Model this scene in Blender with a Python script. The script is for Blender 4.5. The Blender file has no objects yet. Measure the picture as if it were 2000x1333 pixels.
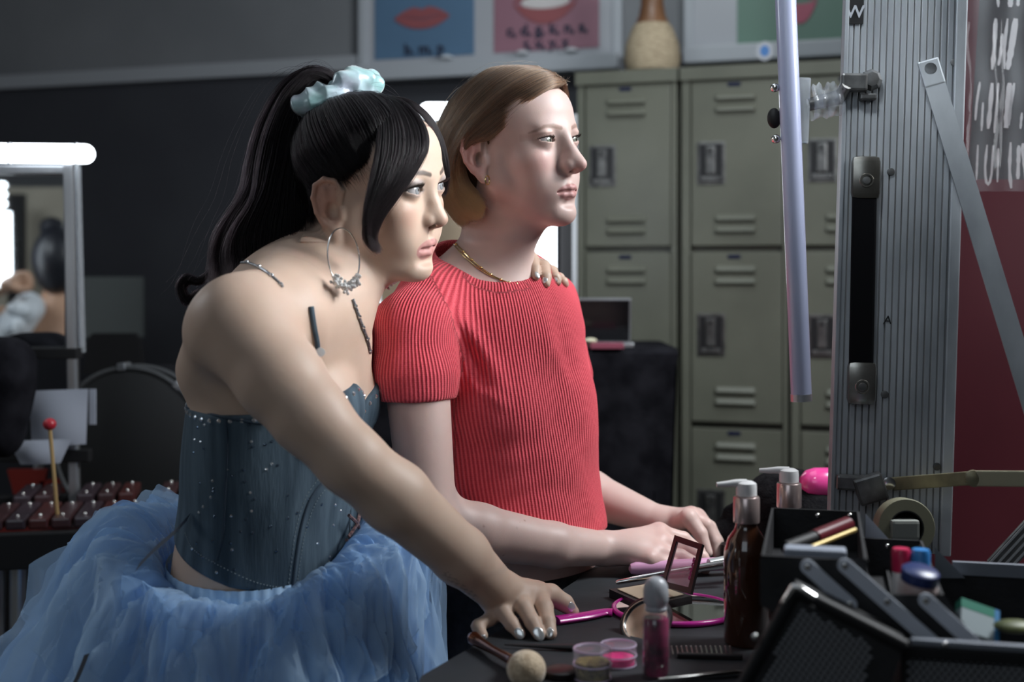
import bpy, bmesh, math, random
import numpy as np
from mathutils import Vector, Matrix
random.seed(7)
RNG = np.random.default_rng(7)
S = bpy.context.scene
COL = S.collection
F = 2500.0            # focal length in pixels of the 2000 px wide picture
CZ = 1.36             # camera height
HY = 540.0            # horizon row
TZ = CZ - 0.42        # table top height

# ---------------------------------------------------------------- camera, world, lights
cam_d = bpy.data.cameras.new('camera'); cam = bpy.data.objects.new('camera', cam_d); COL.objects.link(cam)
cam.location = (0, 0, CZ); cam.rotation_euler = (math.pi/2, 0, 0)
cam_d.sensor_width = 36; cam_d.lens = F/2000*36; cam_d.shift_y = -(666.5-HY)/2000
cam_d.dof.use_dof = True; cam_d.dof.focus_distance = 1.68; cam_d.dof.aperture_fstop = 2.9
cam_d.clip_start = 0.05
S.camera = cam
w = bpy.data.worlds.new('world'); S.world = w; w.use_nodes = True
w.node_tree.nodes['Background'].inputs[0].default_value = (0.55, 0.68, 0.85, 1)
w.node_tree.nodes['Background'].inputs[1].default_value = 0.045
S.view_settings.view_transform = 'Standard'; S.view_settings.look = 'None'
S.view_settings.exposure = 0.0; S.view_settings.gamma = 1.0; S.view_settings.use_curve_mapping = False

def area(name, loc, target, size, power, col=(1, 1, 1), sy=None):
    d = bpy.data.lights.new(name, 'AREA'); d.energy = power; d.color = col
    d.shape = 'RECTANGLE'; d.size = size; d.size_y = sy or size
    o = bpy.data.objects.new(name, d); COL.objects.link(o); o.location = loc
    o.rotation_euler = (Vector(target)-Vector(loc)).to_track_quat('-Z', 'Y').to_euler()
    return o
def point(name, loc, power, col, r=0.05):
    d = bpy.data.lights.new(name, 'POINT'); d.energy = power; d.color = col; d.shadow_soft_size = r
    o = bpy.data.objects.new(name, d); COL.objects.link(o); o.location = loc; return o
area('key_softbox', (1.08, 1.68, 2.15), (-0.05, 1.72, 1.42), 0.50, 34, (0.93, 0.97, 1.0))
fb_ = area('face_light', (1.15, 1.22, 1.98), (-0.13, 1.58, 1.53), 0.40, 1.15, (0.93, 0.97, 1.0)); fb_.data.spread = math.radians(30)  # added light, narrowed onto the left woman's face
area('overhead_light', (0.0, 1.9, 2.9), (0.0, 1.8, 1.0), 0.9, 3.5, (0.80, 0.90, 1.0))  # unseen broad light from above the women
area('camera_fill', (-0.7, -0.9, 2.5), (0.2, 1.8, 1.2), 1.4, 7.5, (0.78, 0.89, 1.0))  # added fill from behind the camera, brightens the near sides
area('back_wall_wash', (0.2, 2.6, 2.9), (0.2, 4.0, 2.1), 0.7, 11, (0.90, 0.98, 1.0))
lid_l = area('lid_fill', (0.05, 0.85, 2.45), (0.52, 1.60, 1.62), 0.2, 0.35, (0.86, 0.94, 1.0)); lid_l.data.spread = math.radians(32)  # added light, narrowed onto the case lid to brighten it

# ---------------------------------------------------------------- helpers
def P(px, py, d):
    return np.array([(px-1000)/F*d, d, CZ-(py-HY)/F*d])
def V(*a): return np.array(a, float)
def nrm(v):
    v = np.asarray(v, float); return v/np.linalg.norm(v)
MATS = {}
def mat(name, col=(0.5, 0.5, 0.5), rough=0.5, metal=0.0, **kw):
    m = bpy.data.materials.new(name); m.use_nodes = True
    b = m.node_tree.nodes['Principled BSDF']
    b.inputs['Base Color'].default_value = (*col[:3], 1); b.inputs['Roughness'].default_value = rough
    b.inputs['Metallic'].default_value = metal
    for k, v in kw.items():
        key = {'spec': 'Specular IOR Level', 'trans': 'Transmission Weight', 'alpha': 'Alpha', 'ior': 'IOR', 'emit': 'Emission Strength',
               'ecol': 'Emission Color', 'sheen': 'Sheen Weight', 'coat': 'Coat Weight', 'sss': 'Subsurface Weight', 'aniso': 'Anisotropic'}[k]
        b.inputs[key].default_value = (*v, 1) if isinstance(v, tuple) else v
    MATS[name] = m; return m
def nd(m, t): return m.node_tree.nodes.new(t)
def lk(m, a, b): m.node_tree.links.new(a, b)
def bs(m): return m.node_tree.nodes['Principled BSDF']
def noisy(m, c1, c2, scale=8, detail=4, stretch=(1, 1, 1), bump=0.0, bscale=None, rough=None, space='Object'):
    """colour variation (and optional fine relief) from a noise texture on a real surface"""
    tc = nd(m, 'ShaderNodeTexCoord'); mp = nd(m, 'ShaderNodeMapping'); mp.inputs['Scale'].default_value = stretch
    lk(m, tc.outputs[space], mp.inputs[0])
    n = nd(m, 'ShaderNodeTexNoise'); n.inputs['Scale'].default_value = scale; n.inputs['Detail'].default_value = detail
    lk(m, mp.outputs[0], n.inputs['Vector'])
    r = nd(m, 'ShaderNodeValToRGB'); r.color_ramp.elements[0].color = (*c1, 1); r.color_ramp.elements[1].color = (*c2, 1)
    r.color_ramp.elements[0].position = 0.35; r.color_ramp.elements[1].position = 0.65
    lk(m, n.outputs[0], r.inputs[0]); lk(m, r.outputs[0], bs(m).inputs['Base Color'])
    if bump:
        n2 = nd(m, 'ShaderNodeTexNoise'); n2.inputs['Scale'].default_value = bscale or scale*6; n2.inputs['Detail'].default_value = 3
        lk(m, mp.outputs[0], n2.inputs['Vector'])
        b = nd(m, 'ShaderNodeBump'); b.inputs['Strength'].default_value = bump; b.inputs['Distance'].default_value = 0.002
        lk(m, n2.outputs[0], b.inputs['Height']); lk(m, b.outputs[0], bs(m).inputs['Normal'])
    return m

def link(name, me, m=None, parent=None, smooth=True):
    o = bpy.data.objects.new(name, me); COL.objects.link(o)
    if m is not None and not me.materials: me.materials.append(m)
    if parent is not None: o.parent = parent
    if smooth and len(me.polygons): me.polygons.foreach_set('use_smooth', [True]*len(me.polygons))
    return o
def tag(o, label=None, cat=None, group=None, kind=None):
    for k, v in (('label', label), ('category', cat), ('group', group), ('kind', kind)):
        if v: o[k] = v
    return o
def empty(name, loc, label=None, cat=None, group=None, kind=None, rz=0):
    o = bpy.data.objects.new(name, None); COL.objects.link(o); o.location = tuple(loc); o.rotation_euler[2] = rz
    o.empty_display_size = 0.05
    return tag(o, label, cat, group, kind)
def keep(o, parent):
    """parent o while it keeps its world place (parents here are only moved and turned about z)"""
    o.parent = parent; o.matrix_parent_inverse = (Matrix.Translation(parent.location) @ parent.rotation_euler.to_matrix().to_4x4()).inverted(); return o

class MB:
    """collects boxes, tubes, lathes into one mesh, in world coordinates"""
    def __init__(s): s.v = []; s.f = []; s.n = 0
    def add(s, v, f):
        s.v.extend([tuple(map(float, p)) for p in v]); s.f.extend([tuple(i+s.n for i in q) for q in f]); s.n += len(v); return s
    def box(s, c, h, R=None, bev=0.0):
        """c centre, h half sizes, R 3x3 (columns = axes)"""
        c = np.asarray(c, float); h = np.asarray(h, float); R = np.eye(3) if R is None else np.asarray(R)
        if bev <= 0:
            q = np.array([[x, y, z] for x in (-1, 1) for y in (-1, 1) for z in (-1, 1)], float)*h
            return s.add(q @ R.T + c, [(0, 1, 3, 2), (4, 6, 7, 5), (0, 4, 5, 1), (2, 3, 7, 6), (0, 2, 6, 4), (1, 5, 7, 3)])
        bm = bmesh.new(); bmesh.ops.create_cube(bm, size=1)
        for v in bm.verts: v.co = Vector((v.co.x*2*h[0], v.co.y*2*h[1], v.co.z*2*h[2]))
        bmesh.ops.bevel(bm, geom=list(bm.edges), offset=min(bev, 0.9*h.min()), segments=2, affect='EDGES', profile=0.6)
        bm.verts.index_update()
        vv = np.array([v.co[:] for v in bm.verts]) @ R.T + c; ff = [tuple(v.index for v in f.verts) for f in bm.faces]; bm.free()
        return s.add(vv, ff)
    def tube(s, pts, r, n=10, cap=True, sx=1.0, up=None):
        pts = np.asarray(pts, float); k = len(pts); r = np.broadcast_to(np.asarray(r, float), (k,))
        T = np.gradient(pts, axis=0); T /= np.linalg.norm(T, axis=1)[:, None]+1e-12
        u = np.cross(T[0], [0, 0, 1.0] if up is None else up)
        if np.linalg.norm(u) < 1e-3: u = np.cross(T[0], [1.0, 0, 0])
        u = nrm(u); vs = []
        for i in range(k):
            u = nrm(u - T[i]*np.dot(u, T[i])); w_ = np.cross(T[i], u)
            a = np.arange(n)*2*math.pi/n
            vs.append(pts[i] + r[i]*(np.cos(a)[:, None]*u*sx + np.sin(a)[:, None]*w_))
        fs = [(i*n+j, i*n+(j+1) % n, (i+1)*n+(j+1) % n, (i+1)*n+j) for i in range(k-1) for j in range(n)]
        if cap: fs += [tuple(range(n))[::-1], tuple((k-1)*n+j for j in range(n))]
        return s.add(np.concatenate(vs), fs)
    def ring(s, c, R, ax, ay, r, n=32, m=8):
        """closed torus-like ring: ellipse radii ax, ay along R's first two columns"""
        vs = []; R = np.asarray(R)
        for i in range(n):
            t = 2*math.pi*i/n; rad = R[:, 0]*math.cos(t)*ax + R[:, 1]*math.sin(t)*ay; e = nrm(R[:, 0]*math.cos(t)+R[:, 1]*math.sin(t))
            for j in range(m):
                a = 2*math.pi*j/m; vs.append(np.asarray(c)+rad+e*math.cos(a)*r+R[:, 2]*math.sin(a)*r)
        fs = [(i*m+j, i*m+(j+1) % m, ((i+1) % n)*m+(j+1) % m, ((i+1) % n)*m+j) for i in range(n) for j in range(m)]
        return s.add(vs, fs)
    def lathe(s, c, prof, R=None, n=24, sy=1.0):
        """prof: (radius, height) from bottom to top along R's third column"""
        R = np.eye(3) if R is None else np.asarray(R); vs = []
        for (r, z) in prof:
            for j in range(n):
                a = 2*math.pi*j/n; vs.append(np.asarray(c)+R @ np.array([r*math.cos(a), r*math.sin(a)*sy, z]))
        k = len(prof)
        fs = [(i*n+j, i*n+(j+1) % n, (i+1)*n+(j+1) % n, (i+1)*n+j) for i in range(k-1) for j in range(n)]
        if prof[0][0] > 1e-6: fs.append(tuple(range(n))[::-1])
        if prof[-1][0] > 1e-6: fs.append(tuple((k-1)*n+j for j in range(n)))
        return s.add(vs, fs)
    def ball(s, c, r, R=None, nu=14, nv=9):
        r = np.broadcast_to(np.asarray(r, float), (3,)); R = np.eye(3) if R is None else np.asarray(R); vs = []
        for i in range(nv+1):
            p = math.pi*i/nv
            for j in range(nu):
                a = 2*math.pi*j/nu; vs.append(np.asarray(c)+R @ (r*np.array([math.sin(p)*math.cos(a), math.sin(p)*math.sin(a), -math.cos(p)])))
        fs = [(i*nu+j, i*nu+(j+1) % nu, (i+1)*nu+(j+1) % nu, (i+1)*nu+j) for i in range(nv) for j in range(nu)]
        return s.add(vs, fs)
    def prism(s, poly, d0, d1, R=None, c=(0, 0, 0)):
        """poly in the (x,y) of R, extruded from d0 to d1 along R's third column"""
        R = np.eye(3) if R is None else np.asarray(R); n = len(poly); c = np.asarray(c, float)
        vs = [c + R @ np.array([x, y, d]) for d in (d0, d1) for (x, y) in poly]
        fs = [tuple(range(n))[::-1], tuple(range(n, 2*n))] + [(i, (i+1) % n, n+(i+1) % n, n+i) for i in range(n)]
        return s.add(vs, fs)
    def sheet(s, A):
        """A: (m, n, 3) grid of points"""
        m, n, _ = A.shape
        return s.add(A.reshape(-1, 3), [(i*n+j, i*n+j+1, (i+1)*n+j+1, (i+1)*n+j) for i in range(m-1) for j in range(n-1)])
    def build(s, name, m, parent=None, smooth=False, org=None, fix=True):
        v = np.array(s.v)
        o_ = np.zeros(3)
        if parent is not None:
            o_ = np.array(getattr(parent, 'location', (0, 0, 0))); p = parent.parent
            while p is not None: o_ = o_ + np.array(p.location); p = p.parent
        me = bpy.data.meshes.new(name); me.from_pydata([tuple(p) for p in v-o_], [], s.f); me.update()
        if fix:
            bm = bmesh.new(); bm.from_mesh(me); bmesh.ops.remove_doubles(bm, verts=bm.verts, dist=1e-7); bmesh.ops.recalc_face_normals(bm, faces=bm.faces); bm.to_mesh(me); bm.free()
        o = link(name, me, m, parent, smooth=False)
        if smooth:
            me.polygons.foreach_set('use_smooth', [True]*len(me.polygons))
            me.set_sharp_from_angle(angle=math.radians(40))
        return o
def top(name, mb, m, label, cat, group=None, smooth=False, kind=None):
    """a thing that is one mesh, its origin at its base"""
    v = np.array(mb.v); org = np.array([*(v.min(0)[:2]+v.max(0)[:2])/2, v[:, 2].min()])
    mb.v = [tuple(p) for p in v-org]; o = mb.build(name, m, None, smooth); o.location = tuple(org)
    return tag(o, label, cat, group, kind)
def basis(z, x):
    z = nrm(z); x = np.asarray(x, float); x = nrm(x-z*np.dot(x, z)); return np.stack([x, np.cross(z, x), z], 1)
def spline(pts, n):
    """Catmull-Rom through pts, n samples"""
    p = np.asarray(pts, float); q = np.vstack([2*p[0]-p[1], p, 2*p[-1]-p[-2]]); t = np.linspace(0, len(p)-1-1e-9, n); i = t.astype(int); f = (t-i)[:, None]
    a, b, c, d = q[i], q[i+1], q[i+2], q[i+3]
    return 0.5*((2*b)+(-a+c)*f+(2*a-5*b+4*c-d)*f**2+(-a+3*b-3*c+d)*f**3)

# ---------------------------------------------------------------- implicit surfaces
class Sdf:
    def __init__(s): s.ops = []
    def _p(s, fn, lo, hi, k, mode): s.ops.append((fn, np.asarray(lo, float), np.asarray(hi, float), k, mode)); return s
    def rc(s, a, b, ra, rb, k=0.01, mode='u'):
        a = np.asarray(a, float); b = np.asarray(b, float); m = max(ra, rb); ba = b-a; L = max(ba @ ba, 1e-12)
        def fn(X, Y, Z):
            px, py, pz = X-a[0], Y-a[1], Z-a[2]
            t = np.clip((px*ba[0]+py*ba[1]+pz*ba[2])/L, 0, 1)
            return np.sqrt((px-ba[0]*t)**2+(py-ba[1]*t)**2+(pz-ba[2]*t)**2)-(ra+(rb-ra)*t)
        return s._p(fn, np.minimum(a, b)-m, np.maximum(a, b)+m, k, mode)
    def el(s, c, r, R=None, k=0.01, mode='u'):
        c = np.asarray(c, float); r = np.asarray(r, float); R = np.eye(3) if R is None else np.asarray(R); e = np.abs(R) @ r
        def fn(X, Y, Z):
            px, py, pz = X-c[0], Y-c[1], Z-c[2]; q = []
            for i in range(3): q.append(px*R[0, i]+py*R[1, i]+pz*R[2, i])
            k0 = np.sqrt((q[0]/r[0])**2+(q[1]/r[1])**2+(q[2]/r[2])**2)
            k1 = np.sqrt((q[0]/r[0]**2)**2+(q[1]/r[1]**2)**2+(q[2]/r[2]**2)**2)+1e-9
            return k0*(k0-1)/k1
        return s._p(fn, c-e, c+e, k, mode)
    def fn(s, f, lo, hi, k=0.003, mode='s'): return s._p(f, lo, hi, k, mode)
    def chain(s, pts, rs, k=0.006, k0=None, mode='u'):
        for i in range(len(pts)-1): s.rc(pts[i], pts[i+1], rs[i], rs[i+1], k0 if (i == 0 and k0 is not None) else k, mode)
        return s
    def grid(s, lo, hi, h):
        lo = np.asarray(lo, float); hi = np.asarray(hi, float); n = np.ceil((hi-lo)/h).astype(int)+1
        ax = [(lo[i]+h*np.arange(n[i])).astype(np.float32) for i in range(3)]
        G = np.full(n, 0.04, np.float32)
        for fn, a, b, k, mode in s.ops:
            mg = 1.7*k+3*h+0.006; sl = []
            for i in range(3):
                i0 = max(0, int((a[i]-mg-lo[i])/h)); i1 = min(n[i], int((b[i]+mg-lo[i])/h)+2)
                sl.append(slice(i0, max(i0, i1)))
            if any(x.stop <= x.start for x in sl): continue
            X = ax[0][sl[0]][:, None, None]; Y = ax[1][sl[1]][None, :, None]; Z = ax[2][sl[2]][None, None, :]
            d = fn(X, Y, Z).astype(np.float32); g = G[tuple(sl)]
            if mode == 's': g2 = -g; d2 = d
            else: g2 = g; d2 = d
            if mode == 'i': g2 = -g; d2 = -d
            hh = np.clip(0.5+0.5*(g2-d2)/max(k, 1e-5), 0, 1); r_ = g2+(d2-g2)*hh-k*hh*(1-hh)
            G[tuple(sl)] = -r_ if mode in 'si' else r_
        return G, lo, h
def nets(G, lo, h, smooth=2):
    """naive surface nets"""
    I = G < 0; nx, ny, nz = G.shape
    c = np.zeros((nx-1, ny-1, nz-1), np.uint8)
    for dx in (0, 1):
        for dy in (0, 1):
            for dz in (0, 1): c += I[dx:nx-1+dx, dy:ny-1+dy, dz:nz-1+dz]
    act = (c > 0) & (c < 8); idx = np.full(c.shape, -1, np.int64); ci = np.argwhere(act); idx[act] = np.arange(len(ci))
    acc = np.zeros((len(ci), 3)); cnt = np.zeros(len(ci)); x, y, z = ci.T
    cor = [(a, b, c_) for a in (0, 1) for b in (0, 1) for c_ in (0, 1)]
    for i, p in enumerate(cor):
        for q in cor[i+1:]:
            if sum(abs(p[j]-q[j]) for j in range(3)) != 1: continue
            ga = G[x+p[0], y+p[1], z+p[2]].astype(float); gb = G[x+q[0], y+q[1], z+q[2]].astype(float); m = (ga < 0) != (gb < 0)
            t = np.where(m, ga/(ga-gb+1e-20), 0)
            for j in range(3): acc[:, j] += np.where(m, p[j]+(q[j]-p[j])*t, 0)
            cnt += m
    v = lo+(ci+acc/cnt[:, None])*h; F_ = []
    for axn in range(3):
        sl0 = [slice(None)]*3; sl1 = [slice(None)]*3; sl0[axn] = slice(0, -1); sl1[axn] = slice(1, None)
        A = I[tuple(sl0)]; B = I[tuple(sl1)]; ch = A != B
        b, c2 = [(1, 2), (2, 0), (0, 1)][axn]
        e = np.argwhere(ch); ok = (e[:, b] > 0) & (e[:, c2] > 0) & (e[:, b] < G.shape[b]-1) & (e[:, c2] < G.shape[c2]-1); e = e[ok]
        fl = A[tuple(e.T)]; db = np.zeros(3, int); db[b] = 1; dc = np.zeros(3, int); dc[c2] = 1
        q = np.stack([idx[tuple((e-db-dc).T)], idx[tuple((e-dc).T)], idx[tuple(e.T)], idx[tuple((e-db).T)]], 1)
        q[~fl] = q[~fl][:, ::-1]; F_.append(q)
    f = np.concatenate(F_); f = f[(f >= 0).all(1)]
    ed = np.concatenate([f[:, [0, 1]], f[:, [1, 2]], f[:, [2, 3]], f[:, [3, 0]]]); ed.sort(1); key = ed[:, 0]*len(v)+ed[:, 1]; uq, ct = np.unique(key, return_counts=True)
    a = uq//len(v); b = uq % len(v); bd = np.zeros(len(v), bool); bd[a[ct == 1]] = True; bd[b[ct == 1]] = True
    deg = np.bincount(a, minlength=len(v))+np.bincount(b, minlength=len(v))
    for it in range(smooth):
        fac = (0.6, -0.5)[it % 2] if smooth > 2 else 0.4
        sm = np.stack([np.bincount(a, v[b, j], len(v))+np.bincount(b, v[a, j], len(v)) for j in range(3)], 1)/np.maximum(deg, 1)[:, None]
        v = np.where(bd[:, None], v, v+(sm-v)*fac)
    return v, f
def mesh_np(name, v, f):
    me = bpy.data.meshes.new(name); me.vertices.add(len(v)); me.vertices.foreach_set('co', v.astype(np.float32).ravel())
    k = f.shape[1]; me.loops.add(f.size); me.loops.foreach_set('vertex_index', f.astype(np.int32).ravel())
    me.polygons.add(len(f)); me.polygons.foreach_set('loop_start', np.arange(0, f.size, k, dtype=np.int32))
    me.polygons.foreach_set('use_smooth', np.ones(len(f), bool)); me.update(calc_edges=True); me.validate(); return me
def surf(sdf, lo, hi, h, fine=(), smooth=2):
    """mesh a coarse box and finer boxes inside it; where a fine box is, the coarse faces give way"""
    v, f = nets(*sdf.grid(lo, hi, h), smooth=smooth); vs = []; fs = []
    c = v[f].mean(1); k = np.ones(len(f), bool)
    for a, b, hf in fine: k &= ~((c > np.asarray(a)+h*2.0) & (c < np.asarray(b)-h*2.0)).all(1)
    vs.append(v); fs.append(f[k]); n = len(v); done = []
    for a, b, hf in fine:
        v2, f2 = nets(*sdf.grid(a, b, hf), smooth=smooth)
        c2 = v2[f2].mean(1); k2 = np.ones(len(f2), bool)
        for a1, b1 in done: k2 &= ~((c2 > np.asarray(a1)) & (c2 < np.asarray(b1))).all(1)
        vs.append(v2); fs.append(f2[k2]+n); n += len(v2); done.append((a, b))
    v = np.concatenate(vs); f = np.concatenate(fs)
    used = np.zeros(len(v), bool); used[f.ravel()] = True; rm = np.cumsum(used)-1
    return v[used], rm[f]
def paint(me, name, cols):
    a = me.color_attributes.new(name, 'FLOAT_COLOR', 'POINT'); c = np.ones((len(me.vertices), 4), np.float32); c[:, :3] = cols; a.data.foreach_set('color', c.ravel())
def fattr(me, name, val):
    a = me.attributes.new(name, 'FLOAT', 'POINT'); a.data.foreach_set('value', np.asarray(val, np.float32))
def strands(name, pts, rad, m, parent, tipw=0.3, rootw=1.0):
    """pts (N, K, 3) hair strands as real hair curves"""
    N, K, _ = pts.shape; o_ = np.zeros(3); p = parent
    while p is not None: o_ = o_+np.array(p.location); p = p.parent
    hc = bpy.data.hair_curves.new(name); hc.add_curves([K]*N)
    hc.attributes.get('position') or hc.attributes.new('position', 'FLOAT_VECTOR', 'POINT')
    hc.attributes['position'].data.foreach_set('vector', (pts-o_).astype(np.float32).ravel())
    ra = hc.attributes.get('radius') or hc.attributes.new('radius', 'FLOAT', 'POINT')
    prof = (1-(1-tipw)*np.linspace(0, 1, K)**3)*np.clip(rootw+np.linspace(0, 1, K)*7, 0, 1)
    ra.data.foreach_set('value', (np.broadcast_to(rad, (N,))[:, None]*prof[None]).astype(np.float32).ravel())
    hc.materials.append(m); o = bpy.data.objects.new(name, hc); COL.objects.link(o); o.parent = parent; return o
def trim(S_, lo, hi, rng):
    """cut each strand at a random share of its length, so that ends are ragged"""
    K = S_.shape[1]; e = rng.uniform(lo, hi, len(S_)); O = np.zeros_like(S_); n = np.arange(len(S_))
    for k in range(K):
        x = e*k; i = np.minimum(x.astype(int), K-2); f = (x-i)[:, None]; O[:, k] = S_[n, i]*(1-f)+S_[n, i+1]*f
    return O
def guide_field(guides, n_s, jit, rng, K=24, u_rng=(0, 1), push=0.0, cen=None, spread=None):
    """guides: list of control polylines (same length); random strands interpolated between them"""
    Gs = np.array([spline(g, K) for g in guides]); m = len(guides)
    u = rng.uniform(*u_rng, n_s)*(m-1); i = np.minimum(u.astype(int), m-2); f = (u-i)[:, None, None]
    S_ = Gs[i]*(1-f)+Gs[i+1]*f
    if cen is not None:
        dpt = rng.uniform(0, 1, n_s)**1.5; dirn = S_-np.asarray(cen); L = np.linalg.norm(dirn, axis=2, keepdims=True)
        S_ = S_-dirn/L*(dpt*push)[:, None, None]
    t = np.linspace(0, 1, K)[None, :, None]
    S_ = S_+rng.normal(0, jit, (n_s, 1, 3))*(0.35+0.9*t)
    ph = rng.uniform(0, 6.28, (n_s, 1, 3)); S_ = S_+np.sin(t*rng.uniform(4, 9, (n_s, 1, 1))+ph)*jit*0.5*t
    return S_
# ---------------------------------------------------------------- people: heads
class Head:
    def __init__(s, origin, yaw, pitch=0, roll=0, sc=1.0, **kw):
        """yaw: how far the face turns from picture right towards the camera; roll: crown leans to the near side"""
        y = math.radians(yaw); p = math.radians(pitch); r = math.radians(roll)
        f = V(math.cos(y), -math.sin(y), 0); rt = V(-math.sin(y), -math.cos(y), 0); u = V(0, 0, 1)
        f2 = f*math.cos(p)+u*math.sin(p); u2 = u*math.cos(p)-f*math.sin(p)
        rt2 = rt*math.cos(r)-u2*math.sin(r); u3 = u2*math.cos(r)+rt*math.sin(r)
        s.M = np.stack([rt2, f2, u3], 1); s.o = np.asarray(origin, float); s.sc = sc; s.kw = kw
    def L(s, r, f, u): return s.o+s.M @ (V(r, f, u)*s.sc)
    def inv(s, v): return ((v-s.o) @ s.M)/s.sc
    def pts(s, lst): return np.array([s.L(*p) for p in lst])
def proj(p): return (1000+F*p[0]/p[1], HY-(p[2]-CZ)*F/p[1])

def head_sdf(sd, H, k):
    L, M, sc = H.L, H.M, H.sc
    def el(c, r, kk=0.01, mode='u'): sd.el(L(*c), V(*r)*sc, M, kk*sc, mode)
    def rc(a, b, ra, rb, kk=0.01, mode='u'): sd.rc(L(*a), L(*b), ra*sc, rb*sc, kk*sc, mode)
    el((0, -0.012, 0.028), (0.072, 0.088, 0.078)); el((0, 0.042, 0.036), (0.060, 0.047, 0.052), 0.02)
    el((0, 0.036, -0.03), (0.057, 0.046, 0.07), 0.02)
    jw = k.get('jaw', 0.047); cf = k.get('chin_f', 0.072); cu = k.get('chin_u', -0.1)
    for s_ in (1, -1):
        rc((s_*jw, 0.008, -0.05), (s_*0.015, cf-0.005, cu+0.002), 0.017, 0.013, 0.022)
        rc((s_*jw, 0.004, -0.02), (s_*jw, 0.008, -0.052), 0.018, 0.017, 0.02)
        el((s_*0.037, 0.056, -0.026), (0.022, 0.022, 0.020), 0.018)
        el((s_*0.03, 0.058, -0.055), (0.02, 0.02, 0.022), 0.018)
    el((0, cf, cu), (0.018, 0.0155, 0.0145), 0.014)
    el((0, k.get('lip_f', 0.086)-0.0285, -0.066), (0.032, 0.028, 0.028), 0.016)
    el((0, 0.074, 0.016), (0.042, 0.014, 0.010), 0.014)
    for s_ in (1, -1):
        el((s_*0.034, 0.098, 0.001), (0.0155, 0.014, 0.011), 0.012, 's')
    nb = k.get('bridge', 0.083); nt = k.get('nose_f', 0.106); nu = k.get('nose_u', -0.040)
    rc((0, nb-0.012, 0.004), (0, nt-0.021, nu+0.006), 0.009, 0.0125, 0.008)
    rc((0, nb-0.003, 0.010), (0, (nb+nt)/2-0.0015, nu*0.5), 0.0085, 0.0072, 0.010)
    rc((0, (nb+nt)/2-0.0015, nu*0.5), (0, nt-0.0005, nu+0.0005), 0.0072, 0.0088, 0.006)
    el((0, nt-0.014, nu+0.002), (0.015, 0.014, 0.014), 0.008)
    for s_ in (1, -1):
        el((s_*0.0125, nt-0.014, nu-0.0005), (0.0055, 0.0088, 0.0068), 0.005)
        el((s_*0.0075, nt-0.0085, nu-0.0075), (0.0034, 0.0058, 0.0035), 0.002, 's')
    rc((0, nt-0.004, nu-0.0055), (0, nt-0.02, nu-0.009), 0.0035, 0.0035, 0.004)
    # eyelids
    ef = k.get('eye_f', 0.0715); e2 = k.get('eye_h', 1.0)
    for s_ in (1, -1):
        el((s_*0.0315, ef, 0), (0.0142, 0.0142, 0.0138), 0.005)
        el((s_*0.0315, ef+0.001, 0.0105), (0.0145, 0.0135, 0.0055), 0.004)
        def almond(X, Y, Z, s_=s_):
            q = [(X-H.o[0])*M[0, i]+(Y-H.o[1])*M[1, i]+(Z-H.o[2])*M[2, i] for i in range(3)]
            r, f, u = q[0]/sc, q[1]/sc, q[2]/sc
            x = (r*s_-0.0315)/0.0148; t = 1-x*x
            hp = np.where(t > 0, np.abs(t)**0.75, -0.4*np.abs(t))
            c = 0.0012*x
            d = np.maximum(u-c-0.0054*e2*hp, c-0.0040*e2*hp-u)*0.85
            return np.maximum(d, (ef+0.004)-f)*sc
        c = L(s_*0.0315, ef+0.012, 0); sd.fn(almond, c-0.018, c+0.018, 0.0008, 's')
    # lips
    m = k.get('lip_f', 0.086); g = k.get('gap', 0.0); mu = k.get('mouth_u', -0.0705); lr = k.get('lip_r', 1.0)
    for s_ in (1, -1):
        pts = [(s_*0.0235, m-0.0135, mu), (s_*0.013, m-0.0045, mu+0.0026+g*0.3), (s_*0.0045, m, mu+0.0045+g*0.4), (0, m, mu+0.0036+g*0.4)]
        for a, b, ra, rb in zip(pts[:-1], pts[1:], (0.0025, 0.0042, 0.0048), (0.0042, 0.0048, 0.0047)): rc(a, b, ra*lr, rb*lr, 0.004)
        pts = [(s_*0.022, m-0.0135, mu-0.001), (s_*0.012, m-0.006, mu-0.0048-g*0.5), (0, m-0.0025, mu-0.0062-g*0.6)]
        for a, b, ra, rb in zip(pts[:-1], pts[1:], (0.0022, 0.0045), (0.0045, 0.0058)): rc(a, b, ra*lr, rb*lr, 0.004)
        if g > 0:
            rc((0, m+0.004, mu-0.0012), (s_*0.014, m-0.004, mu-0.0006), g*0.75, g*0.35, 0.002, 's')
            rc((0, m-0.006, mu-0.0012), (s_*0.014, m-0.01, mu-0.0006), g*0.75, g*0.35, 0.002, 's')
        if False: pass
        rc((0, m+0.0045, mu-0.001), (s_*0.014, m+0.0005, mu-0.0006), 0.0016, 0.0016, 0.003, 's')
        rc((s_*0.014, m+0.0005, mu-0.0006), (s_*0.0245, m-0.011, mu-0.0002), 0.0016, 0.0012, 0.003, 's')
    el((0, m-0.002, mu-0.0165), (0.017, 0.0055, 0.0045), 0.008, 's')
    el((0, m+0.0040, mu+0.0155), (0.0030, 0.004, 0.006), 0.004, 's')
    # ears
    for s_ in (1, -1):
        E = k.get('ear', (0.0725, -0.006, -0.012)); ez = k.get('ear_z', 1.0)
        def e(f, u, o=0.0): return (s_*(E[0]+o-0.46*f+0.0), E[1]+f*ez, E[2]+u*ez)
        hx = [e(0.006, 0.004), e(0.008, 0.018), e(0.0, 0.029), e(-0.011, 0.031), e(-0.02, 0.024), e(-0.0225, 0.01), e(-0.019, -0.006), e(-0.011, -0.019), e(-0.001, -0.0265)]
        rs = [0.0024, 0.0028, 0.0029, 0.0030, 0.0030, 0.0029, 0.0029, 0.0034, 0.0062]
        for i in range(len(hx)-1): rc(hx[i], hx[i+1], rs[i], rs[i+1], 0.002)
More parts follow.
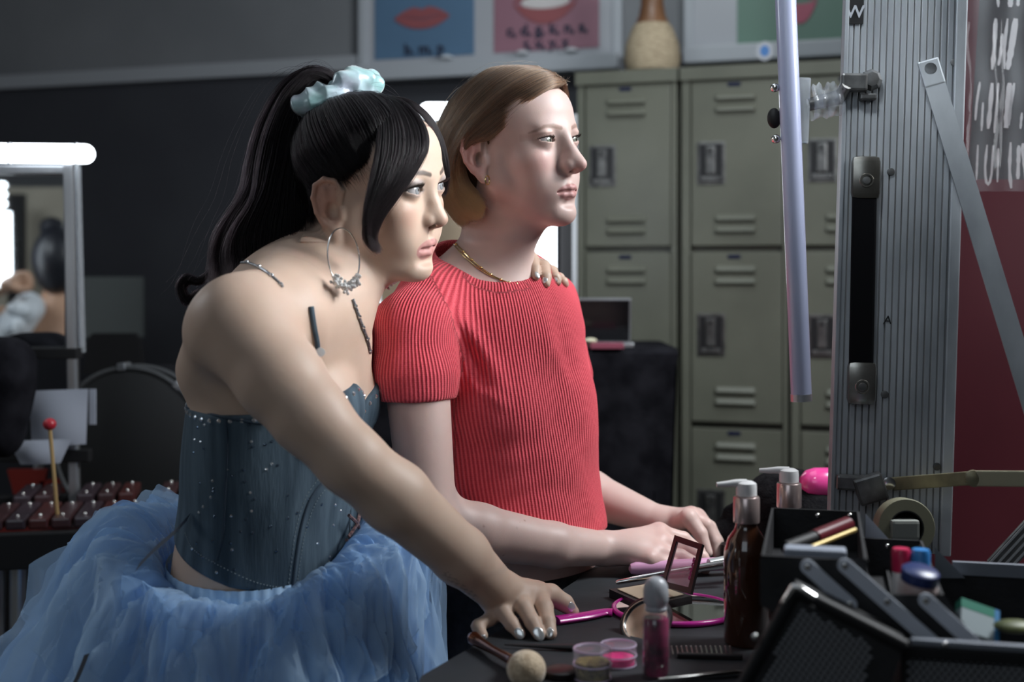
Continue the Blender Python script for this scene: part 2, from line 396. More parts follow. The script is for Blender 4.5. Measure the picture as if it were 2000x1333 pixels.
        ax = [e(-0.012, 0.02, -0.0005), e(-0.015, 0.008, 0.0), e(-0.012, -0.006, 0.0), e(-0.005, -0.013, 0.0)]
        for i in range(3): rc(ax[i], ax[i+1], 0.0026, 0.0026, 0.003)
        rc(e(0.0, 0.02, -0.004), e(-0.006, -0.018, -0.004), 0.0055, 0.006, 0.006); rc(e(-0.012, 0.018, -0.005), e(-0.01, -0.006, -0.005), 0.005, 0.006, 0.005)
        t_ = nrm(V(-0.46*s_, 1, 0)); n_ = np.cross(t_, (0, 0, 1)); sd.el(L(*e(-0.0085, 0.003, -0.0035)), V(0.0034, 0.0165*ez, 0.028*ez)*sc, M @ np.stack([n_, t_, V(0, 0, 1)], 1), 0.003*sc); rc(e(0.002, -0.029, -0.001), e(0.001, -0.032, -0.001), 0.006, 0.0062, 0.004)
        rc(e(0.006, -0.004, 0.0), e(0.006, -0.012, 0.0), 0.0042, 0.004, 0.005)
        el(e(-0.002, -0.004, 0.0045), (0.0080, 0.0075, 0.0115), 0.003, 's')
        el(e(-0.013, 0.012, 0.0042), (0.0035, 0.0035, 0.013), 0.003, 's')
        rc(e(0.002, -0.018, -0.001), e(-0.002, -0.027, -0.0005), 0.005, 0.0055, 0.004)

def face_paint(H, v, pal):
    """skin pigment: lips, brows, lid colour, blush (all of the skin itself)"""
    q = H.inv(v); r, f, u = q.T; a = np.abs(r); k = H.kw; n = len(v)
    c = np.tile(np.array(pal['skin'], float), (n, 1))
    def mix(col, m): c[:] = c*(1-m[:, None])+np.array(col)*m[:, None]
    def sm(x, e0, e1): t = np.clip((x-e0)/(e1-e0), 0, 1); return t*t*(3-2*t)
    def seg(ptsf, w0, w1, z=(0.05, 0.13)):
        m = np.full(n, 9.0); P2 = np.stack([a, u], 1)
        for (p, q2, wa, wb) in ptsf:
            p = np.array(p); q2 = np.array(q2); d = q2-p; t = np.clip(((P2-p) @ d)/(d @ d), 0, 1)
            m = np.minimum(m, np.linalg.norm(P2-p-t[:, None]*d, axis=1)-(wa+(wb-wa)*t))
        return (1-sm(m, w0, w1))*((f > z[0]) & (f < z[1]))
    face = sm(f, 0.0, 0.05)
    mix(pal['blush'], pal['blush_k']*np.exp(-(((a-0.045)/0.018)**2+((u+0.03)/0.018)**2))*face)
    mix(pal['blush'], 0.30*np.exp(-(((a)/0.012)**2+((u+0.042)/0.012)**2))*sm(f, 0.085, 0.105))
    er = sm(a, 0.071, 0.077)*np.exp(-((np.abs(f+0.018)/0.024)**4+(np.abs(u+0.010)/0.034)**4))
    mix(pal['blush'], 0.55*er)
    # brows
    mix(pal['brow'], pal['brow_k']*seg([((0.013, 0.0150+k.get('brow_u', 0)), (0.026, 0.0185+k.get('brow_u', 0)), 0.0016, 0.0020), ((0.026, 0.0185+k.get('brow_u', 0)), (0.039, 0.0185+k.get('brow_u', 0)), 0.0019, 0.0010), ((0.039, 0.0185+k.get('brow_u', 0)), (0.050, 0.0115+k.get('brow_u', 0)), 0.0010, 0.0001)], 0, 0.0022))
    hl = pal.get('hairline')
    if hl: mix(hl[3], 0.85*(1-sm(f-(hl[0]+hl[1]*(u-hl[2])), -0.010, 0.006))*sm(u, -0.085, -0.040)*(1-er)*(a < 0.0735+0.2*(u > 0.022))*(f < 0.09))
    # lids
    e2 = k.get('eye_h', 1.0); x = (a-0.0315)/0.0148; t = 1-x*x; hp = np.where(t > 0, np.abs(t)**0.75, 0); cc = 0.0012*x
    up = u-(cc+0.0054*e2*hp); lo = (cc-0.0040*e2*hp)-u; inx = (np.abs(x) < 1.12) & (f > 0.05)
    mix(pal['shadow'], pal['shadow_k']*(1-sm(np.abs(up-0.003), 0.003, 0.008))*(up > -0.001)*sm(x, -1.1, -0.3)*(x < 1.7)*(f > 0.05))
    mix(pal['shadow'], 0.5*pal['shadow_k']*(1-sm(np.abs(lo-0.001), 0.001, 0.005))*inx)
    mix(pal['liner'], pal['liner_k']*(1-sm(np.abs(up-0.0002), 0.0007*pal['lw'], 0.0017*pal['lw']))*inx*sm(x, -1.1, -0.6)*(1-sm(x, 0.9, 1.06)))
    mix(pal['liner'], 0.4*pal['liner_k']*(1-sm(np.abs(lo), 0.0004, 0.0012))*inx*(1-sm(np.abs(x), 0.8, 1.0)))
    if pal['lw'] > 1: mix(pal['liner'], seg([((0.044, 0.0012), (0.055, 0.006), 0.0011, 0.0003)], 0, 0.0008))
    # lips
    m = k.get('lip_f', 0.086); mu = k.get('mouth_u', -0.0705); g = k.get('gap', 0.0)
    w_ = np.clip(1-(a/0.0245)**2, 0, 1); top_ = mu+0.0095*w_**0.6+g*0.6-0.0012*np.exp(-(a/0.003)**2); bot = mu-0.0125*w_**0.6-g*0.9
    ins = np.minimum(top_-u, u-bot); lm = sm(ins, -0.0008, 0.0008)*(a < 0.0248)*(f > m-0.02)*(u > mu-0.03)
    mix(pal['lip'], lm*pal['lip_k'])
    return c

def skin_mat(name, sss=0.15, rough=0.46):
    m = mat(name, (0.8, 0.6, 0.5), rough, spec=0.38, sss=sss)
    b = bs(m); b.inputs['Subsurface Radius'].default_value = (0.9, 0.35, 0.2); b.inputs['Subsurface Scale'].default_value = 0.008
    a = nd(m, 'ShaderNodeVertexColor'); a.layer_name = 'pigment'
    tc = nd(m, 'ShaderNodeTexCoord'); n = nd(m, 'ShaderNodeTexNoise'); n.inputs['Scale'].default_value = 35; n.inputs['Detail'].default_value = 5
    lk(m, tc.outputs['Object'], n.inputs['Vector'])
    mx = nd(m, 'ShaderNodeMix'); mx.data_type = 'RGBA'; mx.blend_type = 'MULTIPLY'; mx.inputs[0].default_value = 0.16
    lk(m, a.outputs[0], mx.inputs[6]); r = nd(m, 'ShaderNodeValToRGB'); r.color_ramp.elements[0].color = (0.75, 0.62, 0.58, 1); r.color_ramp.elements[0].position = 0.3; r.color_ramp.elements[1].position = 0.65
    lk(m, n.outputs[0], r.inputs[0]); lk(m, r.outputs[0], mx.inputs[7]); lk(m, mx.outputs[2], b.inputs['Base Color'])
    n2 = nd(m, 'ShaderNodeTexNoise'); n2.inputs['Scale'].default_value = 700; n2.inputs['Detail'].default_value = 3
    lk(m, tc.outputs['Object'], n2.inputs['Vector']); bp = nd(m, 'ShaderNodeBump'); bp.inputs['Strength'].default_value = 0.12; bp.inputs['Distance'].default_value = 0.0006
    lk(m, n2.outputs[0], bp.inputs['Height']); lk(m, bp.outputs[0], b.inputs['Normal'])
    return m
def vmat(name, layer, rough, **kw):
    m = mat(name, (0.5, 0.5, 0.5), rough, **kw); a = nd(m, 'ShaderNodeVertexColor'); a.layer_name = layer; lk(m, a.outputs[0], bs(m).inputs['Base Color']); return m

def eyes(H, parent, gaze, iris, m):
    ef = H.kw.get('eye_f', 0.0715)
    for s_ in (1, -1):
        c = H.L(s_*0.0315, ef, 0); g = nrm(gaze); mb = MB(); R = basis(g, (0, 0, 1)); mb.ball(c, 0.0121*H.sc, R, 48, 48)
        o = mb.build('eye', m, parent, True); n = len(o.data.vertices)
        v = np.empty(n*3, np.float32); o.data.vertices.foreach_get('co', v); v = v.reshape(-1, 3); 
        org = np.array(parent.location) if parent.parent is None else np.array(parent.location)+np.array(parent.parent.location)
        a = np.arccos(np.clip(((v+org-c)/(0.0121*H.sc)) @ g, -1, 1)); col = np.tile([0.50, 0.47, 0.47], (n, 1)).astype(float)
        col[a < 0.53] = V(*iris)*0.45; col[a < 0.47] = iris; col[a < 0.19] = (0.004, 0.004, 0.004)
        paint(o.data, 'pigment', col)
        # clear bulge of the cornea is left out: it would not read at this size
def lashes(H, parent, m, ln=0.007, rad=0.00028):
    ef = H.kw.get('eye_f', 0.0715); e2 = H.kw.get('eye_h', 1.0); out = []
    for s_ in (1, -1):
        for i in range(46):
            x = -0.8+1.75*i/45; t = max(0, 1-x*x); uu = 0.0012*x+0.0054*e2*t**0.75; rr = 0.0315+x*0.0148
            ff = ef+math.sqrt(max(0.0138**2-(x*0.0148)**2-uu*uu, 0))
            l = ln*(0.6+0.5*(x+1)/2)*random.uniform(0.8, 1.1)
            out.append([H.L(s_*(rr+x*l*0.5*q), ff+l*(0.85*q), uu+l*(0.7*q*q-0.05*q)) for q in (0, 0.35, 0.7, 1)])
    return strands('eyelashes', np.array(out), rad, m, parent, 0.2)
# ---------------------------------------------------------------- woman in the red top
M_EYE = vmat('eye_surface', 'pigment', 0.06, coat=1.0, spec=0.6)
M_LASH = mat('lash', (0.02, 0.012, 0.01), 0.5)
H2 = Head((0.0035, 1.80, CZ+0.1835), 37, 2.5, 5.5, 1.0, jaw=0.046, chin_f=0.0710, chin_u=-0.1015, bridge=0.0865, nose_f=0.1085, nose_u=-0.0365, lip_r=0.86, lip_f=0.0885, eye_h=0.72, mouth_u=-0.0705, eye_f=0.0715)
W2 = empty('person', (0.0, 1.83, 0.0), 'woman in a coral red ribbed knit top with light brown bob, hands on the table', 'person')
sd = Sdf(); head_sdf(sd, H2, H2.kw)
T2f = V(0.67, -0.74, 0); T2r = V(-0.74, -0.67, 0); T2 = np.stack([T2r, T2f, V(0, 0, 1)], 1); O2 = P(1000, 760, 1.84)
O2 = P(990, 760, 1.84)
def t2(r, f, u): return O2+T2 @ V(r, f, u)
nb = P(955, 545, 1.84)
sd.rc(H2.L(0, -0.022, -0.045), nb, 0.050, 0.050, 0.02)
sd.rc(H2.L(0, 0.03, -0.075), P(972, 530, 1.80), 0.028, 0.031, 0.03)
shn = P(806, 648, 1.70); shf = P(1066, 625, 1.955)
def torso2(sd, o, cloth=0.0):
    sd.rc(P(908, 530, 1.83), P(845, 592, 1.75), 0.038+o, 0.041+o, 0.02); sd.rc(P(845, 592, 1.75), shn, 0.041+o, 0.044+o, 0.02)
    sd.rc(P(1000, 545, 1.86), P(1066, 590, 1.935), 0.034+o, 0.037+o, 0.03); sd.rc(P(1066, 590, 1.935), shf, 0.037+o, 0.040+o, 0.02)
    sd.rc(P(960, 560, 1.84), P(965, 620, 1.84), 0.056+o, 0.07+o, 0.03)
    sd.el(P(975, 655, 1.835), (0.140+o, 0.088+o, 0.12), T2, 0.03)
    sd.el(t2(0, -0.006, -0.02), (0.124+o, 0.084+o, 0.15), T2, 0.04)
torso2(sd, 0.0)
sd.el(P(1022, 1000, 1.85), (0.122, 0.085, 0.16), T2, 0.03)
sd.el(P(1010, 1180, 1.86), (0.155, 0.105, 0.14), T2, 0.03)
# arms
eln = P(836, 1012, 1.655); wrn = P(1180, 1072, 1.805)
sd.rc(shn, eln+V(0, 0, 0.01), 0.0455, 0.036, 0.02); sd.rc(eln, P(935, 1040, 1.685), 0.036, 0.0365, 0.02); sd.rc(P(935, 1040, 1.685), P(1080, 1065, 1.745), 0.0365, 0.0300, 0.01); sd.rc(P(1080, 1065, 1.745), wrn, 0.0300, 0.0235, 0.01)
elf = P(1085, 930, 2.02); wrf = P(1292, 1020, 1.96)
sd.rc(shf, elf, 0.044, 0.034, 0.02); sd.rc(elf, P(1150, 965, 2.01), 0.036, 0.037, 0.02); sd.rc(P(1150, 965, 2.01), wrf, 0.037, 0.022, 0.01)
# near hand (right), back of the hand towards the camera
def hand(sd, wrist, palm, fingers, wr=0.022, k=0.004, kw=0.012):
    """palm: list of (point, radius) for each knuckle; fingers: joint chains with radii"""
    for (p, r) in palm: sd.rc(wrist, p, wr*0.8, r, kw)
    for i in range(len(palm)-1): sd.rc(palm[i][0], palm[i+1][0], palm[i][1]*0.92, palm[i+1][1]*0.92, 0.006)
    for pts, rs in fingers:
        sd.chain(pts, rs, 0.003, 0.006)
kn = [P(1287, 1040, 1.842), P(1289, 1060, 1.822), P(1283, 1080, 1.80), P(1268, 1093, 1.785)]
hand(sd, wrn, [(kn[0], 0.0135), (kn[1], 0.0140), (kn[2], 0.0130), (kn[3], 0.0125)], [
    ([kn[0], P(1335, 1052, 1.85), P(1366, 1078, 1.852), P(1378, 1100, 1.85)], (0.0115, 0.0095, 0.0085, 0.0068)),
    ([kn[1], P(1338, 1068, 1.828), P(1372, 1088, 1.83), P(1386, 1108, 1.828)], (0.0115, 0.0098, 0.0085, 0.007)),
    ([kn[2], P(1330, 1086, 1.806), P(1362, 1102, 1.808), P(1378, 1114, 1.806)], (0.011, 0.0092, 0.0082, 0.0066)),
    ([kn[3], P(1308, 1102, 1.79), P(1334, 1110, 1.79), P(1350, 1117, 1.788)], (0.0100, 0.0082, 0.0072, 0.006)),
    ([wrn+V(0.03, 0.02, 0.0), P(1240, 1070, 1.86), P(1290, 1085, 1.885), P(1325, 1098, 1.89)], (0.015, 0.0145, 0.011, 0.009))])
sd.el(P(1232, 1068, 1.815), (0.04, 0.03, 0.019), np.eye(3), 0.012)
# far hand (left), thumb towards the camera
kf = [P(1350, 1009, 1.93), P(1360, 1012, 1.95), P(1367, 1020, 1.965), P(1368, 1030, 1.975)]
hand(sd, wrf, [(kf[0], 0.0145), (kf[1], 0.014), (kf[2], 0.013), (kf[3], 0.012)], [
    ([wrf+V(0.02, -0.012, -0.002), P(1345, 1012, 1.905), P(1368, 1043, 1.895), P(1383, 1080, 1.885)], (0.013, 0.0135, 0.0105, 0.007)),
    ([kf[0], P(1380, 1026, 1.92), P(1396, 1058, 1.915), P(1400, 1082, 1.91)], (0.0115, 0.0098, 0.0085, 0.007)),
    ([kf[1], P(1386, 1030, 1.94), P(1402, 1058, 1.935), P(1404, 1078, 1.93)], (0.0115, 0.0098, 0.0085, 0.007)),
    ([kf[2], P(1389, 1036, 1.96), P(1403, 1058, 1.955), P(1404, 1074, 1.95)], (0.011, 0.009, 0.008, 0.0066)),
    ([kf[3], P(1388, 1042, 1.975), P(1400, 1058, 1.97), P(1402, 1070, 1.965)], (0.0095, 0.008, 0.0072, 0.006))])
def hbox(H, a=(-0.09, -0.125, -0.135), b=(0.09, 0.13, 0.13)):
    c = np.array([H.L(x, y, z) for x in (a[0], b[0]) for y in (a[1], b[1]) for z in (a[2], b[2])])
    return c.min(0), c.max(0)
c2 = H2.o; fl = (c2+V(-0.10, -0.13, -0.135), c2+V(0.13, 0.09, 0.06))
v, f = surf(sd, (-0.24, 1.5, 0.62), (0.40, 2.12, 1.72), 0.004, [(fl[0], fl[1], 0.00125), (V(-0.10, 1.64, 0.90), V(0.345, 2.06, 1.085), 0.0019)])
me = mesh_np('body', v, f)
SK2 = dict(skin=(0.62, 0.455, 0.41), blush=(0.55, 0.20, 0.18), blush_k=0.35, brow=(0.22, 0.12, 0.08), brow_k=0.6, shadow=(0.45, 0.27, 0.22), shadow_k=0.35, liner=(0.12, 0.06, 0.05), liner_k=0.75, lw=0.9, lip=(0.52, 0.22, 0.22), lip_k=0.7, hairline=(0.016, 0.80, 0.01, (0.10, 0.06, 0.04)))
def frec(v, c, n, col, box, seed, r=(0.0008, 0.0016)):
    g = np.random.default_rng(seed); lo, hi = box; k = np.where(((v > lo) & (v < hi)).all(1))[0]
    if len(k) == 0: return
    for i in g.choice(k, n):
        rr = g.uniform(*r); d = np.linalg.norm(v-v[i], axis=1); m = np.clip(1.6-d/rr, 0, 1)*0.6; c[:] = c*(1-m[:, None])+np.array(col)*m[:, None]
c = face_paint(H2, v, SK2)
hh = v[:, 2]-TZ; kn_ = np.zeros(len(v))
for p in kn+kf: kn_ = np.maximum(kn_, np.exp(-(np.linalg.norm(v-p, axis=1)/0.017)**2))
c = c*(1-0.35*kn_[:, None])+np.array(SK2['blush'])*0.35*kn_[:, None]
frec(v, c, 22, (0.25, 0.11, 0.07), (P(900, 1110, 1.6), P(1160, 950, 1.9)), 3, (0.0009, 0.0015))
paint(me, 'pigment', c)
body2 = link('body', me, skin_mat('fair_skin'), None); body2.parent = W2; body2.location = -W2.location
for q in body2.data.polygons: pass
eyes(H2, W2, (0.84, -0.56, 0.02), (0.20, 0.22, 0.18), M_EYE)
lashes(H2, W2, M_LASH, 0.006, 0.0002)

# sweater: its own surface over the torso with cut neckline, sleeves and hem
sw = Sdf()
torso2(sw, 0.0065)
sw.el(t2(0.056, 0.044, -0.018), (0.058, 0.048, 0.062), T2, 0.04); sw.el(t2(-0.056, 0.040, -0.018), (0.056, 0.048, 0.062), T2, 0.04)
sw.el(P(1018, 960, 1.85), (0.128, 0.096, 0.17), T2, 0.05); sw.el(P(960, 880, 1.86), (0.11, 0.085, 0.17), T2, 0.05)
sw.el(P(1022, 1060, 1.86), (0.134, 0.098, 0.12), T2, 0.04)
hem = P(810, 742, 1.688)
sw.rc(shn+V(-0.003, 0, -0.004), hem, 0.0545, 0.0575, 0.018); sw.rc(P(810, 735, 1.688), P(811, 758, 1.687), 0.0590, 0.0555, 0.008)
sw.rc(shf, P(1092, 735, 1.99), 0.050, 0.053, 0.012)
def cut_plane(p, n, side=1):
    p = np.asarray(p, float); n = nrm(n)
    return lambda X, Y, Z: -((X-p[0])*n[0]+(Y-p[1])*n[1]+(Z-p[2])*n[2])
sw.fn(cut_plane(P(1030, 1034, 1.86), (0, 0, -1)), V(-0.3, 1.5, 0.6), V(0.4, 2.2, P(1030, 1034, 1.86)[2]+0.004), 0.004)
_cp = cut_plane(P(806, 786, 1.66), (0.02, 0, -1)); _ax = nrm(hem-shn); sw.rc(P(872, 522, 1.87), P(945, 520, 1.925), 0.036, 0.036, 0.03)
def sleeve_cut(X, Y, Z):
    x, y, z = X-shn[0], Y-shn[1], Z-shn[2]; t = x*_ax[0]+y*_ax[1]+z*_ax[2]
    return np.maximum(_cp(X, Y, Z), np.sqrt((x-_ax[0]*t)**2+(y-_ax[1]*t)**2+(z-_ax[2]*t)**2)-0.064)
sw.fn(sleeve_cut, V(-0.25, 1.5, 1.05), V(P(900, 1, 1.64)[0], 1.74, P(806, 786, 1.66)[2]+0.006), 0.005)
# neckline: a circle on a tilted plane; everything inside it and above is cut away
A_, B_, D_ = P(864, 482, 1.845), P(1000, 560, 1.768), P(1016, 518, 1.860)
nn = nrm(np.cross(B_-A_, D_-A_)); nn = nn if nn[2] > 0 else -nn
_u = B_-A_; _v = D_-A_; _w = np.cross(_u, _v); NC = A_+(np.cross(_w, _u)*(_v @ _v)+np.cross(_v, _w)*(_u @ _u))/(2*_w @ _w); NR = np.linalg.norm(NC-A_)
NB = basis(nn, (1, 0, 0))
def neckcut(X, Y, Z):
    x, y, z = X-NC[0], Y-NC[1], Z-NC[2]; t = x*nn[0]+y*nn[1]+z*nn[2]
    rr = np.sqrt(np.maximum((x-nn[0]*t)**2+(y-nn[1]*t)**2+(z-nn[2]*t)**2, 0))
    return np.maximum(rr-(NR+0.002+0.35*np.clip(t-0.006, 0, 1)), -0.030-t)
def collar(X, Y, Z):
    x, y, z = X-NC[0], Y-NC[1], Z-NC[2]; t = x*nn[0]+y*nn[1]+z*nn[2]
    rr = np.sqrt(np.maximum((x-nn[0]*t)**2+(y-nn[1]*t)**2+(z-nn[2]*t)**2, 0))-(NR+0.006)
    return np.sqrt((rr*0.8-t*0.5)**2*0.35+(t+rr*0.45)**2*1.3)-0.0048
sw.fn(neckcut, NC-0.13, NC+0.13, 0.004)
sw.fn(collar, NC-0.1, NC+0.1, 0.004, 'u')
v, f = surf(sw, (-0.24, 1.5, 0.95), (0.26, 2.12, 1.46), 0.0025)
import mathutils.noise as mn
me0 = mesh_np('tmp', v, f); nr = np.empty(len(v)*3, np.float32); me0.vertices.foreach_get('normal', nr); nr = nr.reshape(-1, 3)
dsp = np.array([mn.noise(Vector((p[0]*16+p[2]*7, p[1]*16, p[2]*11)))+0.6*mn.noise(Vector((p[0]*34-p[2]*16, p[1]*34, p[2]*20))) for p in v]); v = v+nr*(dsp*0.0030)[:, None]
def fold(pts, amp, w):
    global v
    pp = np.stack([1000+F*v[:, 0]/v[:, 1], HY-(v[:, 2]-CZ)*F/v[:, 1]], 1); q_ = spline(np.array([(a, b, 0) for a, b in pts]), 24)[:, :2]; dd = np.full(len(v), 1e9); tt = np.zeros(len(v))
    for i in range(23):
        a_, b_ = q_[i], q_[i+1]; t = np.clip(((pp-a_) @ (b_-a_))/((b_-a_) @ (b_-a_)), 0, 1); d = np.linalg.norm(pp-a_-t[:, None]*(b_-a_), axis=1); m = d < dd; dd[m] = d[m]; tt[m] = (i+t[m])/23
    vis = np.clip(-(nr[:, 1]*0.9)+0.1, 0, 1); v = v+nr*(amp*np.exp(-(dd/w)**2)*np.sin(np.pi*np.clip(tt*0.9+0.05, 0, 1))**0.7*vis)[:, None]
fold([(862, 570), (900, 625), (945, 690), (985, 760)], 0.0060, 17); fold([(885, 640), (925, 700), (950, 790)], -0.0050, 16); fold([(905, 700), (935, 760), (1000, 800)], 0.0030, 14)
fold([(1085, 600), (1105, 680), (1128, 760)], -0.0045, 14); fold([(1062, 590), (1078, 680), (1120, 770)], 0.0030, 14); fold([(930, 960), (1000, 905), (1100, 885)], 0.0028, 20); fold([(960, 1000), (1060, 960), (1150, 965)], -0.0025, 18); fold([(890, 850), (960, 870), (1040, 860)], -0.0022, 22)
bpy.data.meshes.remove(me0)
me = mesh_np('sweater', v, f)
# rib coordinate: runs round the body (or the sleeve)
pxv = 1000+F*v[:, 0]/v[:, 1]; pyv = HY-(v[:, 2]-CZ)*F/v[:, 1]
arm_m = (pxv < np.interp(pyv, [480, 540, 610, 700, 760, 800], [790, 842, 880, 905, 895, 888])) & (v[:, 1] < 1.80)
cz_ = np.clip((v[:, 2]-P(0, 1000, 1.86)[2])/(P(0, 560, 1.84)[2]-P(0, 1000, 1.86)[2]), 0, 1.1)[:, None]
q = (v-(P(1015, 1000, 1.87)*(1-cz_)+P(958, 560, 1.85)*cz_)) @ T2; rt_ = np.arctan2(q[:, 0], q[:, 1])*0.118
pl_ = spline([P(812, 830, 1.70), P(808, 742, 1.70), shn, P(840, 592, 1.75), P(905, 528, 1.83), P(950, 470, 1.86)], 40)
fr_ = []; T_ = np.gradient(pl_, axis=0); u_ = V(1, 0, 0)
for i in range(40):
    t_ = nrm(T_[i]); u_ = nrm(u_-t_*(u_ @ t_)); fr_.append((u_, np.cross(t_, u_)))
fr_ = np.array(fr_); d_ = ((v[:, None, :]-pl_[None])**2).sum(2); wi = np.exp(-(d_-d_.min(1, keepdims=True))/0.0006); wi /= wi.sum(1, keepdims=True)
cx_ = v-wi @ pl_; ra_ = np.arctan2((cx_*(wi @ fr_[:, 1])).sum(1), (cx_*(wi @ fr_[:, 0])).sum(1))*0.060
dn = v-NC; tn = dn @ nn; rn = np.linalg.norm(dn-tn[:, None]*nn, axis=1); co = (rn < NR+0.018) & (np.abs(tn+0.45*(rn-NR-0.006)) < 0.011)
qn = dn @ NB; rib = np.where(arm_m, ra_, rt_); rib = np.where(co, np.arctan2(qn[:, 1], qn[:, 0])*NR*1.25, rib)
fattr(me, 'ribs', rib); fattr(me, 'rows', v[:, 2])
M_SW = mat('coral_knit', (0.55, 0.035, 0.045), 0.85, sheen=0.35, spec=0.2)
bs(M_SW).inputs['Sheen Tint'].default_value = (1.0, 0.45, 0.45, 1)
a = nd(M_SW, 'ShaderNodeAttribute'); a.attribute_name = 'ribs'; mt = nd(M_SW, 'ShaderNodeMath'); mt.operation = 'MULTIPLY'; mt.inputs[1].default_value = 2*math.pi/0.0047
sn = nd(M_SW, 'ShaderNodeMath'); sn.operation = 'SINE'; lk(M_SW, a.outputs['Fac'], mt.inputs[0]); lk(M_SW, mt.outputs[0], sn.inputs[0])
a2 = nd(M_SW, 'ShaderNodeAttribute'); a2.attribute_name = 'rows'; m2 = nd(M_SW, 'ShaderNodeMath'); m2.operation = 'MULTIPLY'; m2.inputs[1].default_value = 2*math.pi/0.0026
s2 = nd(M_SW, 'ShaderNodeMath'); s2.operation = 'SINE'; lk(M_SW, a2.outputs['Fac'], m2.inputs[0]); lk(M_SW, m2.outputs[0], s2.inputs[0])
ad = nd(M_SW, 'ShaderNodeMath'); ad.operation = 'MULTIPLY_ADD'; ad.inputs[1].default_value = 0.10; lk(M_SW, s2.outputs[0], ad.inputs[0]); lk(M_SW, sn.outputs[0], ad.inputs[2])
tc = nd(M_SW, 'ShaderNodeTexCoord'); ns = nd(M_SW, 'ShaderNodeTexNoise'); ns.inputs['Scale'].default_value = 420; ns.inputs['Detail'].default_value = 4; lk(M_SW, tc.outputs['Object'], ns.inputs['Vector'])
ad2 = nd(M_SW, 'ShaderNodeMath'); ad2.operation = 'MULTIPLY_ADD'; ad2.inputs[1].default_value = 1.1; lk(M_SW, ns.outputs[0], ad2.inputs[0]); lk(M_SW, ad.outputs[0], ad2.inputs[2])
bp = nd(M_SW, 'ShaderNodeBump'); bp.inputs['Strength'].default_value = 0.75; bp.inputs['Distance'].default_value = 0.0011; lk(M_SW, ad2.outputs[0], bp.inputs['Height']); lk(M_SW, bp.outputs[0], bs(M_SW).inputs['Normal'])
rp = nd(M_SW, 'ShaderNodeValToRGB'); rp.color_ramp.elements[0].color = (0.44, 0.022, 0.042, 1); rp.color_ramp.elements[1].color = (0.88, 0.130, 0.165, 1); rp.color_ramp.elements[0].position = 0.1; rp.color_ramp.elements[1].position = 0.85
mr = nd(M_SW, 'ShaderNodeMapRange'); mr.inputs[1].default_value = -1.1; mr.inputs[2].default_value = 2.1; lk(M_SW, ad2.outputs[0], mr.inputs[0]); lk(M_SW, mr.outputs[0], rp.inputs[0]); lk(M_SW, rp.outputs[0], bs(M_SW).inputs['Base Color'])
from mathutils.bvhtree import BVHTree
BVS = BVHTree.FromPolygons([tuple(p) for p in v], [tuple(int(i) for i in q_) for q_ in f])
swo = link('sweater', me, M_SW, None); swo.parent = W2; swo.location = -W2.location

# jeans
jn = Sdf(); jn.el(P(1012, 1180, 1.86), (0.162, 0.112, 0.19), T2, 0.02)
jn.rc(P(900, 1300, 1.80), P(880, 1700, 1.80), 0.09, 0.08, 0.03); jn.rc(P(1060, 1300, 1.9), P(1060, 1700, 1.9), 0.09, 0.08, 0.03)
jn.fn(cut_plane(P(1000, 1106, 1.86), (-0.02, 0, 1)), V(-0.3, 1.5, P(1000, 1100, 1.86)[2]-0.006), V(0.4, 2.2, 1.2), 0.004)
v, f = surf(jn, (-0.26, 1.6, 0.35), (0.32, 2.12, 1.0), 0.006)
M_JN = noisy(mat('black_denim', (0.01, 0.011, 0.014), 0.8), (0.006, 0.007, 0.010), (0.020, 0.022, 0.028), 60, 4, bump=0.3)
jo = link('jeans', mesh_np('jeans', v, f), M_JN, None); jo.parent = W2; jo.location = -W2.location

# hair: bob
rng = np.random.default_rng(21)
hb = Sdf()
hb.el(H2.L(0, -0.014, 0.030), (0.0745, 0.0895, 0.0795), H2.M, 0.01); hb.el(H2.L(0, 0.02, 0.048), (0.062, 0.060, 0.047), H2.M, 0.015)
hb.el(H2.L(0, -0.062, -0.040), (0.066, 0.040, 0.066), H2.M, 0.03)
def hairline2(X, Y, Z):
    q = [(X-H2.o[0])*H2.M[0, i]+(Y-H2.o[1])*H2.M[1, i]+(Z-H2.o[2])*H2.M[2, i] for i in range(3)]
    r, f_, u = q; a_ = np.abs(r)
    # face region: in front of a line from forehead top (f .07 u .075) past the temple to the ear
    return np.maximum(-(f_-(0.010+0.80*(u-0.01).clip(0, 1)-0.0*a_)), u-0.074+0.2*a_)*0.8
hb.fn(hairline2, H2.o-0.13, H2.o+0.13, 0.004)
a0, b0 = hbox(H2); v, f = surf(hb, a0-0.01, b0+0.01, 0.003)
M_HC2 = mat('brown_hair_under', (0.050, 0.027, 0.016), 1.0, spec=0.0)
o = link('hair', mesh_np('hair', v, f), M_HC2, None); o.parent = W2; o.location = -W2.location
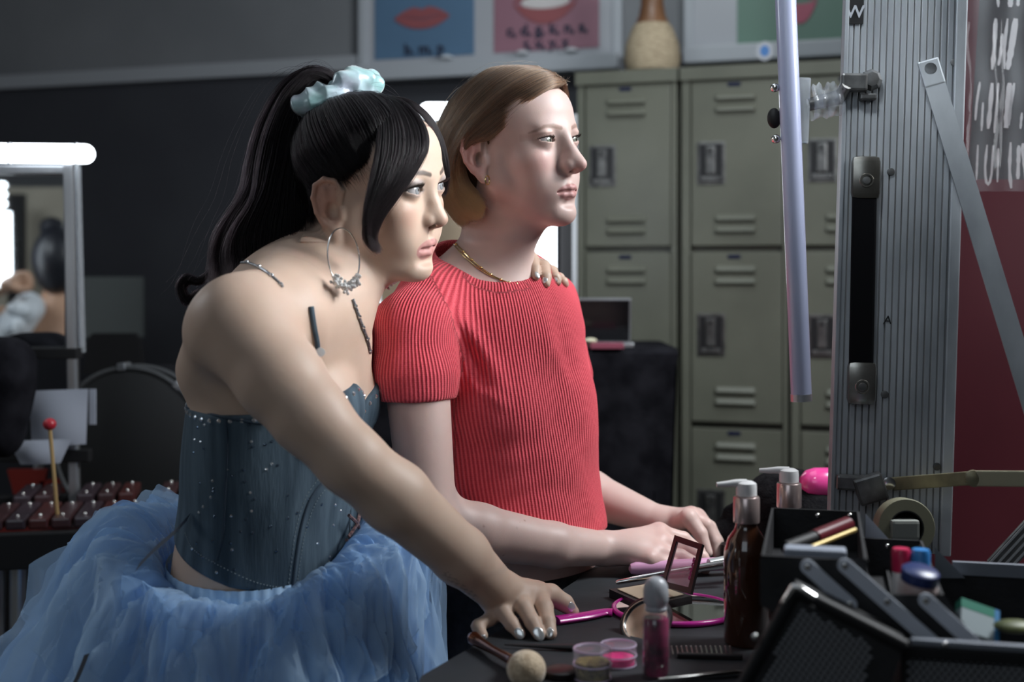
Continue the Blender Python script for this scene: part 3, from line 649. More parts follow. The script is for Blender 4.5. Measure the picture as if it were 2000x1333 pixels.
def hair_mat(name, c1, c2, rough=0.3, ior=1.5, ends=None):
    m = bpy.data.materials.new(name); m.use_nodes = True; nt = m.node_tree; nt.nodes.remove(nt.nodes['Principled BSDF'])
    h = nt.nodes.new('ShaderNodeBsdfHairPrincipled'); h.parametrization = 'COLOR'; h.inputs['Roughness'].default_value = rough; h.inputs['Radial Roughness'].default_value = 0.35; h.inputs['IOR'].default_value = ior
    hi = nt.nodes.new('ShaderNodeHairInfo'); r = nt.nodes.new('ShaderNodeValToRGB'); r.color_ramp.elements[0].color = (*c1, 1); r.color_ramp.elements[1].color = (*c2, 1)
    nt.links.new(hi.outputs['Random'], r.inputs[0]); mxh = nt.nodes.new('ShaderNodeMix'); mxh.data_type = 'RGBA'; rr_ = nt.nodes.new('ShaderNodeMapRange'); rr_.inputs[1].default_value = 0.70; rr_.inputs[2].default_value = 1.0
    nt.links.new(hi.outputs['Intercept'], rr_.inputs[0]); nt.links.new(rr_.outputs[0], mxh.inputs[0]); nt.links.new(r.outputs[0], mxh.inputs[6]); mxh.inputs[7].default_value = (*(ends or c2), 1)
    nt.links.new(mxh.outputs[2], h.inputs['Color']); nt.links.new(h.outputs[0], nt.nodes['Material Output'].inputs[0]); return m
M_H2 = hair_mat('light_brown_hair', (0.026, 0.014, 0.009), (0.20, 0.115, 0.068), 0.25, 1.42, (0.36, 0.21, 0.095))
def HP(H, lst): return [H.L(*p) for p in lst]
g = [[(-0.010, 0.084, 0.076), (0.022, 0.082, 0.070), (0.048, 0.064, 0.052), (0.063, 0.036, 0.026), (0.071, 0.012, 0.010), (0.0765, -0.012, 0.008), (0.078, -0.036, -0.010), (0.075, -0.036, -0.046), (0.070, -0.010, -0.082)],
     [(-0.014, 0.084, 0.077), (0.018, 0.083, 0.075), (0.046, 0.066, 0.059), (0.064, 0.034, 0.037), (0.073, 0.006, 0.019), (0.078, -0.020, 0.006), (0.078, -0.040, -0.018), (0.076, -0.040, -0.052), (0.070, -0.012, -0.088)],
     [(-0.020, 0.083, 0.078), (0.012, 0.084, 0.080), (0.043, 0.066, 0.066), (0.064, 0.030, 0.048), (0.076, -0.004, 0.026), (0.080, -0.030, 0.002), (0.078, -0.046, -0.030), (0.075, -0.040, -0.062), (0.069, -0.014, -0.094)],
     [(-0.022, 0.072, 0.088), (0.015, 0.070, 0.094), (0.050, 0.048, 0.080), (0.070, 0.014, 0.056), (0.081, -0.018, 0.028), (0.084, -0.040, -0.002), (0.080, -0.055, -0.035), (0.076, -0.050, -0.070), (0.068, -0.022, -0.099)],
     [(-0.020, 0.040, 0.106), (0.022, 0.034, 0.105), (0.056, 0.012, 0.086), (0.074, -0.018, 0.058), (0.083, -0.045, 0.026), (0.083, -0.062, -0.008), (0.078, -0.072, -0.042), (0.072, -0.066, -0.075), (0.062, -0.048, -0.103)],
     [(-0.018, 0.000, 0.113), (0.022, -0.012, 0.110), (0.052, -0.035, 0.088), (0.068, -0.058, 0.056), (0.075, -0.076, 0.022), (0.074, -0.085, -0.012), (0.070, -0.088, -0.046), (0.063, -0.080, -0.080), (0.052, -0.064, -0.106)],
     [(-0.010, -0.045, 0.103), (0.015, -0.065, 0.095), (0.032, -0.085, 0.070), (0.043, -0.099, 0.040), (0.048, -0.107, 0.010), (0.048, -0.108, -0.022), (0.045, -0.103, -0.055), (0.040, -0.092, -0.085), (0.032, -0.078, -0.108)],
     [(0.000, -0.065, 0.092), (0.000, -0.085, 0.080), (0.000, -0.102, 0.060), (0.000, -0.112, 0.035), (0.000, -0.117, 0.008), (0.000, -0.116, -0.024), (0.000, -0.108, -0.055), (0.000, -0.095, -0.085), (0.000, -0.080, -0.107)]]
gn = [HP(H2, x) for x in g]
S1 = np.concatenate([guide_field(gn, 7500, 0.0016, rng, 26, (0, 1), 0.006, H2.L(0, -0.01, 0.02)), guide_field(gn, 3800, 0.0016, rng, 26, (0, 0.45), 0.003, H2.L(0, -0.01, 0.02))]) if True else guide_field(gn, 6500, 0.0016, rng, 26, (0, 1), 0.010, H2.L(0, -0.01, 0.02))
g2 = [[(-r-(0.0 if i else 0.03), f_, u) for i, (r, f_, u) in enumerate(x)] for x in g]
g2 = [[x[0]]+[(min(p[0], -0.02) if False else p[0], p[1], p[2]) for p in x[1:]] for x in g2]
S2 = guide_field([HP(H2, x) for x in g2], 2600, 0.0016, rng, 26, (0, 1), 0.010, H2.L(0, -0.01, 0.02))
fly = guide_field(gn, 90, 0.006, rng, 26, (0, 1))
strands('hair_strands', trim(np.concatenate([S1, S2]), 0.93, 1.0, rng), 0.00032, M_H2, W2, 0.4)
strands('flyaway_hairs', fly, 0.00011, M_H2, W2, 0.3)['kind'] = 'stuff'
# short fine hairs at the front hairline
fr = []
for i in range(60):
    t = random.random(); p = V(-0.02+0.05*t, 0.083-0.012*t, 0.078); dr = V(random.uniform(-0.3, 0.5), random.uniform(0.1, 0.9), random.uniform(0.2, 1.0)); dr = dr/np.linalg.norm(dr)*random.uniform(0.008, 0.02)
    fr.append([H2.L(*(p+dr*q+V(0, 0, -0.004*q*q))) for q in (0, 0.3, 0.6, 1)])
strands('flyaway_hairs', np.array(fr), 0.00010, M_H2, W2, 0.3)['kind'] = 'stuff'
for p_ in ((0.0315, 0.083, 0), (-0.0315, 0.083, 0), (0, 0.118, -0.04), (0, 0.07, -0.115), (0.08, -0.006, -0.012)): print('H2', p_, proj(H2.L(*p_)))
# ---------------------------------------------------------------- woman in the denim corset and blue tutu
def bvh_of(v, f): return BVHTree.FromPolygons([tuple(p) for p in v], [tuple(int(i) for i in q) for q in f])
def hit(b, px, py, off=0.0):
    """where the sight line through (px, py) meets a surface; returns point (lifted by off along the normal) and normal"""
    o = Vector((0, 0, CZ)); d = (Vector(P(px, py, 1.0))-o).normalized(); loc, n, i, t = b.ray_cast(o, d)
    if loc is None: return None, None
    n = np.array(n); n = -n if n @ np.array(d) > 0 else n
    return np.array(loc)+n*off, n
H1 = Head((-0.178, 1.615, CZ+0.1144), 24, -4, 9, 1.02, jaw=0.049, chin_f=0.0645, chin_u=-0.0995, bridge=0.0815, nose_f=0.0975, nose_u=-0.037, lip_f=0.0805, lip_r=0.80, mouth_u=-0.0725, eye_h=1.02, gap=0.0028, ear=(0.0735, -0.006, -0.019), ear_z=1.08, brow_u=0.003, eye_f=0.0715)
W1 = empty('person', (-0.27, 1.60, 0.0), 'woman leaning over in a studded denim corset and pale blue tulle tutu, black high ponytail', 'person')
s1 = Sdf(); head_sdf(s1, H1, H1.kw)
_a = math.radians(17); T1f = V(math.cos(_a), -math.sin(_a), 0); T1r = V(-math.sin(_a), -math.cos(_a), 0); T1 = np.stack([T1r, T1f, V(0, 0, 1)], 1)
O1 = P(556, 770, 1.60)
def t1(r, f, u): return O1+T1 @ V(r, f, u)
s1.rc(H1.L(0, -0.030, -0.045), P(604, 545, 1.61), 0.049, 0.052, 0.02)
s1.rc(H1.L(0, 0.022, -0.078), P(664, 606, 1.585), 0.028, 0.026, 0.03)
s1.rc(H1.L(0.045, -0.012, -0.055), P(655, 626, 1.56), 0.014, 0.012, 0.03); s1.rc(P(600, 590, 1.55), P(560, 620, 1.50), 0.045, 0.05, 0.05); s1.rc(P(648, 600, 1.585), P(610, 600, 1.57), 0.032, 0.036, 0.05)
sn1 = P(464, 630, 1.445); sf1 = P(676, 622, 1.765)
s1.rc(P(600, 552, 1.61), sn1+V(0.012, 0.01, 0.004), 0.040, 0.046, 0.035); s1.rc(P(610, 560, 1.63), sf1, 0.04, 0.040, 0.035)
def torso1(sd, o):
    sd.el(P(578, 670, 1.60), (0.135+o, 0.083+o, 0.12), T1, 0.04)
    sd.el(P(544, 790, 1.60), (0.133+o, 0.092+o, 0.17), T1, 0.04)
    sd.el(t1(0.040, 0.062, -0.012), (0.058+o, 0.054+o, 0.058+o), T1, 0.014); sd.el(t1(-0.072, 0.040, -0.012), (0.054+o, 0.052+o, 0.056+o), T1, 0.012)
    sd.el(P(526, 970, 1.60), (0.116+o, 0.094+o, 0.15), T1, 0.05)
    sd.el(P(514, 1150, 1.61), (0.132+o, 0.102+o, 0.13), T1, 0.05)
torso1(s1, 0.0)
arm1 = [sn1, P(548, 742, 1.415), P(604, 812, 1.40), P(686, 900, 1.39), P(772, 972, 1.415), P(900, 1086, 1.475), P(976, 1158, 1.53)]
s1.chain(arm1, [0.054, 0.0475, 0.0415, 0.0365, 0.0385, 0.0325, 0.0255], 0.012, 0.02)
s1.rc(P(430, 660, 1.47), P(400, 720, 1.52), 0.035, 0.03, 0.04)
wr1 = arm1[-1]
k1 = [P(1052, 1160, 1.545), P(1022, 1163, 1.535), P(995, 1177, 1.528), P(974, 1192, 1.522)]
hand(s1, wr1, [(k1[0], 0.0135), (k1[1], 0.0135), (k1[2], 0.0125), (k1[3], 0.0115)], [
    ([k1[0], P(1064, 1187, 1.515), P(1070, 1214, 1.495), P(1076, 1238, 1.482)], (0.0118, 0.0100, 0.0088, 0.0072)),
    ([k1[1], P(1024, 1187, 1.508), P(1040, 1216, 1.49), P(1053, 1240, 1.478)], (0.0115, 0.0102, 0.009, 0.0075)),
    ([k1[2], P(984, 1198, 1.506), P(1000, 1220, 1.494), P(1015, 1239, 1.484)], (0.0110, 0.0098, 0.0086, 0.007)),
    ([k1[3], P(957, 1210, 1.51), P(933, 1224, 1.498), P(943, 1242, 1.488)], (0.0095, 0.0082, 0.0078, 0.0062)),
    ([wr1+V(0.03, 0.015, -0.004), P(1075, 1163, 1.57), P(1103, 1179, 1.575), P(1119, 1196, 1.575)], (0.015, 0.0135, 0.0108, 0.0078))], wr=0.0255)
s1.el(P(1016, 1168, 1.55), (0.026, 0.026, 0.018), np.eye(3), 0.012)
# far arm passes behind the other woman's back, hand on her far shoulder
s1.chain([sf1, P(800, 690, 1.97), P(850, 700, 2.06)], [0.043, 0.038, 0.034], 0.012, 0.02); s1.chain([P(850, 700, 2.06), P(930, 600, 2.08), P(985, 535, 2.045)], [0.036, 0.032, 0.023], 0.012)
def fing(tip, dip, pip, base, r):
    """finger draped over the other woman's shoulder, its end resting on the knit"""
    t_, n_ = hit(BVS, tip[0], tip[1], r*0.55); d_, _n = hit(BVS, dip[0], dip[1], r*0.75)
    dt = t_[1]; d_ = d_ if d_ is not None else P(dip[0], dip[1], dt+0.008); d_[1] = min(d_[1], dt+0.012)
    return ([P(base[0], base[1], dt+0.062), P(pip[0], pip[1], dt+0.030), P(dip[0], dip[1], d_[1]), P(tip[0], tip[1], dt)], (r*1.15, r*1.08, r*0.95, r*0.70))
FG = [fing((1047, 541), (1045, 526), (1038, 506), (1012, 501), 0.0088), fing((1067, 555), (1066, 541), (1062, 521), (1034, 509), 0.0088), fing((1088, 552), (1085, 544), (1077, 531), (1054, 520), 0.0086), fing((1104, 556), (1100, 551), (1092, 544), (1072, 535), 0.0074)]
kk = [g_[0][0] for g_ in FG]
hand(s1, P(985, 535, 2.045), [(p, 0.0110) for p in kk], FG)
c1 = H1.o; fb1 = (c1+V(-0.11, -0.13, -0.14), c1+V(0.13, 0.10, 0.08))
v1, f1 = surf(s1, (-0.46, 1.30, 0.85), (0.16, 2.14, 1.62), 0.0028, [(fb1[0], fb1[1], 0.00125), (P(925, 1, 1.48)*V(1, 0, 0)+V(0, 1.455, 0.925), V(0.09, 1.62, 1.02), 0.0014), (V(0.005, 1.82, 1.330), V(0.095, 2.03, 1.42), 0.0014)])
me = mesh_np('body', v1, f1)
SK1 = dict(skin=(0.56, 0.41, 0.32), blush=(0.46, 0.19, 0.14), blush_k=0.35, brow=(0.03, 0.022, 0.02), brow_k=0.85, shadow=(0.20, 0.20, 0.23), shadow_k=0.6, liner=(0.01, 0.01, 0.012), liner_k=0.97, lw=1.5, lip=(0.46, 0.19, 0.19), lip_k=0.8, hairline=(0.000, 0.85, 0.0, (0.03, 0.022, 0.02)))
c = face_paint(H1, v1, SK1)
kn_ = np.zeros(len(v1))
for p in k1+kk: kn_ = np.maximum(kn_, np.exp(-(np.linalg.norm(v1-p, axis=1)/0.016)**2))
c = c*(1-0.35*kn_[:, None])+np.array(SK1['blush'])*0.35*kn_[:, None]
# small line of script inked on the forearm
pj = np.stack([1000+F*v1[:, 0]/v1[:, 1], HY-(v1[:, 2]-CZ)*F/v1[:, 1]], 1); g_ = np.random.default_rng(5)
tt = ((pj-V(868, 1120)) @ nrm(V(64, 52))); nn_ = ((pj-V(868, 1120)) @ nrm(V(-52, 64)))
ink = (tt > 0) & (tt < 82) & (np.abs(nn_) < 6) & (v1[:, 1] < 1.5) & (np.sin(tt*0.62)+np.sin(tt*1.3+1)+0.6*np.sin(nn_*0.9) > 0.1)
c[ink] = c[ink]*0.55+np.array((0.10, 0.09, 0.09))*0.45
paint(me, 'pigment', c)
body1 = link('body', me, skin_mat('warm_skin', 0.12, 0.50), None); body1.parent = W1; body1.location = -W1.location
eyes(H1, W1, (0.93, -0.33, 0.03), (0.26, 0.27, 0.28), M_EYE)
lashes(H1, W1, M_LASH, 0.009, 0.0003)
M_TEETH = mat('teeth', (0.8, 0.78, 0.74), 0.2)
mb = MB()
for r_ in (-0.0135, -0.0045, 0.0045, 0.0135): mb.ball(H1.L(r_, 0.0745-22*r_*r_, -0.0715), (0.0046, 0.003, 0.0042), H1.M)
mb.build('teeth', M_TEETH, W1, True)
BV1 = bvh_of(v1, f1)
# finger nails
M_NAIL = mat('silver_polish', (0.72, 0.74, 0.74), 0.18, 0.55, coat=1.0); M_NAT = mat('bare_nail', (0.72, 0.52, 0.48), 0.25, coat=0.6)
def nail(b, px, py, dirpx, r, m, parent):
    p, n = hit(b, px, py, -0.0006)
    if p is None: return
    d = nrm(np.array([dirpx[0], 0, -dirpx[1]], float)); R = basis(n, d)
    MB().ball(p, (r*1.30, r*0.92, 0.0010), R, 16, 8).build('nail', m, parent, True)
for px, py, dr, r in ((1014, 1238, (0.6, 0.8), 0.0055), (1052, 1239, (0.5, 0.85), 0.0065), (1073, 1236, (0.2, 1), 0.0048), (1117, 1187, (0.6, 0.8), 0.0055), (945, 1246, (0.5, 0.5), 0.003)): nail(BV1, px, py, dr, r, M_NAIL, W1)
for px, py, dr, r in ((1050, 537, (0.2, 1), 0.0042), (1064, 547, (0.0, 1), 0.0042), (1084, 548, (0.4, 1), 0.0040)): nail(BV1, px, py, dr, r, M_NAIL, W1)

# corset
cs = Sdf(); torso1(cs, 0.0045)
def ztop(ph): return np.interp(np.abs(np.where(ph+0.32 > math.pi, ph+0.32-2*math.pi, ph+0.32)), [0, 0.18, 0.55, 0.95, 1.5, 2.0, 2.6, 3.14], [-0.166, -0.150, -0.128, -0.142, -0.158, -0.160, -0.152, -0.136])+CZ
def zbot(ph): return np.interp(np.abs(ph), [0, 0.4, 1.0, 1.5, 2.1, 2.6, 3.14], [-0.372, -0.378, -0.372, -0.360, -0.332, -0.308, -0.300])+CZ
AX1 = P(538, 800, 1.60)
def ang1(X, Y): x = X-AX1[0]; y = Y-AX1[1]; return np.arctan2(x*T1r[0]+y*T1r[1], (x*T1f[0]+y*T1f[1]))
cs.fn(lambda X, Y, Z: ztop(ang1(X, Y))-Z+0*Z if False else -(Z-ztop(ang1(X, Y))), V(-0.5, 1.35, 1.0), V(0.0, 1.85, 1.35), 0.004)
cs.fn(lambda X, Y, Z: Z-zbot(ang1(X, Y)), V(-0.5, 1.35, 0.8), V(0.0, 1.85, 1.07), 0.004)
def lace_gap(X, Y, Z):
    a_ = np.abs(ang1(X, Y)+0.02); zz = (Z-(CZ-0.325))/0.052
    w_ = 0.16*np.clip(1-zz*zz, 0, 1)**0.5
    return np.maximum((a_-w_)*0.1, -(ang1(X, Y)*0+0.05-np.abs(a_)*0.0)-0)*1.0+np.where(np.abs(zz) > 1, 0.02, 0.0)
cs.fn(lace_gap, P(640, 1150, 1.6), P(760, 950, 1.45)*V(1, 0, 1)+V(0, 1.7, 0), 0.001)
# waist crease folds
for (a, b, r) in (((362, 985), (470, 975), 0.004), ((470, 1000), (600, 985), 0.0045), ((440, 1045), (640, 1030), 0.004)):
    pass
vc, fc = surf(cs, (-0.46, 1.38, 0.94), (-0.10, 1.80, 1.27), 0.0022)
M_DEN = mat('studded_denim', (0.08, 0.14, 0.20), 0.85, spec=0.25)
noisy(M_DEN, (0.040, 0.064, 0.088), (0.088, 0.128, 0.164), 60, 6, (1, 1, 0.10), bump=0.35, bscale=420)
me = mesh_np('corset', vc, fc); co_ = link('corset', me, M_DEN, None); co_.parent = W1; co_.location = -W1.location
BVC = bvh_of(vc, fc)
M_GEM = mat('rhinestone', (0.80, 0.84, 0.88), 0.12, 0.85); M_GEMD = mat('dark_rhinestone', (0.16, 0.22, 0.30), 0.15, 0.9)
def gem(mb, p, n, r):
    R = basis(n, (0, 0, 1) if abs(n[2]) < 0.9 else (1, 0, 0)); mb.lathe(p-np.asarray(n)*r*0.2, [(r*0.9, 0), (r, r*0.25), (r*0.55, r*0.75), (0, r*0.8)], R, 8)
rim = []
for ph in np.linspace(-3.1, 3.1, 62):
    o_ = Vector(tuple(AX1[:2]))
    zc = float(ztop(ph))-0.007; dr = T1f*math.cos(ph)+T1r*math.sin(ph)
    loc, n, i, t = BVC.ray_cast(Vector((*(AX1[:2]+dr[:2]*0.4), zc)), Vector((-dr[0], -dr[1], 0)))
    if loc is not None: rim.append((np.array(loc), np.array(n)*(1 if np.array(n) @ dr > 0 else -1)))
for p, n in rim:
    mb = MB(); gem(mb, p, n, 0.0030); o = mb.build('rhinestone', M_GEM, co_, org=None)
g_ = np.random.default_rng(11)
for i in range(80):
    px, py = g_.uniform(366, 720), g_.uniform(825, 1120); p, n = hit(BVC, px, py, 0.0)
    if p is None: continue
    mb = MB(); gem(mb, p, n, 0.0019); mb.build('rhinestone', M_GEMD if i % 3 else M_GEM, co_)
M_THR = mat('pale_thread', (0.30, 0.36, 0.38), 0.8); M_SEAM = mat('denim_seam', (0.03, 0.05, 0.075), 0.9)
def on_corset(pts, off, n=60):
    out = []
    for q in spline(np.array([(a, b, 0) for a, b in pts]), n):
        p, _ = hit(BVC, q[0], q[1], off)
        if p is not None: out.append(p)
    return out
for pts in ([(441, 818), (444, 880), (440, 960), (436, 1040), (424, 1095)], [(640, 930), (606, 975), (588, 1030), (578, 1090), (571, 1150)], [(362, 795), (420, 812), (500, 826), (540, 824)]):
    q = on_corset(pts, 0.0004)
    if len(q) > 4: MB().tube(q, 0.0016, 6).build('seam', M_SEAM, co_, True)
def stitches(pts, n):
    q = on_corset(pts, 0.0006, n*2); mb = MB()
    for i in range(0, len(q)-1, 2): mb.tube([q[i], q[i]*0.3+q[i+1]*0.7], 0.00045, 5)
    if mb.n: mb.build('stitching', M_THR, co_)['kind'] = 'stuff'
stitches([(650, 938), (618, 980), (598, 1032), (587, 1090), (579, 1148)], 34); stitches([(630, 925), (598, 970), (579, 1028), (570, 1090), (562, 1150)], 30)
stitches([(362, 1042), (380, 1075), (430, 1106), (500, 1138), (560, 1148), (620, 1138), (660, 1118)], 60)
# laces across the front gap
M_LACE = noisy(mat('beaded_lace', (0.18, 0.10, 0.09), 0.4, 0.3), (0.06, 0.04, 0.05), (0.35, 0.20, 0.18), 300)
for i in range(3):
    z0 = CZ-0.290-0.030*i
    for s_ in (1, -1):
        a = s_*0.155; b = -a; pA = AX1*V(1, 1, 0)+(T1f*math.cos(a)+T1r*math.sin(a))*0.1085; pB = AX1*V(1, 1, 0)+(T1f*math.cos(b)+T1r*math.sin(b))*0.1085
        x_off = V(-0.003*i, 0, 0)
        MB().tube(spline([pA+V(0, 0, z0)+x_off, (pA+pB)/2+T1f*0.004+V(0, 0, z0-0.013)+x_off, pB+V(0, 0, z0-0.026)+x_off], 8), 0.0022, 6).build('lace', M_LACE, co_, True)
# shoulder straps
M_STRAP = noisy(mat('beaded_strap', (0.35, 0.35, 0.36), 0.3, 0.7), (0.08, 0.09, 0.10), (0.5, 0.52, 0.55), 500)
def strap(pts, r, name='strap', m=M_STRAP, w_=1.0, b=None, parent=None, n=40, off=None, dmin=0.0):
    q = []
    for s_ in spline(np.array([(a, b_, 0) for a, b_ in pts]), n):
        p, _ = hit(b or BV1, s_[0], s_[1], r*0.6 if off is None else off)
        if p is not None and p[1] > dmin: q.append(p)
    q = [p for i, p in enumerate(q) if i == 0 or np.linalg.norm(p-q[i-1]) < 0.05]
    return MB().tube(q, r, 8).build(name, m, parent or W1, True), q
o, q = strap([(458, 517), (480, 514), (500, 520), (520, 532), (541, 550), (552, 562)], 0.0016)
for i in range(4, len(q), 9): mbg = MB(); gem(mbg, q[i]+V(0, -0.001, 0.001), (0, -0.8, 0.6), 0.0026); mbg.build('rhinestone', M_GEM, o)
o, q = strap([(688, 585), (697, 610), (706, 635), (716, 662), (722, 690)], 0.0019)
for i in range(5, len(q), 8): mbg = MB(); gem(mbg, q[i]+V(0.001, -0.002, 0), (0.2, -0.95, 0.2), 0.0022); mbg.build('rhinestone', M_GEM, o)
o, q = strap([(606, 600), (612, 640), (617, 665), (620, 690), (626, 715), (633, 738), (642, 765)], 0.0030, 'strap', M_DEN, dmin=1.455, n=80)
p, n = hit(BV1, 621, 692, 0.0036)
if p is not None: MB().lathe(p, [(0.0050, 0), (0.0050, 0.001), (0, 0.0018)], basis((0.1, -1, 0), (0, 0, 1)), 16).build('button', mat('white_button', (0.85, 0.87, 0.88), 0.3), o, True)

# hoop earrings with bead clusters
M_SIL = mat('silver', (0.75, 0.74, 0.72), 0.18, 1.0)
M_BEAD = mat('silver_beads', (0.85, 0.84, 0.82), 0.32, 0.8)
def hoop(cx, cy, d, ax, ay, tilt, name='earring'):
    c = P(cx, cy, d); R = basis((math.sin(0.5), -math.cos(0.5), 0), (1, 0, 0))
    R = np.stack([nrm(V(0.85, 0.45, tilt)), nrm(V(-tilt, 0, 1)), nrm(np.cross(V(0.85, 0.45, tilt), V(-tilt, 0, 1)))], 1)
    e = MB().ring(c, R, ax, ay, 0.0009, 48, 8).build(name, M_SIL, W1, True); mb = MB(); g_ = np.random.default_rng(3)
    for i in range(150):
        t = -math.pi/2+g_.uniform(-0.85, 0.85); p = c+R[:, 0]*math.cos(t)*ax+R[:, 1]*math.sin(t)*ay+g_.normal(0, 0.0024, 3); mb.ball(p, 0.0021, None, 7, 5)
    mb.build('bead_cluster', M_BEAD, e, True)['kind'] = 'stuff'
hoop(671, 503, 1.505, 0.0195, 0.0345, 0.12)
hoop(752, 502, 1.632, 0.017, 0.0325, 0.1)

# hair
M_H1 = hair_mat('black_hair', (0.0025, 0.002, 0.003), (0.011, 0.007, 0.008), 0.32, 1.28)
M_HC1 = mat('black_hair_under', (0.006, 0.005, 0.006), 1.0, spec=0.0)
hb = Sdf(); hb.el(H1.L(0, -0.014, 0.030), V(0.0740, 0.0890, 0.079)*1.02, H1.M, 0.01); hb.el(H1.L(0, 0.02, 0.046), V(0.062, 0.062, 0.047)*1.02, H1.M, 0.015)
hb.el(H1.L(0, -0.055, -0.02), V(0.052, 0.04, 0.06), H1.M, 0.03)
def hairline1(X, Y, Z):
    q = [((X-H1.o[0])*H1.M[0, i]+(Y-H1.o[1])*H1.M[1, i]+(Z-H1.o[2])*H1.M[2, i])/1.02 for i in range(3)]
    r, f_, u = q
    return np.maximum(-(f_-(-0.008+0.85*(u-0.0).clip(-0.1, 1))), u-0.078)*0.8
hb.fn(hairline1, H1.o-0.14, H1.o+0.14, 0.004); hb.el(H1.L(0.078, -0.010, -0.017), (0.016, 0.026, 0.034), H1.M, 0.003, 's'); hb.el(H1.L(-0.078, -0.010, -0.017), (0.016, 0.026, 0.034), H1.M, 0.003, 's')
a0, b0 = hbox(H1); v, f = surf(hb, a0-0.01, b0+0.01, 0.003)
o = link('hair', mesh_np('hair', v, f), M_HC1, None); o.parent = W1; o.location = -W1.location
rng = np.random.default_rng(31)
RG = P(652, 208, 1.665)     # where the ponytail is tied
tie = H1.inv(RG); tie = tuple(tie)
def toward(p, lift=0.012):
    """path from a hairline point up over the skull to the tie"""
    a = V(*p); b = V(*tie); out = []
    for t in np.linspace(0, 1, 7):
        q = a*(1-t)+b*t; c0 = V(0, -0.012, 0.03); dlt = q-c0; rad = 1/np.sqrt((dlt[0]/0.0780)**2+(dlt[1]/0.0945)**2+(dlt[2]/0.0845)**2)
        q2 = c0+dlt*max(rad, 1.0) if t < 0.9 else q; out.append(H1.L(*q2))
    return out
hl = [(0.0, 0.078, 0.075), (0.022, 0.078, 0.072), (0.042, 0.070, 0.062), (0.056, 0.052, 0.046), (0.066, 0.030, 0.028), (0.071, 0.008, 0.012), (0.074, -0.010, 0.018), (0.074, -0.036, 0.004), (0.068, -0.046, -0.030), (0.055, -0.055, -0.052), (0.03, -0.07, -0.065), (0.0, -0.078, -0.068)]
gl = [toward(p) for p in hl]
SS = [guide_field(gl, 9500, 0.0011, rng, 20, (0, 1), 0.003, H1.L(0, -0.01, 0.02))]
gr_ = [toward((-p[0], p[1], p[2])) for p in hl]
SS.append(guide_field(gr_, 1600, 0.0010, rng, 20, (0, 1), 0.004, H1.L(0, -0.01, 0.02)))
# face-framing lengths
def pxg(l, dd): return [P(x, y, d) for (x, y), d in zip(l, dd)]
A1 = pxg([(748, 186), (790, 200), (826, 240), (836, 285), (812, 335), (776, 385), (744, 430), (733, 465), (744, 492)], [1.60, 1.575, 1.56, 1.545, 1.535, 1.525, 1.52, 1.52, 1.525])
A2 = pxg([(745, 186), (775, 205), (798, 250), (800, 300), (778, 350), (748, 395), (728, 435), (724, 468), (741, 494)], [1.60, 1.57, 1.55, 1.53, 1.52, 1.515, 1.515, 1.518, 1.524])
A3 = pxg([(742, 187), (757, 210), (768, 255), (765, 305), (748, 355), (729, 400), (719, 440), (720, 470), (739, 494)], [1.60, 1.565, 1.54, 1.52, 1.51, 1.508, 1.51, 1.515, 1.523])
A4 = pxg([(738, 188), (738, 215), (738, 260), (733, 310), (722, 360), (714, 405), (712, 440), (716, 470), (737, 494)], [1.60, 1.565, 1.535, 1.515, 1.508, 1.506, 1.508, 1.514, 1.522])
SS.append(trim(guide_field([A1, A2, A3, A4], 4200, 0.0014, rng, 28, (0, 1)), 0.74, 1.0, rng))
B1 = pxg([(760, 188), (800, 196), (838, 226), (862, 270), (873, 315), (875, 350), (868, 388)], [1.63, 1.63, 1.635, 1.645, 1.65, 1.655, 1.66])
B2 = pxg([(755, 190), (795, 202), (830, 232), (850, 268), (864, 312), (869, 345), (864, 380)], [1.63, 1.625, 1.628, 1.635, 1.645, 1.652, 1.658])
SS.append(trim(guide_field([B1, B2], 900, 0.0012, rng, 24, (0, 1)), 0.8, 1.0, rng))
HS = np.concatenate([s_ for s_ in SS[:2]]); t0_ = rng.uniform(0, 0.09, len(HS))**1.0; HT = np.zeros_like(HS)
for k_ in range(20):
    x_ = (t0_+(1-t0_)*k_/19)*19; i_ = np.minimum(x_.astype(int), 18); f_ = (x_-i_)[:, None]; HT[:, k_] = HS[np.arange(len(HS)), i_]*(1-f_)+HS[np.arange(len(HS)), i_+1]*f_
strands('hair_strands', HT, 0.00032, M_H1, W1, 0.6, 0.2)
bh = []
for i in range(420):
    u_ = random.random()*8.0; i0 = int(u_); p = V(*hl[2+min(i0, 7)])*(1-(u_-i0))+V(*hl[min(3+i0, 10)])*(u_-i0); q_ = V(*tie)-p; q_ /= np.linalg.norm(q_)
    s0_ = p+V(0.001, random.gauss(0, 0.003), random.gauss(0, 0.003)); dn_ = V(0.0, random.uniform(0.2, 0.9), random.uniform(-1.0, -0.2)); ln = random.uniform(0.006, 0.018)
    bh.append([H1.L(*(s0_+q_*0.012*(1-t_)+dn_*ln*t_*t_+V(0.0008+0.001*t_, 0, 0))) for t_ in (0, 0.35, 0.7, 1)])
strands('hairline_wisps', np.array(bh), 0.00018, M_H1, W1, 0.2)['kind'] = 'stuff'
for s_ in SS[2:]: strands('fringe_strands', s_, 0.00030, M_H1, W1, 0.3)
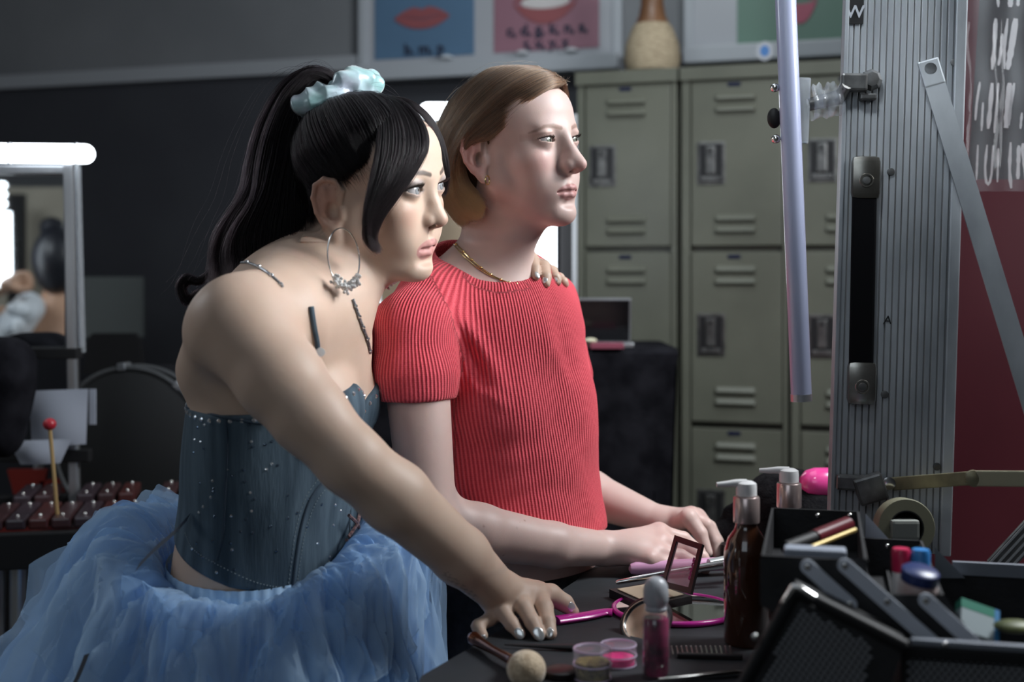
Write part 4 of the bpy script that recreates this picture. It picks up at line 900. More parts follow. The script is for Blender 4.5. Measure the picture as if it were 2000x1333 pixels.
# ponytail
def tail(l, d0, d1): return [P(x, y, d0+(d1-d0)*i/(len(l)-1)) for i, (x, y) in enumerate(l)]
tl = [[(662, 205), (648, 152), (604, 140), (556, 170), (522, 232), (498, 300), (478, 370), (450, 430), (436, 480), (428, 530), (395, 572)],
      [(660, 205), (648, 155), (602, 142), (560, 178), (528, 245), (505, 315), (492, 385), (470, 440), (455, 490), (446, 530), (430, 560)],
      [(656, 208), (640, 165), (606, 155), (575, 195), (545, 262), (528, 330), (520, 395), (505, 450), (490, 500), (478, 530), (470, 560)],
      [(650, 212), (630, 178), (606, 178), (585, 215), (568, 280), (560, 345), (558, 405), (545, 455), (528, 500), (518, 530), (505, 555)],
      [(646, 215), (622, 195), (606, 205), (598, 245), (592, 300), (592, 360), (590, 415), (578, 460), (565, 500), (552, 525), (540, 550)]]
T0 = [tail(l, 1.665, 1.60) for l in tl]; T9 = [tail(l, 1.675, 1.69) for l in tl]; TN = [tail(l, 1.655, 1.555) for l in tl[1:]]
cur = guide_field(T0, 8000, 0.0045, rng, 36); c9 = guide_field(T9, 3500, 0.005, rng, 36); cn = guide_field(TN, 3500, 0.004, rng, 36)
for arr in (cur, c9, cn):
    t = np.linspace(0, 1, 36)[None, :]; ph = (arr[:, 18, 0]*60)[:, None]
    wv = np.sin(t*15+ph)*0.0065*np.clip((t-0.25)*2, 0, 1); arr[:, :, 0] += wv; arr[:, :, 1] += np.cos(t*15+ph)*0.005*np.clip((t-0.25)*2, 0, 1)
strands('ponytail', trim(np.concatenate([cur, c9, cn]), 0.88, 1.0, rng), 0.00034, M_H1, W1, 0.3)
# mass under the strands so that no wall shows through
hp = Sdf(); mid = spline([tail(tl[2], 1.665, 1.62)[i] for i in range(11)], 16)
for i in range(14): hp.rc(mid[i], mid[i+1], np.interp(i, [0, 2, 6, 11, 14], [0.012, 0.013, 0.020, 0.027, 0.02]), np.interp(i+1, [0, 2, 6, 11, 14], [0.012, 0.013, 0.020, 0.027, 0.02]), 0.01)
v, f = surf(hp, (-0.42, 1.5, 1.30), (-0.16, 1.75, 1.66), 0.004); o = link('ponytail_core', mesh_np('ponytail_core', v, f), M_HC1, None); o.parent = W1; o.location = -W1.location
# curl at the end of the ponytail, left of the shoulder
L1 = [pxg([(450, 470), (425, 515), (390, 545), (362, 540), (350, 560), (362, 590), (385, 580)], [1.62]*7), pxg([(440, 480), (418, 520), (392, 552), (368, 552), (358, 568), (372, 588), (392, 572)], [1.63]*7)]
strands('ponytail', guide_field(L1, 900, 0.0022, rng, 26), 0.0003, M_H1, W1, 0.3)
fl_ = np.concatenate([guide_field(T0, 90, 0.016, rng, 36), guide_field(gl, 60, 0.007, rng, 20).repeat(1, 0)[:, np.linspace(0, 19, 36).astype(int)]]); strands('flyaway_hairs', fl_, 0.00010, M_H1, W1, 0.3)['kind'] = 'stuff'
# iridescent scrunchie
M_SCR = mat('iridescent_organza', (0.55, 0.70, 0.78), 0.30, 0.10, coat=0.35, sheen=0.5, alpha=0.85)
noisy(M_SCR, (0.30, 0.52, 0.52), (0.66, 0.72, 0.84), 22, 3); b = bs(M_SCR); b.inputs['Thin Film Thickness'].default_value = 420; b.inputs['Thin Film IOR'].default_value = 1.5
ax_s = nrm(V(-0.50, 0.05, 0.86)); RS = basis(ax_s, (0.86, 0, 0.5)); nu_, nv_ = 300, 40; A = np.zeros((nu_+1, nv_+1, 3)); g_ = np.random.default_rng(8)
for i in range(nu_+1):
    t = 2*math.pi*i/nu_
    for j in range(nv_+1):
        a = 2*math.pi*j/nv_; rr = 0.0140*(0.85+0.75*abs(math.sin(2.5*t+0.7*math.sin(2*a)))**1.3+0.24*abs(math.sin(6*t+1.2*math.sin(a)+1))-0.16*abs(math.sin(9.5*t-1.4*math.sin(a+1)))+0.08*math.sin(17*t+2*a))
        e = RS[:, 0]*math.cos(t)*0.052+RS[:, 1]*math.sin(t)*0.048; er = nrm(e); A[i, j] = RG+V(0.0, 0, 0.003)+e+er*math.cos(a)*rr+RS[:, 2]*math.sin(a)*rr*1.05
MB().sheet(A).build('scrunchie', M_SCR, W1, True)

# tutu: layers of tulle gathered into an elastic waistband
def tulle(name, col, al):
    m = bpy.data.materials.new(name); m.use_nodes = True; nt = m.node_tree; nt.nodes.remove(nt.nodes['Principled BSDF'])
    d = nt.nodes.new('ShaderNodeBsdfDiffuse'); d.inputs[0].default_value = (*col, 1); t = nt.nodes.new('ShaderNodeBsdfTranslucent'); t.inputs[0].default_value = (*col, 1)
    mx = nt.nodes.new('ShaderNodeMixShader'); mx.inputs[0].default_value = 0.4; nt.links.new(d.outputs[0], mx.inputs[1]); nt.links.new(t.outputs[0], mx.inputs[2])
    tr = nt.nodes.new('ShaderNodeBsdfTransparent'); m2 = nt.nodes.new('ShaderNodeMixShader'); nt.links.new(tr.outputs[0], m2.inputs[1]); nt.links.new(mx.outputs[0], m2.inputs[2])
    tc = nt.nodes.new('ShaderNodeTexCoord'); n = nt.nodes.new('ShaderNodeTexNoise'); n.inputs['Scale'].default_value = 9; nt.links.new(tc.outputs['Object'], n.inputs['Vector'])
    mr = nt.nodes.new('ShaderNodeMapRange'); mr.inputs[1].default_value = 0.3; mr.inputs[2].default_value = 0.7; mr.inputs[3].default_value = al-0.1; mr.inputs[4].default_value = al+0.1
    nt.links.new(n.outputs[0], mr.inputs[0]); nt.links.new(mr.outputs[0], m2.inputs[0]); nt.links.new(m2.outputs[0], nt.nodes['Material Output'].inputs[0]); return m
MT = [tulle('tulle_a', (0.46, 0.70, 1.0), 0.55), tulle('tulle_b', (0.60, 0.80, 1.0), 0.38), tulle('tulle_c', (0.34, 0.58, 0.98), 0.75)]
CT = P(508, 1102, 1.615)
prof = {0: [(0.100, -0.008), (0.125, 0.058), (0.160, 0.048), (0.178, 0.018), (0.188, -0.05), (0.195, -0.15), (0.20, -0.30)],
        90: [(0.135, 0.004), (0.15, 0.05), (0.17, 0.04), (0.20, 0.0), (0.22, -0.08), (0.24, -0.18), (0.26, -0.32)],
        180: [(0.108, -0.006), (0.122, 0.046), (0.150, 0.050), (0.198, 0.006), (0.238, -0.058), (0.288, -0.140), (0.36, -0.29)],
        270: [(0.138, -0.020), (0.150, -0.020), (0.175, -0.034), (0.200, -0.080), (0.222, -0.145), (0.245, -0.22), (0.27, -0.36)]}
PK = np.array([prof[k] for k in (0, 90, 180, 270, 0)])
tutu = empty('tutu', (0, 0, 0)); tutu.parent = W1; tutu.location = -W1.location
tutu_o = tutu
import mathutils.noise as mn
def tutu_layer(seed, sc, m, amp, zoff=0.0, na_=520, ns=46, smax=1.0, nf=7):
    g_ = np.random.default_rng(seed); A = np.zeros((na_+1, ns, 3)); ph = g_.uniform(0, 6.28, 8); fr = g_.integers(nf, nf*3, 6)
    ss = np.linspace(0, 1, ns)*smax; sh = Vector((seed*3.7, seed*1.3, 0))
    for i in range(na_+1):
        a = 2*math.pi*(i/na_); k = (a/(math.pi/2)) % 4; j = int(k); t = k-j; t = t*t*(3-2*t)
        pr_ = PK[j]*(1-t)+PK[j+1]*t; q = spline(np.c_[pr_, np.zeros(7)], 200); q = q[(ss*199).astype(int)]
        ca, sa = math.cos(a), math.sin(a)
        fold = sum((1-2*abs(math.sin(fr[n_]*a/2+ph[n_]+0.8*math.sin(3*a+ph[n_]))))*w__ for n_, w__ in ((0, .4), (1, .3), (2, .25)))
        n1 = np.array([1-2.4*abs(mn.noise(Vector((ca*2.6, sa*2.6, s_*1.9))+sh)) for s_ in ss]); n2 = np.array([1-2.4*abs(mn.noise(Vector((ca*6.5, sa*6.5, s_*4.0))+sh)) for s_ in ss])
        n3 = np.array([mn.noise(Vector((ca*3.0+9, sa*3.0, s_*3.2))+sh) for s_ in ss])
        n4 = np.array([1-2.4*abs(mn.noise(Vector((ca*16+sa*3, sa*16, s_*5.0))+sh)) for s_ in ss])
        g = np.clip(ss*3.2, 0, 1); dv = amp*g*(fold*0.45*(0.6+ss)+n1*0.9+n2*0.55+n4*0.32); r = q[:, 0]*(1+(sc-1)*np.clip(ss*1.5, 0, 1))+dv*0.8; r[0] = q[0, 0]
        z = q[:, 1]+zoff*g+amp*g*(0.7*n1-0.45+0.2*n4)+amp*0.7*g*n3+dv*0.25-0.010*(1-np.clip(ss*6, 0, 1))
        aa = a+amp*4.0*g*n3
        A[i, :, 0] = CT[0]+np.cos(aa)*r; A[i, :, 1] = CT[1]+np.sin(aa)*r; A[i, :, 2] = CT[2]+z
    A[-1] = A[0]
    mb = MB().sheet(A)
    mb.tube(A[:, -1], 0.0007, 4, False)
    mb.build('tulle_layer', m, tutu_o, True)
for i, (sc, m, amp, zo, sm_) in enumerate([(0.78, MT[2], 0.016, -0.03, 1), (0.86, MT[2], 0.020, -0.02, 1), (0.93, MT[0], 0.024, -0.012, 1), (0.97, MT[0], 0.026, -0.004, 1), (1.00, MT[1], 0.028, 0.0, 0.86), (1.02, MT[0], 0.028, 0.004, 1), (1.04, MT[1], 0.030, 0.008, 0.70), (1.07, MT[1], 0.030, 0.004, 1)]):
    tutu_layer(40+i, sc, m, amp, zo, smax=sm_)
M_BAND = noisy(mat('elastic_band', (0.45, 0.64, 0.85), 0.75), (0.36, 0.56, 0.80), (0.50, 0.70, 0.90), 60)
A = np.zeros((241, 9, 3))
for i in range(241):
    a = 2*math.pi*i/240; k = (a/(math.pi/2)) % 4; j = int(k); t = k-j; t = t*t*(3-2*t); r0 = (PK[j]*(1-t)+PK[j+1]*t)[0]
    for j in range(9): s_ = j/8; A[i, j] = CT+V(math.cos(a)*(r0[0]+0.003+0.0012*math.sin(60*a)*math.sin(s_*3.14)+0.002*math.sin(3.14*s_)), math.sin(a)*(r0[0]+0.003+0.0012*math.sin(60*a)+0.002*math.sin(3.14*s_)), r0[1]+0.020-0.030*s_)
MB().sheet(A).build('waistband', M_BAND, tutu_o, True)
M_RIB = mat('grey_ribbon', (0.10, 0.11, 0.13), 0.5)
q = spline([P(368, 1010, 1.50), P(340, 1040, 1.46), P(300, 1075, 1.44), P(268, 1108, 1.43)], 20); A = np.stack([q-V(0.002, 0, 0.005), q+V(0.003, 0, 0.005)], 1); MB().sheet(A).build('ribbon', M_RIB, tutu_o, True)
q = spline([P(170, 1280, 1.40), P(158, 1310, 1.40), P(145, 1340, 1.40)], 10); A = np.stack([q-V(0.003, 0, 0.0), q+V(0.003, 0, 0.002)], 1); MB().sheet(A).build('ribbon', M_RIB, tutu_o, True)
# ---------------------------------------------------------------- the room
U = nrm(V(0.953, -0.303, 0)); N = V(U[1], -U[0], 0); Z3 = V(0, 0, 1)      # along the back wall; N points into the room
RW = np.stack([U, Z3, N], 1)                                              # (u, z, out) axes
def ray_u(px, org):
    """distance along U from org where the sight column px meets the plane"""
    k = (px-1000)/F; return (k*org[1]-org[0])/(U[0]-k*U[1])
W0 = np.array([*P(0, 540, 4.43)[:2], 0.0])
def wz(px, py, org): p = org+U*ray_u(px, org); return CZ-(py-HY)/F*p[1]
def wp(px, py, org, out=0.0): o = org+N*out; p = o+U*ray_u(px, o); return V(p[0], p[1], CZ-(py-HY)/F*p[1])
M_WD = noisy(mat('dark_wall_paint', (0.03, 0.03, 0.036), 0.7), (0.036, 0.038, 0.048), (0.044, 0.047, 0.057), 3, 3, bump=0.05)
M_WG = noisy(mat('grey_wall_paint', (0.15, 0.16, 0.175), 0.75), (0.17, 0.18, 0.195), (0.20, 0.21, 0.225), 2.5, 3, bump=0.05)
M_TRIM = mat('pale_trim', (0.34, 0.36, 0.39), 0.5)
zr = float(wz(0, 176, W0))
def wallbox(a, b, z0, z1, th, m, name):
    a = np.asarray(a, float)[:2]; b = np.asarray(b, float)[:2]; t = nrm(b-a); n = V(-t[1], t[0], 0); R = np.stack([V(t[0], t[1], 0), Z3, np.cross(V(t[0], t[1], 0), Z3)], 1)
    L = np.linalg.norm(b-a); mb = MB(); mb.box(V(*((a+b)/2), (z0+z1)/2)-N*0, (L/2, (z1-z0)/2, th/2), R)
    return top(name, mb, m, None, None, kind='structure')
PA = W0-U*1.6-N*0.05; PB = W0+U*3.9-N*0.05
wallbox(PA, PB, 0, zr, 0.10, M_WD, 'wall_back'); wallbox(PA, PB, zr, 2.9, 0.10, M_WG, 'wall_back')
wallbox(PA+N*0.06, W0+U*float(ray_u(712, W0))+N*0.01, zr, zr+0.046, 0.03, M_TRIM, 'trim_1')
M_MAR = noisy(mat('maroon_paint', (0.10, 0.016, 0.024), 0.45), (0.085, 0.014, 0.022), (0.11, 0.02, 0.03), 3, 3, bump=0.04)
wallbox((0.86, 3.1), (2.6, -0.5), 0, 2.9, 0.08, M_MAR, 'wall_right')
wallbox((-3.2, 5.6), (-3.0, -1.6), 0, 2.9, 0.08, M_WG, 'wall_left')
M_FL = noisy(mat('floor_tile', (0.20, 0.19, 0.16), 0.4), (0.16, 0.155, 0.13), (0.24, 0.23, 0.19), 3, 5)
fl = MB(); fl.box((-0.2, 2.0, -0.05), (3.6, 4.2, 0.05)); top('floor', fl, M_FL, None, None, kind='structure')
ce = MB(); ce.box((-0.2, 2.0, 2.98), (3.6, 4.2, 0.05)); top('ceiling', ce, mat('ceiling_paint', (0.25, 0.25, 0.26), 0.8), None, None, kind='structure')

# lockers
L0 = V(*P(1130, 540, 3.35)[:2], 0)
M_LK = noisy(mat('olive_locker_enamel', (0.20, 0.205, 0.155), 0.38), (0.120, 0.125, 0.098), (0.150, 0.155, 0.122), 5, 4, bump=0.04)
M_LKD = mat('locker_shadow_gap', (0.05, 0.052, 0.04), 0.6); M_STL = noisy(mat('latch_steel', (0.22, 0.22, 0.22), 0.35, 0.8), (0.12, 0.12, 0.12), (0.24, 0.24, 0.235), 40)
M_BLK = mat('black_plastic', (0.010, 0.010, 0.011), 0.55, spec=0.3); M_BLU = mat('dark_blue_plate', (0.012, 0.016, 0.05), 0.8, spec=0.1); M_GRY = mat('grey_plastic', (0.25, 0.26, 0.27), 0.5)
def lkp(px, py, out=0.0): return wp(px, py, L0, out)
cols = [(1128, 1141, 1312, 1321), (1332, 1348, 1530, 1538), (1546, 1562, 1752, 1762)]
lab = ['olive steel locker column beside the laptop table, left of the other two', 'olive steel locker column in the middle, below the white and blue badge', 'olive steel locker column half hidden behind the ribbed aluminium case lid']
ztop_l = wz(1130, 143, L0); rows = [(float(wz(1230, 163, L0)), float(wz(1230, 484, L0))), (float(wz(1230, 492, L0)), float(wz(1430, 828, L0))), (float(wz(1430, 836, L0)), float(wz(1430, 1175, L0)))]
lat = [(1177, 322), (1389, 316), (1606, 312)]
for ci, (f0, d0, d1, f1_) in enumerate(cols):
    uu = [float(ray_u(x, L0)) for x in (f0, d0, d1, f1_)]; base = L0+U*(uu[0]+uu[3])/2
    lk_ = empty('locker', V(base[0], base[1], 0), lab[ci], 'locker', 'lockers along the back wall')
    mb = MB(); cu = (uu[0]+uu[3])/2; hw = (uu[3]-uu[0])/2+0.004
    mb.box(L0+U*cu-N*0.215+Z3*ztop_l/2, (hw, ztop_l/2, 0.19), RW); mb.box(L0+U*(uu[0]+uu[1])/2-N*0.02+Z3*ztop_l/2, ((uu[1]-uu[0])/2, ztop_l/2, 0.02), RW)
    mb.box(L0+U*(uu[2]+uu[3])/2-N*0.02+Z3*ztop_l/2, ((uu[3]-uu[2])/2, ztop_l/2, 0.02), RW)
    mb.box(L0+U*cu-N*0.012+Z3*(ztop_l+rows[0][0])/2, (hw, (ztop_l-rows[0][0])/2, 0.022), RW)
    mb.build('frame', M_LK, lk_)
    for ri, (za, zb) in enumerate(rows):
        dw = (uu[2]-uu[1])/2-0.003; dc = L0+U*(uu[1]+uu[2])/2; zc = (za+zb)/2; hh_ = (za-zb)/2-0.003
        mb = MB(); mb.box(dc-N*0.008+Z3*zc, (dw, hh_, 0.008), RW, 0.003)
        mb.box(dc-N*0.018+Z3*zc, (dw-0.008, hh_-0.008, 0.006), RW); door = mb.build('door', M_LK, lk_)
        lx = (lat[ci][0]-1177+1177); u_l = float(ray_u(lat[ci][0], L0)); u_v = float(ray_u([1224, 1437, 1655][ci], L0))
        for dz in ([-0.046, -0.076] + [-0.352, -0.381]):
            c_ = L0+U*u_v+Z3*(za+dz*1.0); R2 = RW @ np.array([[1, 0, 0], [0, 0.8, 0.6], [0, -0.6, 0.8]])
            MB().box(c_+N*0.003, (0.050, 0.0095, 0.0060), R2, 0.004).build('louver', M_LK, door)
        MB().box(L0+U*(u_v-0.004)+Z3*(za-0.014)+N*0.001, (0.016, 0.0048, 0.0015), RW, 0.001).build('number_plate', M_BLU, door)
        lc = L0+U*u_l+Z3*(za-0.212)
        mb = MB(); mb.box(lc+N*0.0005, (0.0355, 0.054, 0.003), RW, 0.002); mb.build('latch_rim', M_STL, door)
        MB().box(lc+N*0.0025, (0.029, 0.047, 0.003), RW).build('latch_recess', mat('latch_dark', (0.035, 0.035, 0.037), 0.4, 0.5) if 'latch_dark' not in MATS else MATS['latch_dark'], door)
        mb = MB(); mb.box(lc+N*0.008+Z3*0.006, (0.012, 0.036, 0.006), RW, 0.003); mb.box(lc+N*0.006-Z3*0.040, (0.024, 0.006, 0.004), RW, 0.002); mb.build('latch_handle', M_STL, door)
        MB().ball(lc+N*0.010+Z3*0.030, (0.008, 0.006, 0.006), RW, 10, 6).build('lock', M_BLK, door)
# wooden pin-shaped vase on the lockers
M_WOV = noisy(mat('woven_beige', (0.45, 0.36, 0.24), 0.8), (0.34, 0.27, 0.18), (0.50, 0.41, 0.28), 60, 3, (1, 1, 3), bump=0.5); M_BRN = noisy(mat('brown_wood', (0.17, 0.08, 0.04), 0.4), (0.12, 0.055, 0.028), (0.22, 0.11, 0.055), 10, 3, (1, 1, 0.2))
vb = wp(1274, 128, L0, -0.10); vb[2] = ztop_l; k = vb[1]/F
va = empty('vase', vb, 'pin-shaped vase with woven beige body and brown wooden neck on the lockers', 'vase')
MB().lathe(vb, [(38*k, 0), (50*k, 8*k), (55*k, 30*k), (52*k, 60*k), (40*k, 92*k), (34*k, 100*k)], None, 32).build('body', M_WOV, va, True)
MB().lathe(vb, [(34*k, 100*k), (27*k, 115*k), (22*k, 140*k), (24*k, 175*k), (28*k, 195*k), (20*k, 215*k), (0.001, 220*k)], None, 32).build('neck', M_BRN, va, True)
# boards, posters
M_WHT = mat('white_board', (0.42, 0.44, 0.48), 0.35); M_TRAY = mat('pale_metal_tray', (0.42, 0.45, 0.49), 0.35)
def quad(pts, m, name, parent=None, th=0.004, out=0.0):
    """a thin panel; pts px corners on the wall plane"""
    q = [wp(x, y, W0, out) for x, y in pts]; vs = q+[p+N*th for p in q]; mb = MB(); n = len(q)
    mb.add(vs, [tuple(range(n))[::-1], tuple(range(n, 2*n))]+[(i, (i+1) % n, n+(i+1) % n, n+i) for i in range(n)])
    return mb if name is None else mb.build(name, m, parent)
def board(x0, x1, zbpx, xr, label):
    u0, u1 = float(ray_u(x0, W0+N*0.03)), float(ray_u(x1, W0+N*0.03)); zb = float(wz(xr, zbpx, W0+N*0.03)); c_ = W0+U*(u0+u1)/2
    t = empty('display_board', V(c_[0], c_[1], zb), label, 'board'); h = 0.55
    MB().box(c_+N*0.015+Z3*(zb+h/2), ((u1-u0)/2, h/2, 0.010), RW).build('panel', M_WHT, t)
    MB().box(c_+N*0.035+Z3*(zb-0.010), ((u1-u0)/2+0.01, 0.024, 0.035), RW, 0.006).build('ledge', M_TRAY, t)
    for uu_ in (u0, u1): MB().box(W0+U*uu_+N*0.02+Z3*(zb+h/2), (0.014, h/2, 0.014), RW, 0.004).build('frame_bar', M_TRAY, t)
    return t, u0, u1, zb
bd1, u0, u1, zb1 = board(708, 1205, 128, 950, 'pale board with a ledge on the grey wall holding two posters')
bd2, u2_, u3_, zb2 = board(1345, 1720, 93, 1560, 'pale board above the lockers holding the green poster')
def text(body, c, size, m, parent, R=RW, off=0.0, th=0.0006, name='lettering', shear=0.0):
    cu = bpy.data.curves.new(name, 'FONT'); cu.body = body; cu.size = size; cu.extrude = th; cu.offset = off; cu.align_x = 'CENTER'; cu.align_y = 'CENTER'; cu.shear = shear
    cu.materials.append(m); o = bpy.data.objects.new(name, cu); COL.objects.link(o); o.parent = parent
    Mx = Matrix([[*R[0], c[0]], [*R[1], c[1]], [*R[2], c[2]], [0, 0, 0, 1]]); pl = Vector((0, 0, 0)); p = parent
    while p is not None: pl += p.location; p = p.parent
    bpy.context.view_layer.update(); me = bpy.data.meshes.new_from_object(o.evaluated_get(bpy.context.evaluated_depsgraph_get())); bpy.data.objects.remove(o)
    o = bpy.data.objects.new(name, me); COL.objects.link(o); o.parent = parent
    o.matrix_local = Matrix.Translation(-pl) @ Mx; return o
M_INK = mat('navy_ink', (0.018, 0.022, 0.05), 0.6)
def lips(cx, cy, w, h, parent, m, gap=0.0):
    for s_ in (1, -1):
        pts = []
        for t in np.linspace(-1, 1, 25):
            e = (1-abs(t)**2.2); y = s_*h*0.5*e*(1-0.28*math.exp(-(t/0.16)**2)*(s_ > 0)); pts.append((t*w/2, y*0.96+s_*gap*e))
        for t in np.linspace(1, -1, 25)[1:-1]: pts.append((t*w/2, s_*(gap*(1-t*t)+h*0.02*(1-t*t)) - (0.06*h*math.cos(t*5) if gap == 0 else 0)))
        c = wp(cx, cy, W0, 0.0315); kk_ = c[1]/F
        mb = MB(); mb.prism([(x*kk_, y*kk_) for x, y in pts], 0, 0.0008, RW, c); mb.build('printed_lip', m, parent)
def poster(px0, px1, pyb, col, label, m_name):
    a = wp(px0, pyb, W0, 0.027); b_ = wp(px1, pyb, W0, 0.027); w_ = np.linalg.norm(b_-a); z0 = (a[2]+b_[2])/2; c_ = (a+b_)/2
    t = empty('poster', V(c_[0], c_[1], z0), label, 'poster')
    MB().box(V(c_[0], c_[1], z0+0.22), (w_/2, 0.22, 0.0015), RW).build('sheet', noisy(mat(m_name, col, 0.5), tuple(x*0.93 for x in col), col, 3), t); return t
M_LIP = mat('printed_rose', (0.30, 0.09, 0.10), 0.5); M_TTH = mat('printed_white', (0.65, 0.62, 0.62), 0.5)
p1 = poster(732, 926, 112, (0.10, 0.19, 0.31), 'blue poster of closed lips with the letters b, m, p', 'blue_print')
lips(824, 34, 118, 46, p1, M_LIP); k = W0[1]*0.9/F
text('b, m, p', wp(828, 96, W0, 0.030), 30*k, M_INK, p1, off=0.0018)
p2 = poster(965, 1170, 98, (0.32, 0.16, 0.21), 'pink poster of an open mouth above ten printed consonant letters', 'pink_print')
lips(1065, 4, 132, 62, p2, M_LIP, 12); c = wp(1065, 6, W0, 0.030); MB().prism([(math.cos(a)*0.075, math.sin(a)*0.020+0.004) for a in np.linspace(0, 6.28, 24)[:-1]], 0, 0.0008, RW, c).build('printed_teeth', M_TTH, p2)
text('c, d, g, k, n, s,', wp(1068, 57, W0, 0.030), 29*k, M_INK, p2, off=0.0018); text('t, x, y, z', wp(1066, 85, W0, 0.030), 27*k, M_INK, p2, off=0.0018)
p3 = poster(1440, 1720, 92, (0.13, 0.24, 0.19), 'green poster of a mouth, partly behind the hanging tube lamp', 'green_print')
lips(1562, 2, 66, 84, p3, mat('printed_magenta', (0.40, 0.06, 0.12), 0.4), 4)
for i, (x, y) in enumerate(((872, 113), (1020, 104), (1116, 99))):
    mb = MB(); mb.lathe(wp(x, y+2, W0, 0.055), [(0.022, 0), (0.024, 0.004), (0.017, 0.010), (0, 0.011)], None, 16)
    top('glass_magnet', mb, mat('clear_glass_knob', (0.8, 0.85, 0.9), 0.1, coat=1.0) if 'clear_glass_knob' not in MATS else MATS['clear_glass_knob'], ['pale round magnet on the board ledge below the blue poster', 'pale round magnet on the ledge below the left of the pink poster', 'pale round magnet on the ledge below the right of the pink poster'][i], 'magnet', 'magnets on the board ledge', True)
bc = wp(1494, 100, L0, 0.0); bg = empty('badge', bc, 'white oval badge with a blue centre hanging on the locker top', 'badge')
R_b = np.stack([U, N, -Z3], 1); R_b = RW
MB().lathe(bc, [(0.021, 0), (0.021, 0.004)], RW, 28, 1.15).build('disc', M_WHT, bg); MB().lathe(bc, [(0.0115, 0.004), (0.0115, 0.0048)], RW, 24, 1.2).build('centre', mat('badge_blue', (0.07, 0.20, 0.48), 0.4), bg)

# lamps: emission only on what gives light
def lampm(name, e, col=(0.86, 0.93, 1.0)):
    m = mat(name, (0.9, 0.9, 0.9), 0.4, emit=e, ecol=col); return m
M_L1 = lampm('lit_tube', 5.5); M_ALU = noisy(mat('brushed_aluminium', (0.55, 0.57, 0.60), 0.32, 0.85), (0.42, 0.44, 0.47), (0.62, 0.64, 0.67), 12, 4, (1, 1, 0.1))
M_CLR = mat('clear_acrylic', (0.85, 0.9, 0.95), 0.08, trans=0.75, ior=1.45, coat=0.5)
D1 = 2.40
t = empty('tube_lamp', P(20, 300, D1), 'lit horizontal tube lamp on top of the mirror frame at far left', 'lamp')
a, b_ = P(-220, 297, D1+0.06), P(166, 301, D1)
MB().tube([a, b_], 0.0185, 24).ball(b_, 0.0185).build('tube', M_L1, t, True)
for x in (150, 20): MB().ring(P(x, 300, D1), np.stack([V(0, 1, 0), Z3, V(1, 0, 0)], 1), 0.0195, 0.0195, 0.0016, 20, 6).build('clip', M_ALU, t, True)
fr_m = empty('mirror_frame', P(60, 690, D1+0.03), 'clear and aluminium upright frame below the lit tube at far left', 'frame')
MB().box((P(134, 322, D1+0.02)+P(146, 985, D1+0.02))/2, (0.009, 0.008, 0.33), np.stack([nrm(V(1, 0, 0.018)), V(0, 1, 0), nrm(V(-0.018, 0, 1))], 1), 0.003).build('post', M_ALU, fr_m)
MB().box((P(151, 322, D1+0.05)+P(161, 690, D1+0.05))/2, (0.004, 0.01, 0.18), np.stack([nrm(V(1, 0, 0.026)), V(0, 1, 0), nrm(V(-0.026, 0, 1))], 1), 0.002).build('acrylic_edge', M_CLR, fr_m)
MB().box((P(-200, 332, D1+0.03)+P(140, 332, D1+0.03))/2, (0.165, 0.006, 0.008), None, 0.002).build('top_rail', M_ALU, fr_m)
MB().box((P(-200, 690, D1+0.03)+P(158, 690, D1+0.03))/2, (0.172, 0.02, 0.010), None, 0.002).build('bottom_rail', M_BLK, fr_m)
# the mirror: a real reflecting pane; what it shows stands in the room at the left of the camera
YM = D1+0.045
MB().box((P(-200, 335, D1+0.05)+P(128, 690, D1+0.05))/2, (0.160, 0.003, 0.172), None).build('mirror_pane', mat('mirror_silver', (0.80, 0.84, 0.85), 0.02, 1.0), fr_m)
def Pm(px, py, d): q_ = P(px, py, d); q_[1] = 2*YM-d; return q_
dm = 4.15; sc_ = dm/F
t = empty('tube_lamp', Pm(2, 560, 4.0), 'bright vertical lamp strip reflected at the left edge of the mirror', 'lamp')
MB().tube([Pm(0, 414, 4.0), Pm(2, 562, 4.0)], 0.032, 20).build('strip', M_L1, t, True)
for i, y in enumerate((362, 380, 398)):
    mb = MB(); mb.ball(Pm(3, y, 4.0), (0.016, 0.012, 0.011)); top('bulb', mb, M_L1, ['topmost of three small bulbs stacked at the left edge', 'middle of three small bulbs stacked at the left edge', 'lowest of three small bulbs stacked at the left edge'][i], 'bulb', 'small bulbs at the left edge', True)
mb = MB(); mb.box((Pm(50, 560, 4.9)+Pm(250, 560, 4.9))/2, (0.35, 0.01, 0.38)); top('beige_screen', mb, noisy(mat('beige_screen', (0.30, 0.28, 0.23), 0.8), (0.34, 0.31, 0.25), (0.42, 0.39, 0.32), 3), 'dull beige screen reflected behind the person with the topknot', 'screen')
mb = MB(); mb.box(Pm(32, 560, 4.7), (0.03, 0.015, 0.34)); top('dark_post', mb, M_BLK, 'dark post reflected in front of the beige screen at far left', 'post')
area('mirror_side_light', (-1.9, 2.0, 2.2), (-1.45, 0.75, 1.3), 0.5, 9, (0.9, 0.95, 1.0))  # unseen light aimed at the person the mirror reflects
hd = Pm(116, 506, dm)
q = empty('person', V(hd[0], hd[1], 0.95), 'person with black topknot, bare back and white ruffled sleeve, reflected in the left mirror', 'person')
def M3(dx, dy, dz): return hd+V(dx, dy, dz)
s3 = Sdf(); s3.el(hd, (0.070, 0.085, 0.090), None, 0.01); s3.rc(M3(0, 0, -0.06), M3(-0.006, 0.0, -0.16), 0.046, 0.050, 0.02); s3.el(M3(-0.02, 0, -0.30), (0.17, 0.095, 0.15), None, 0.03)
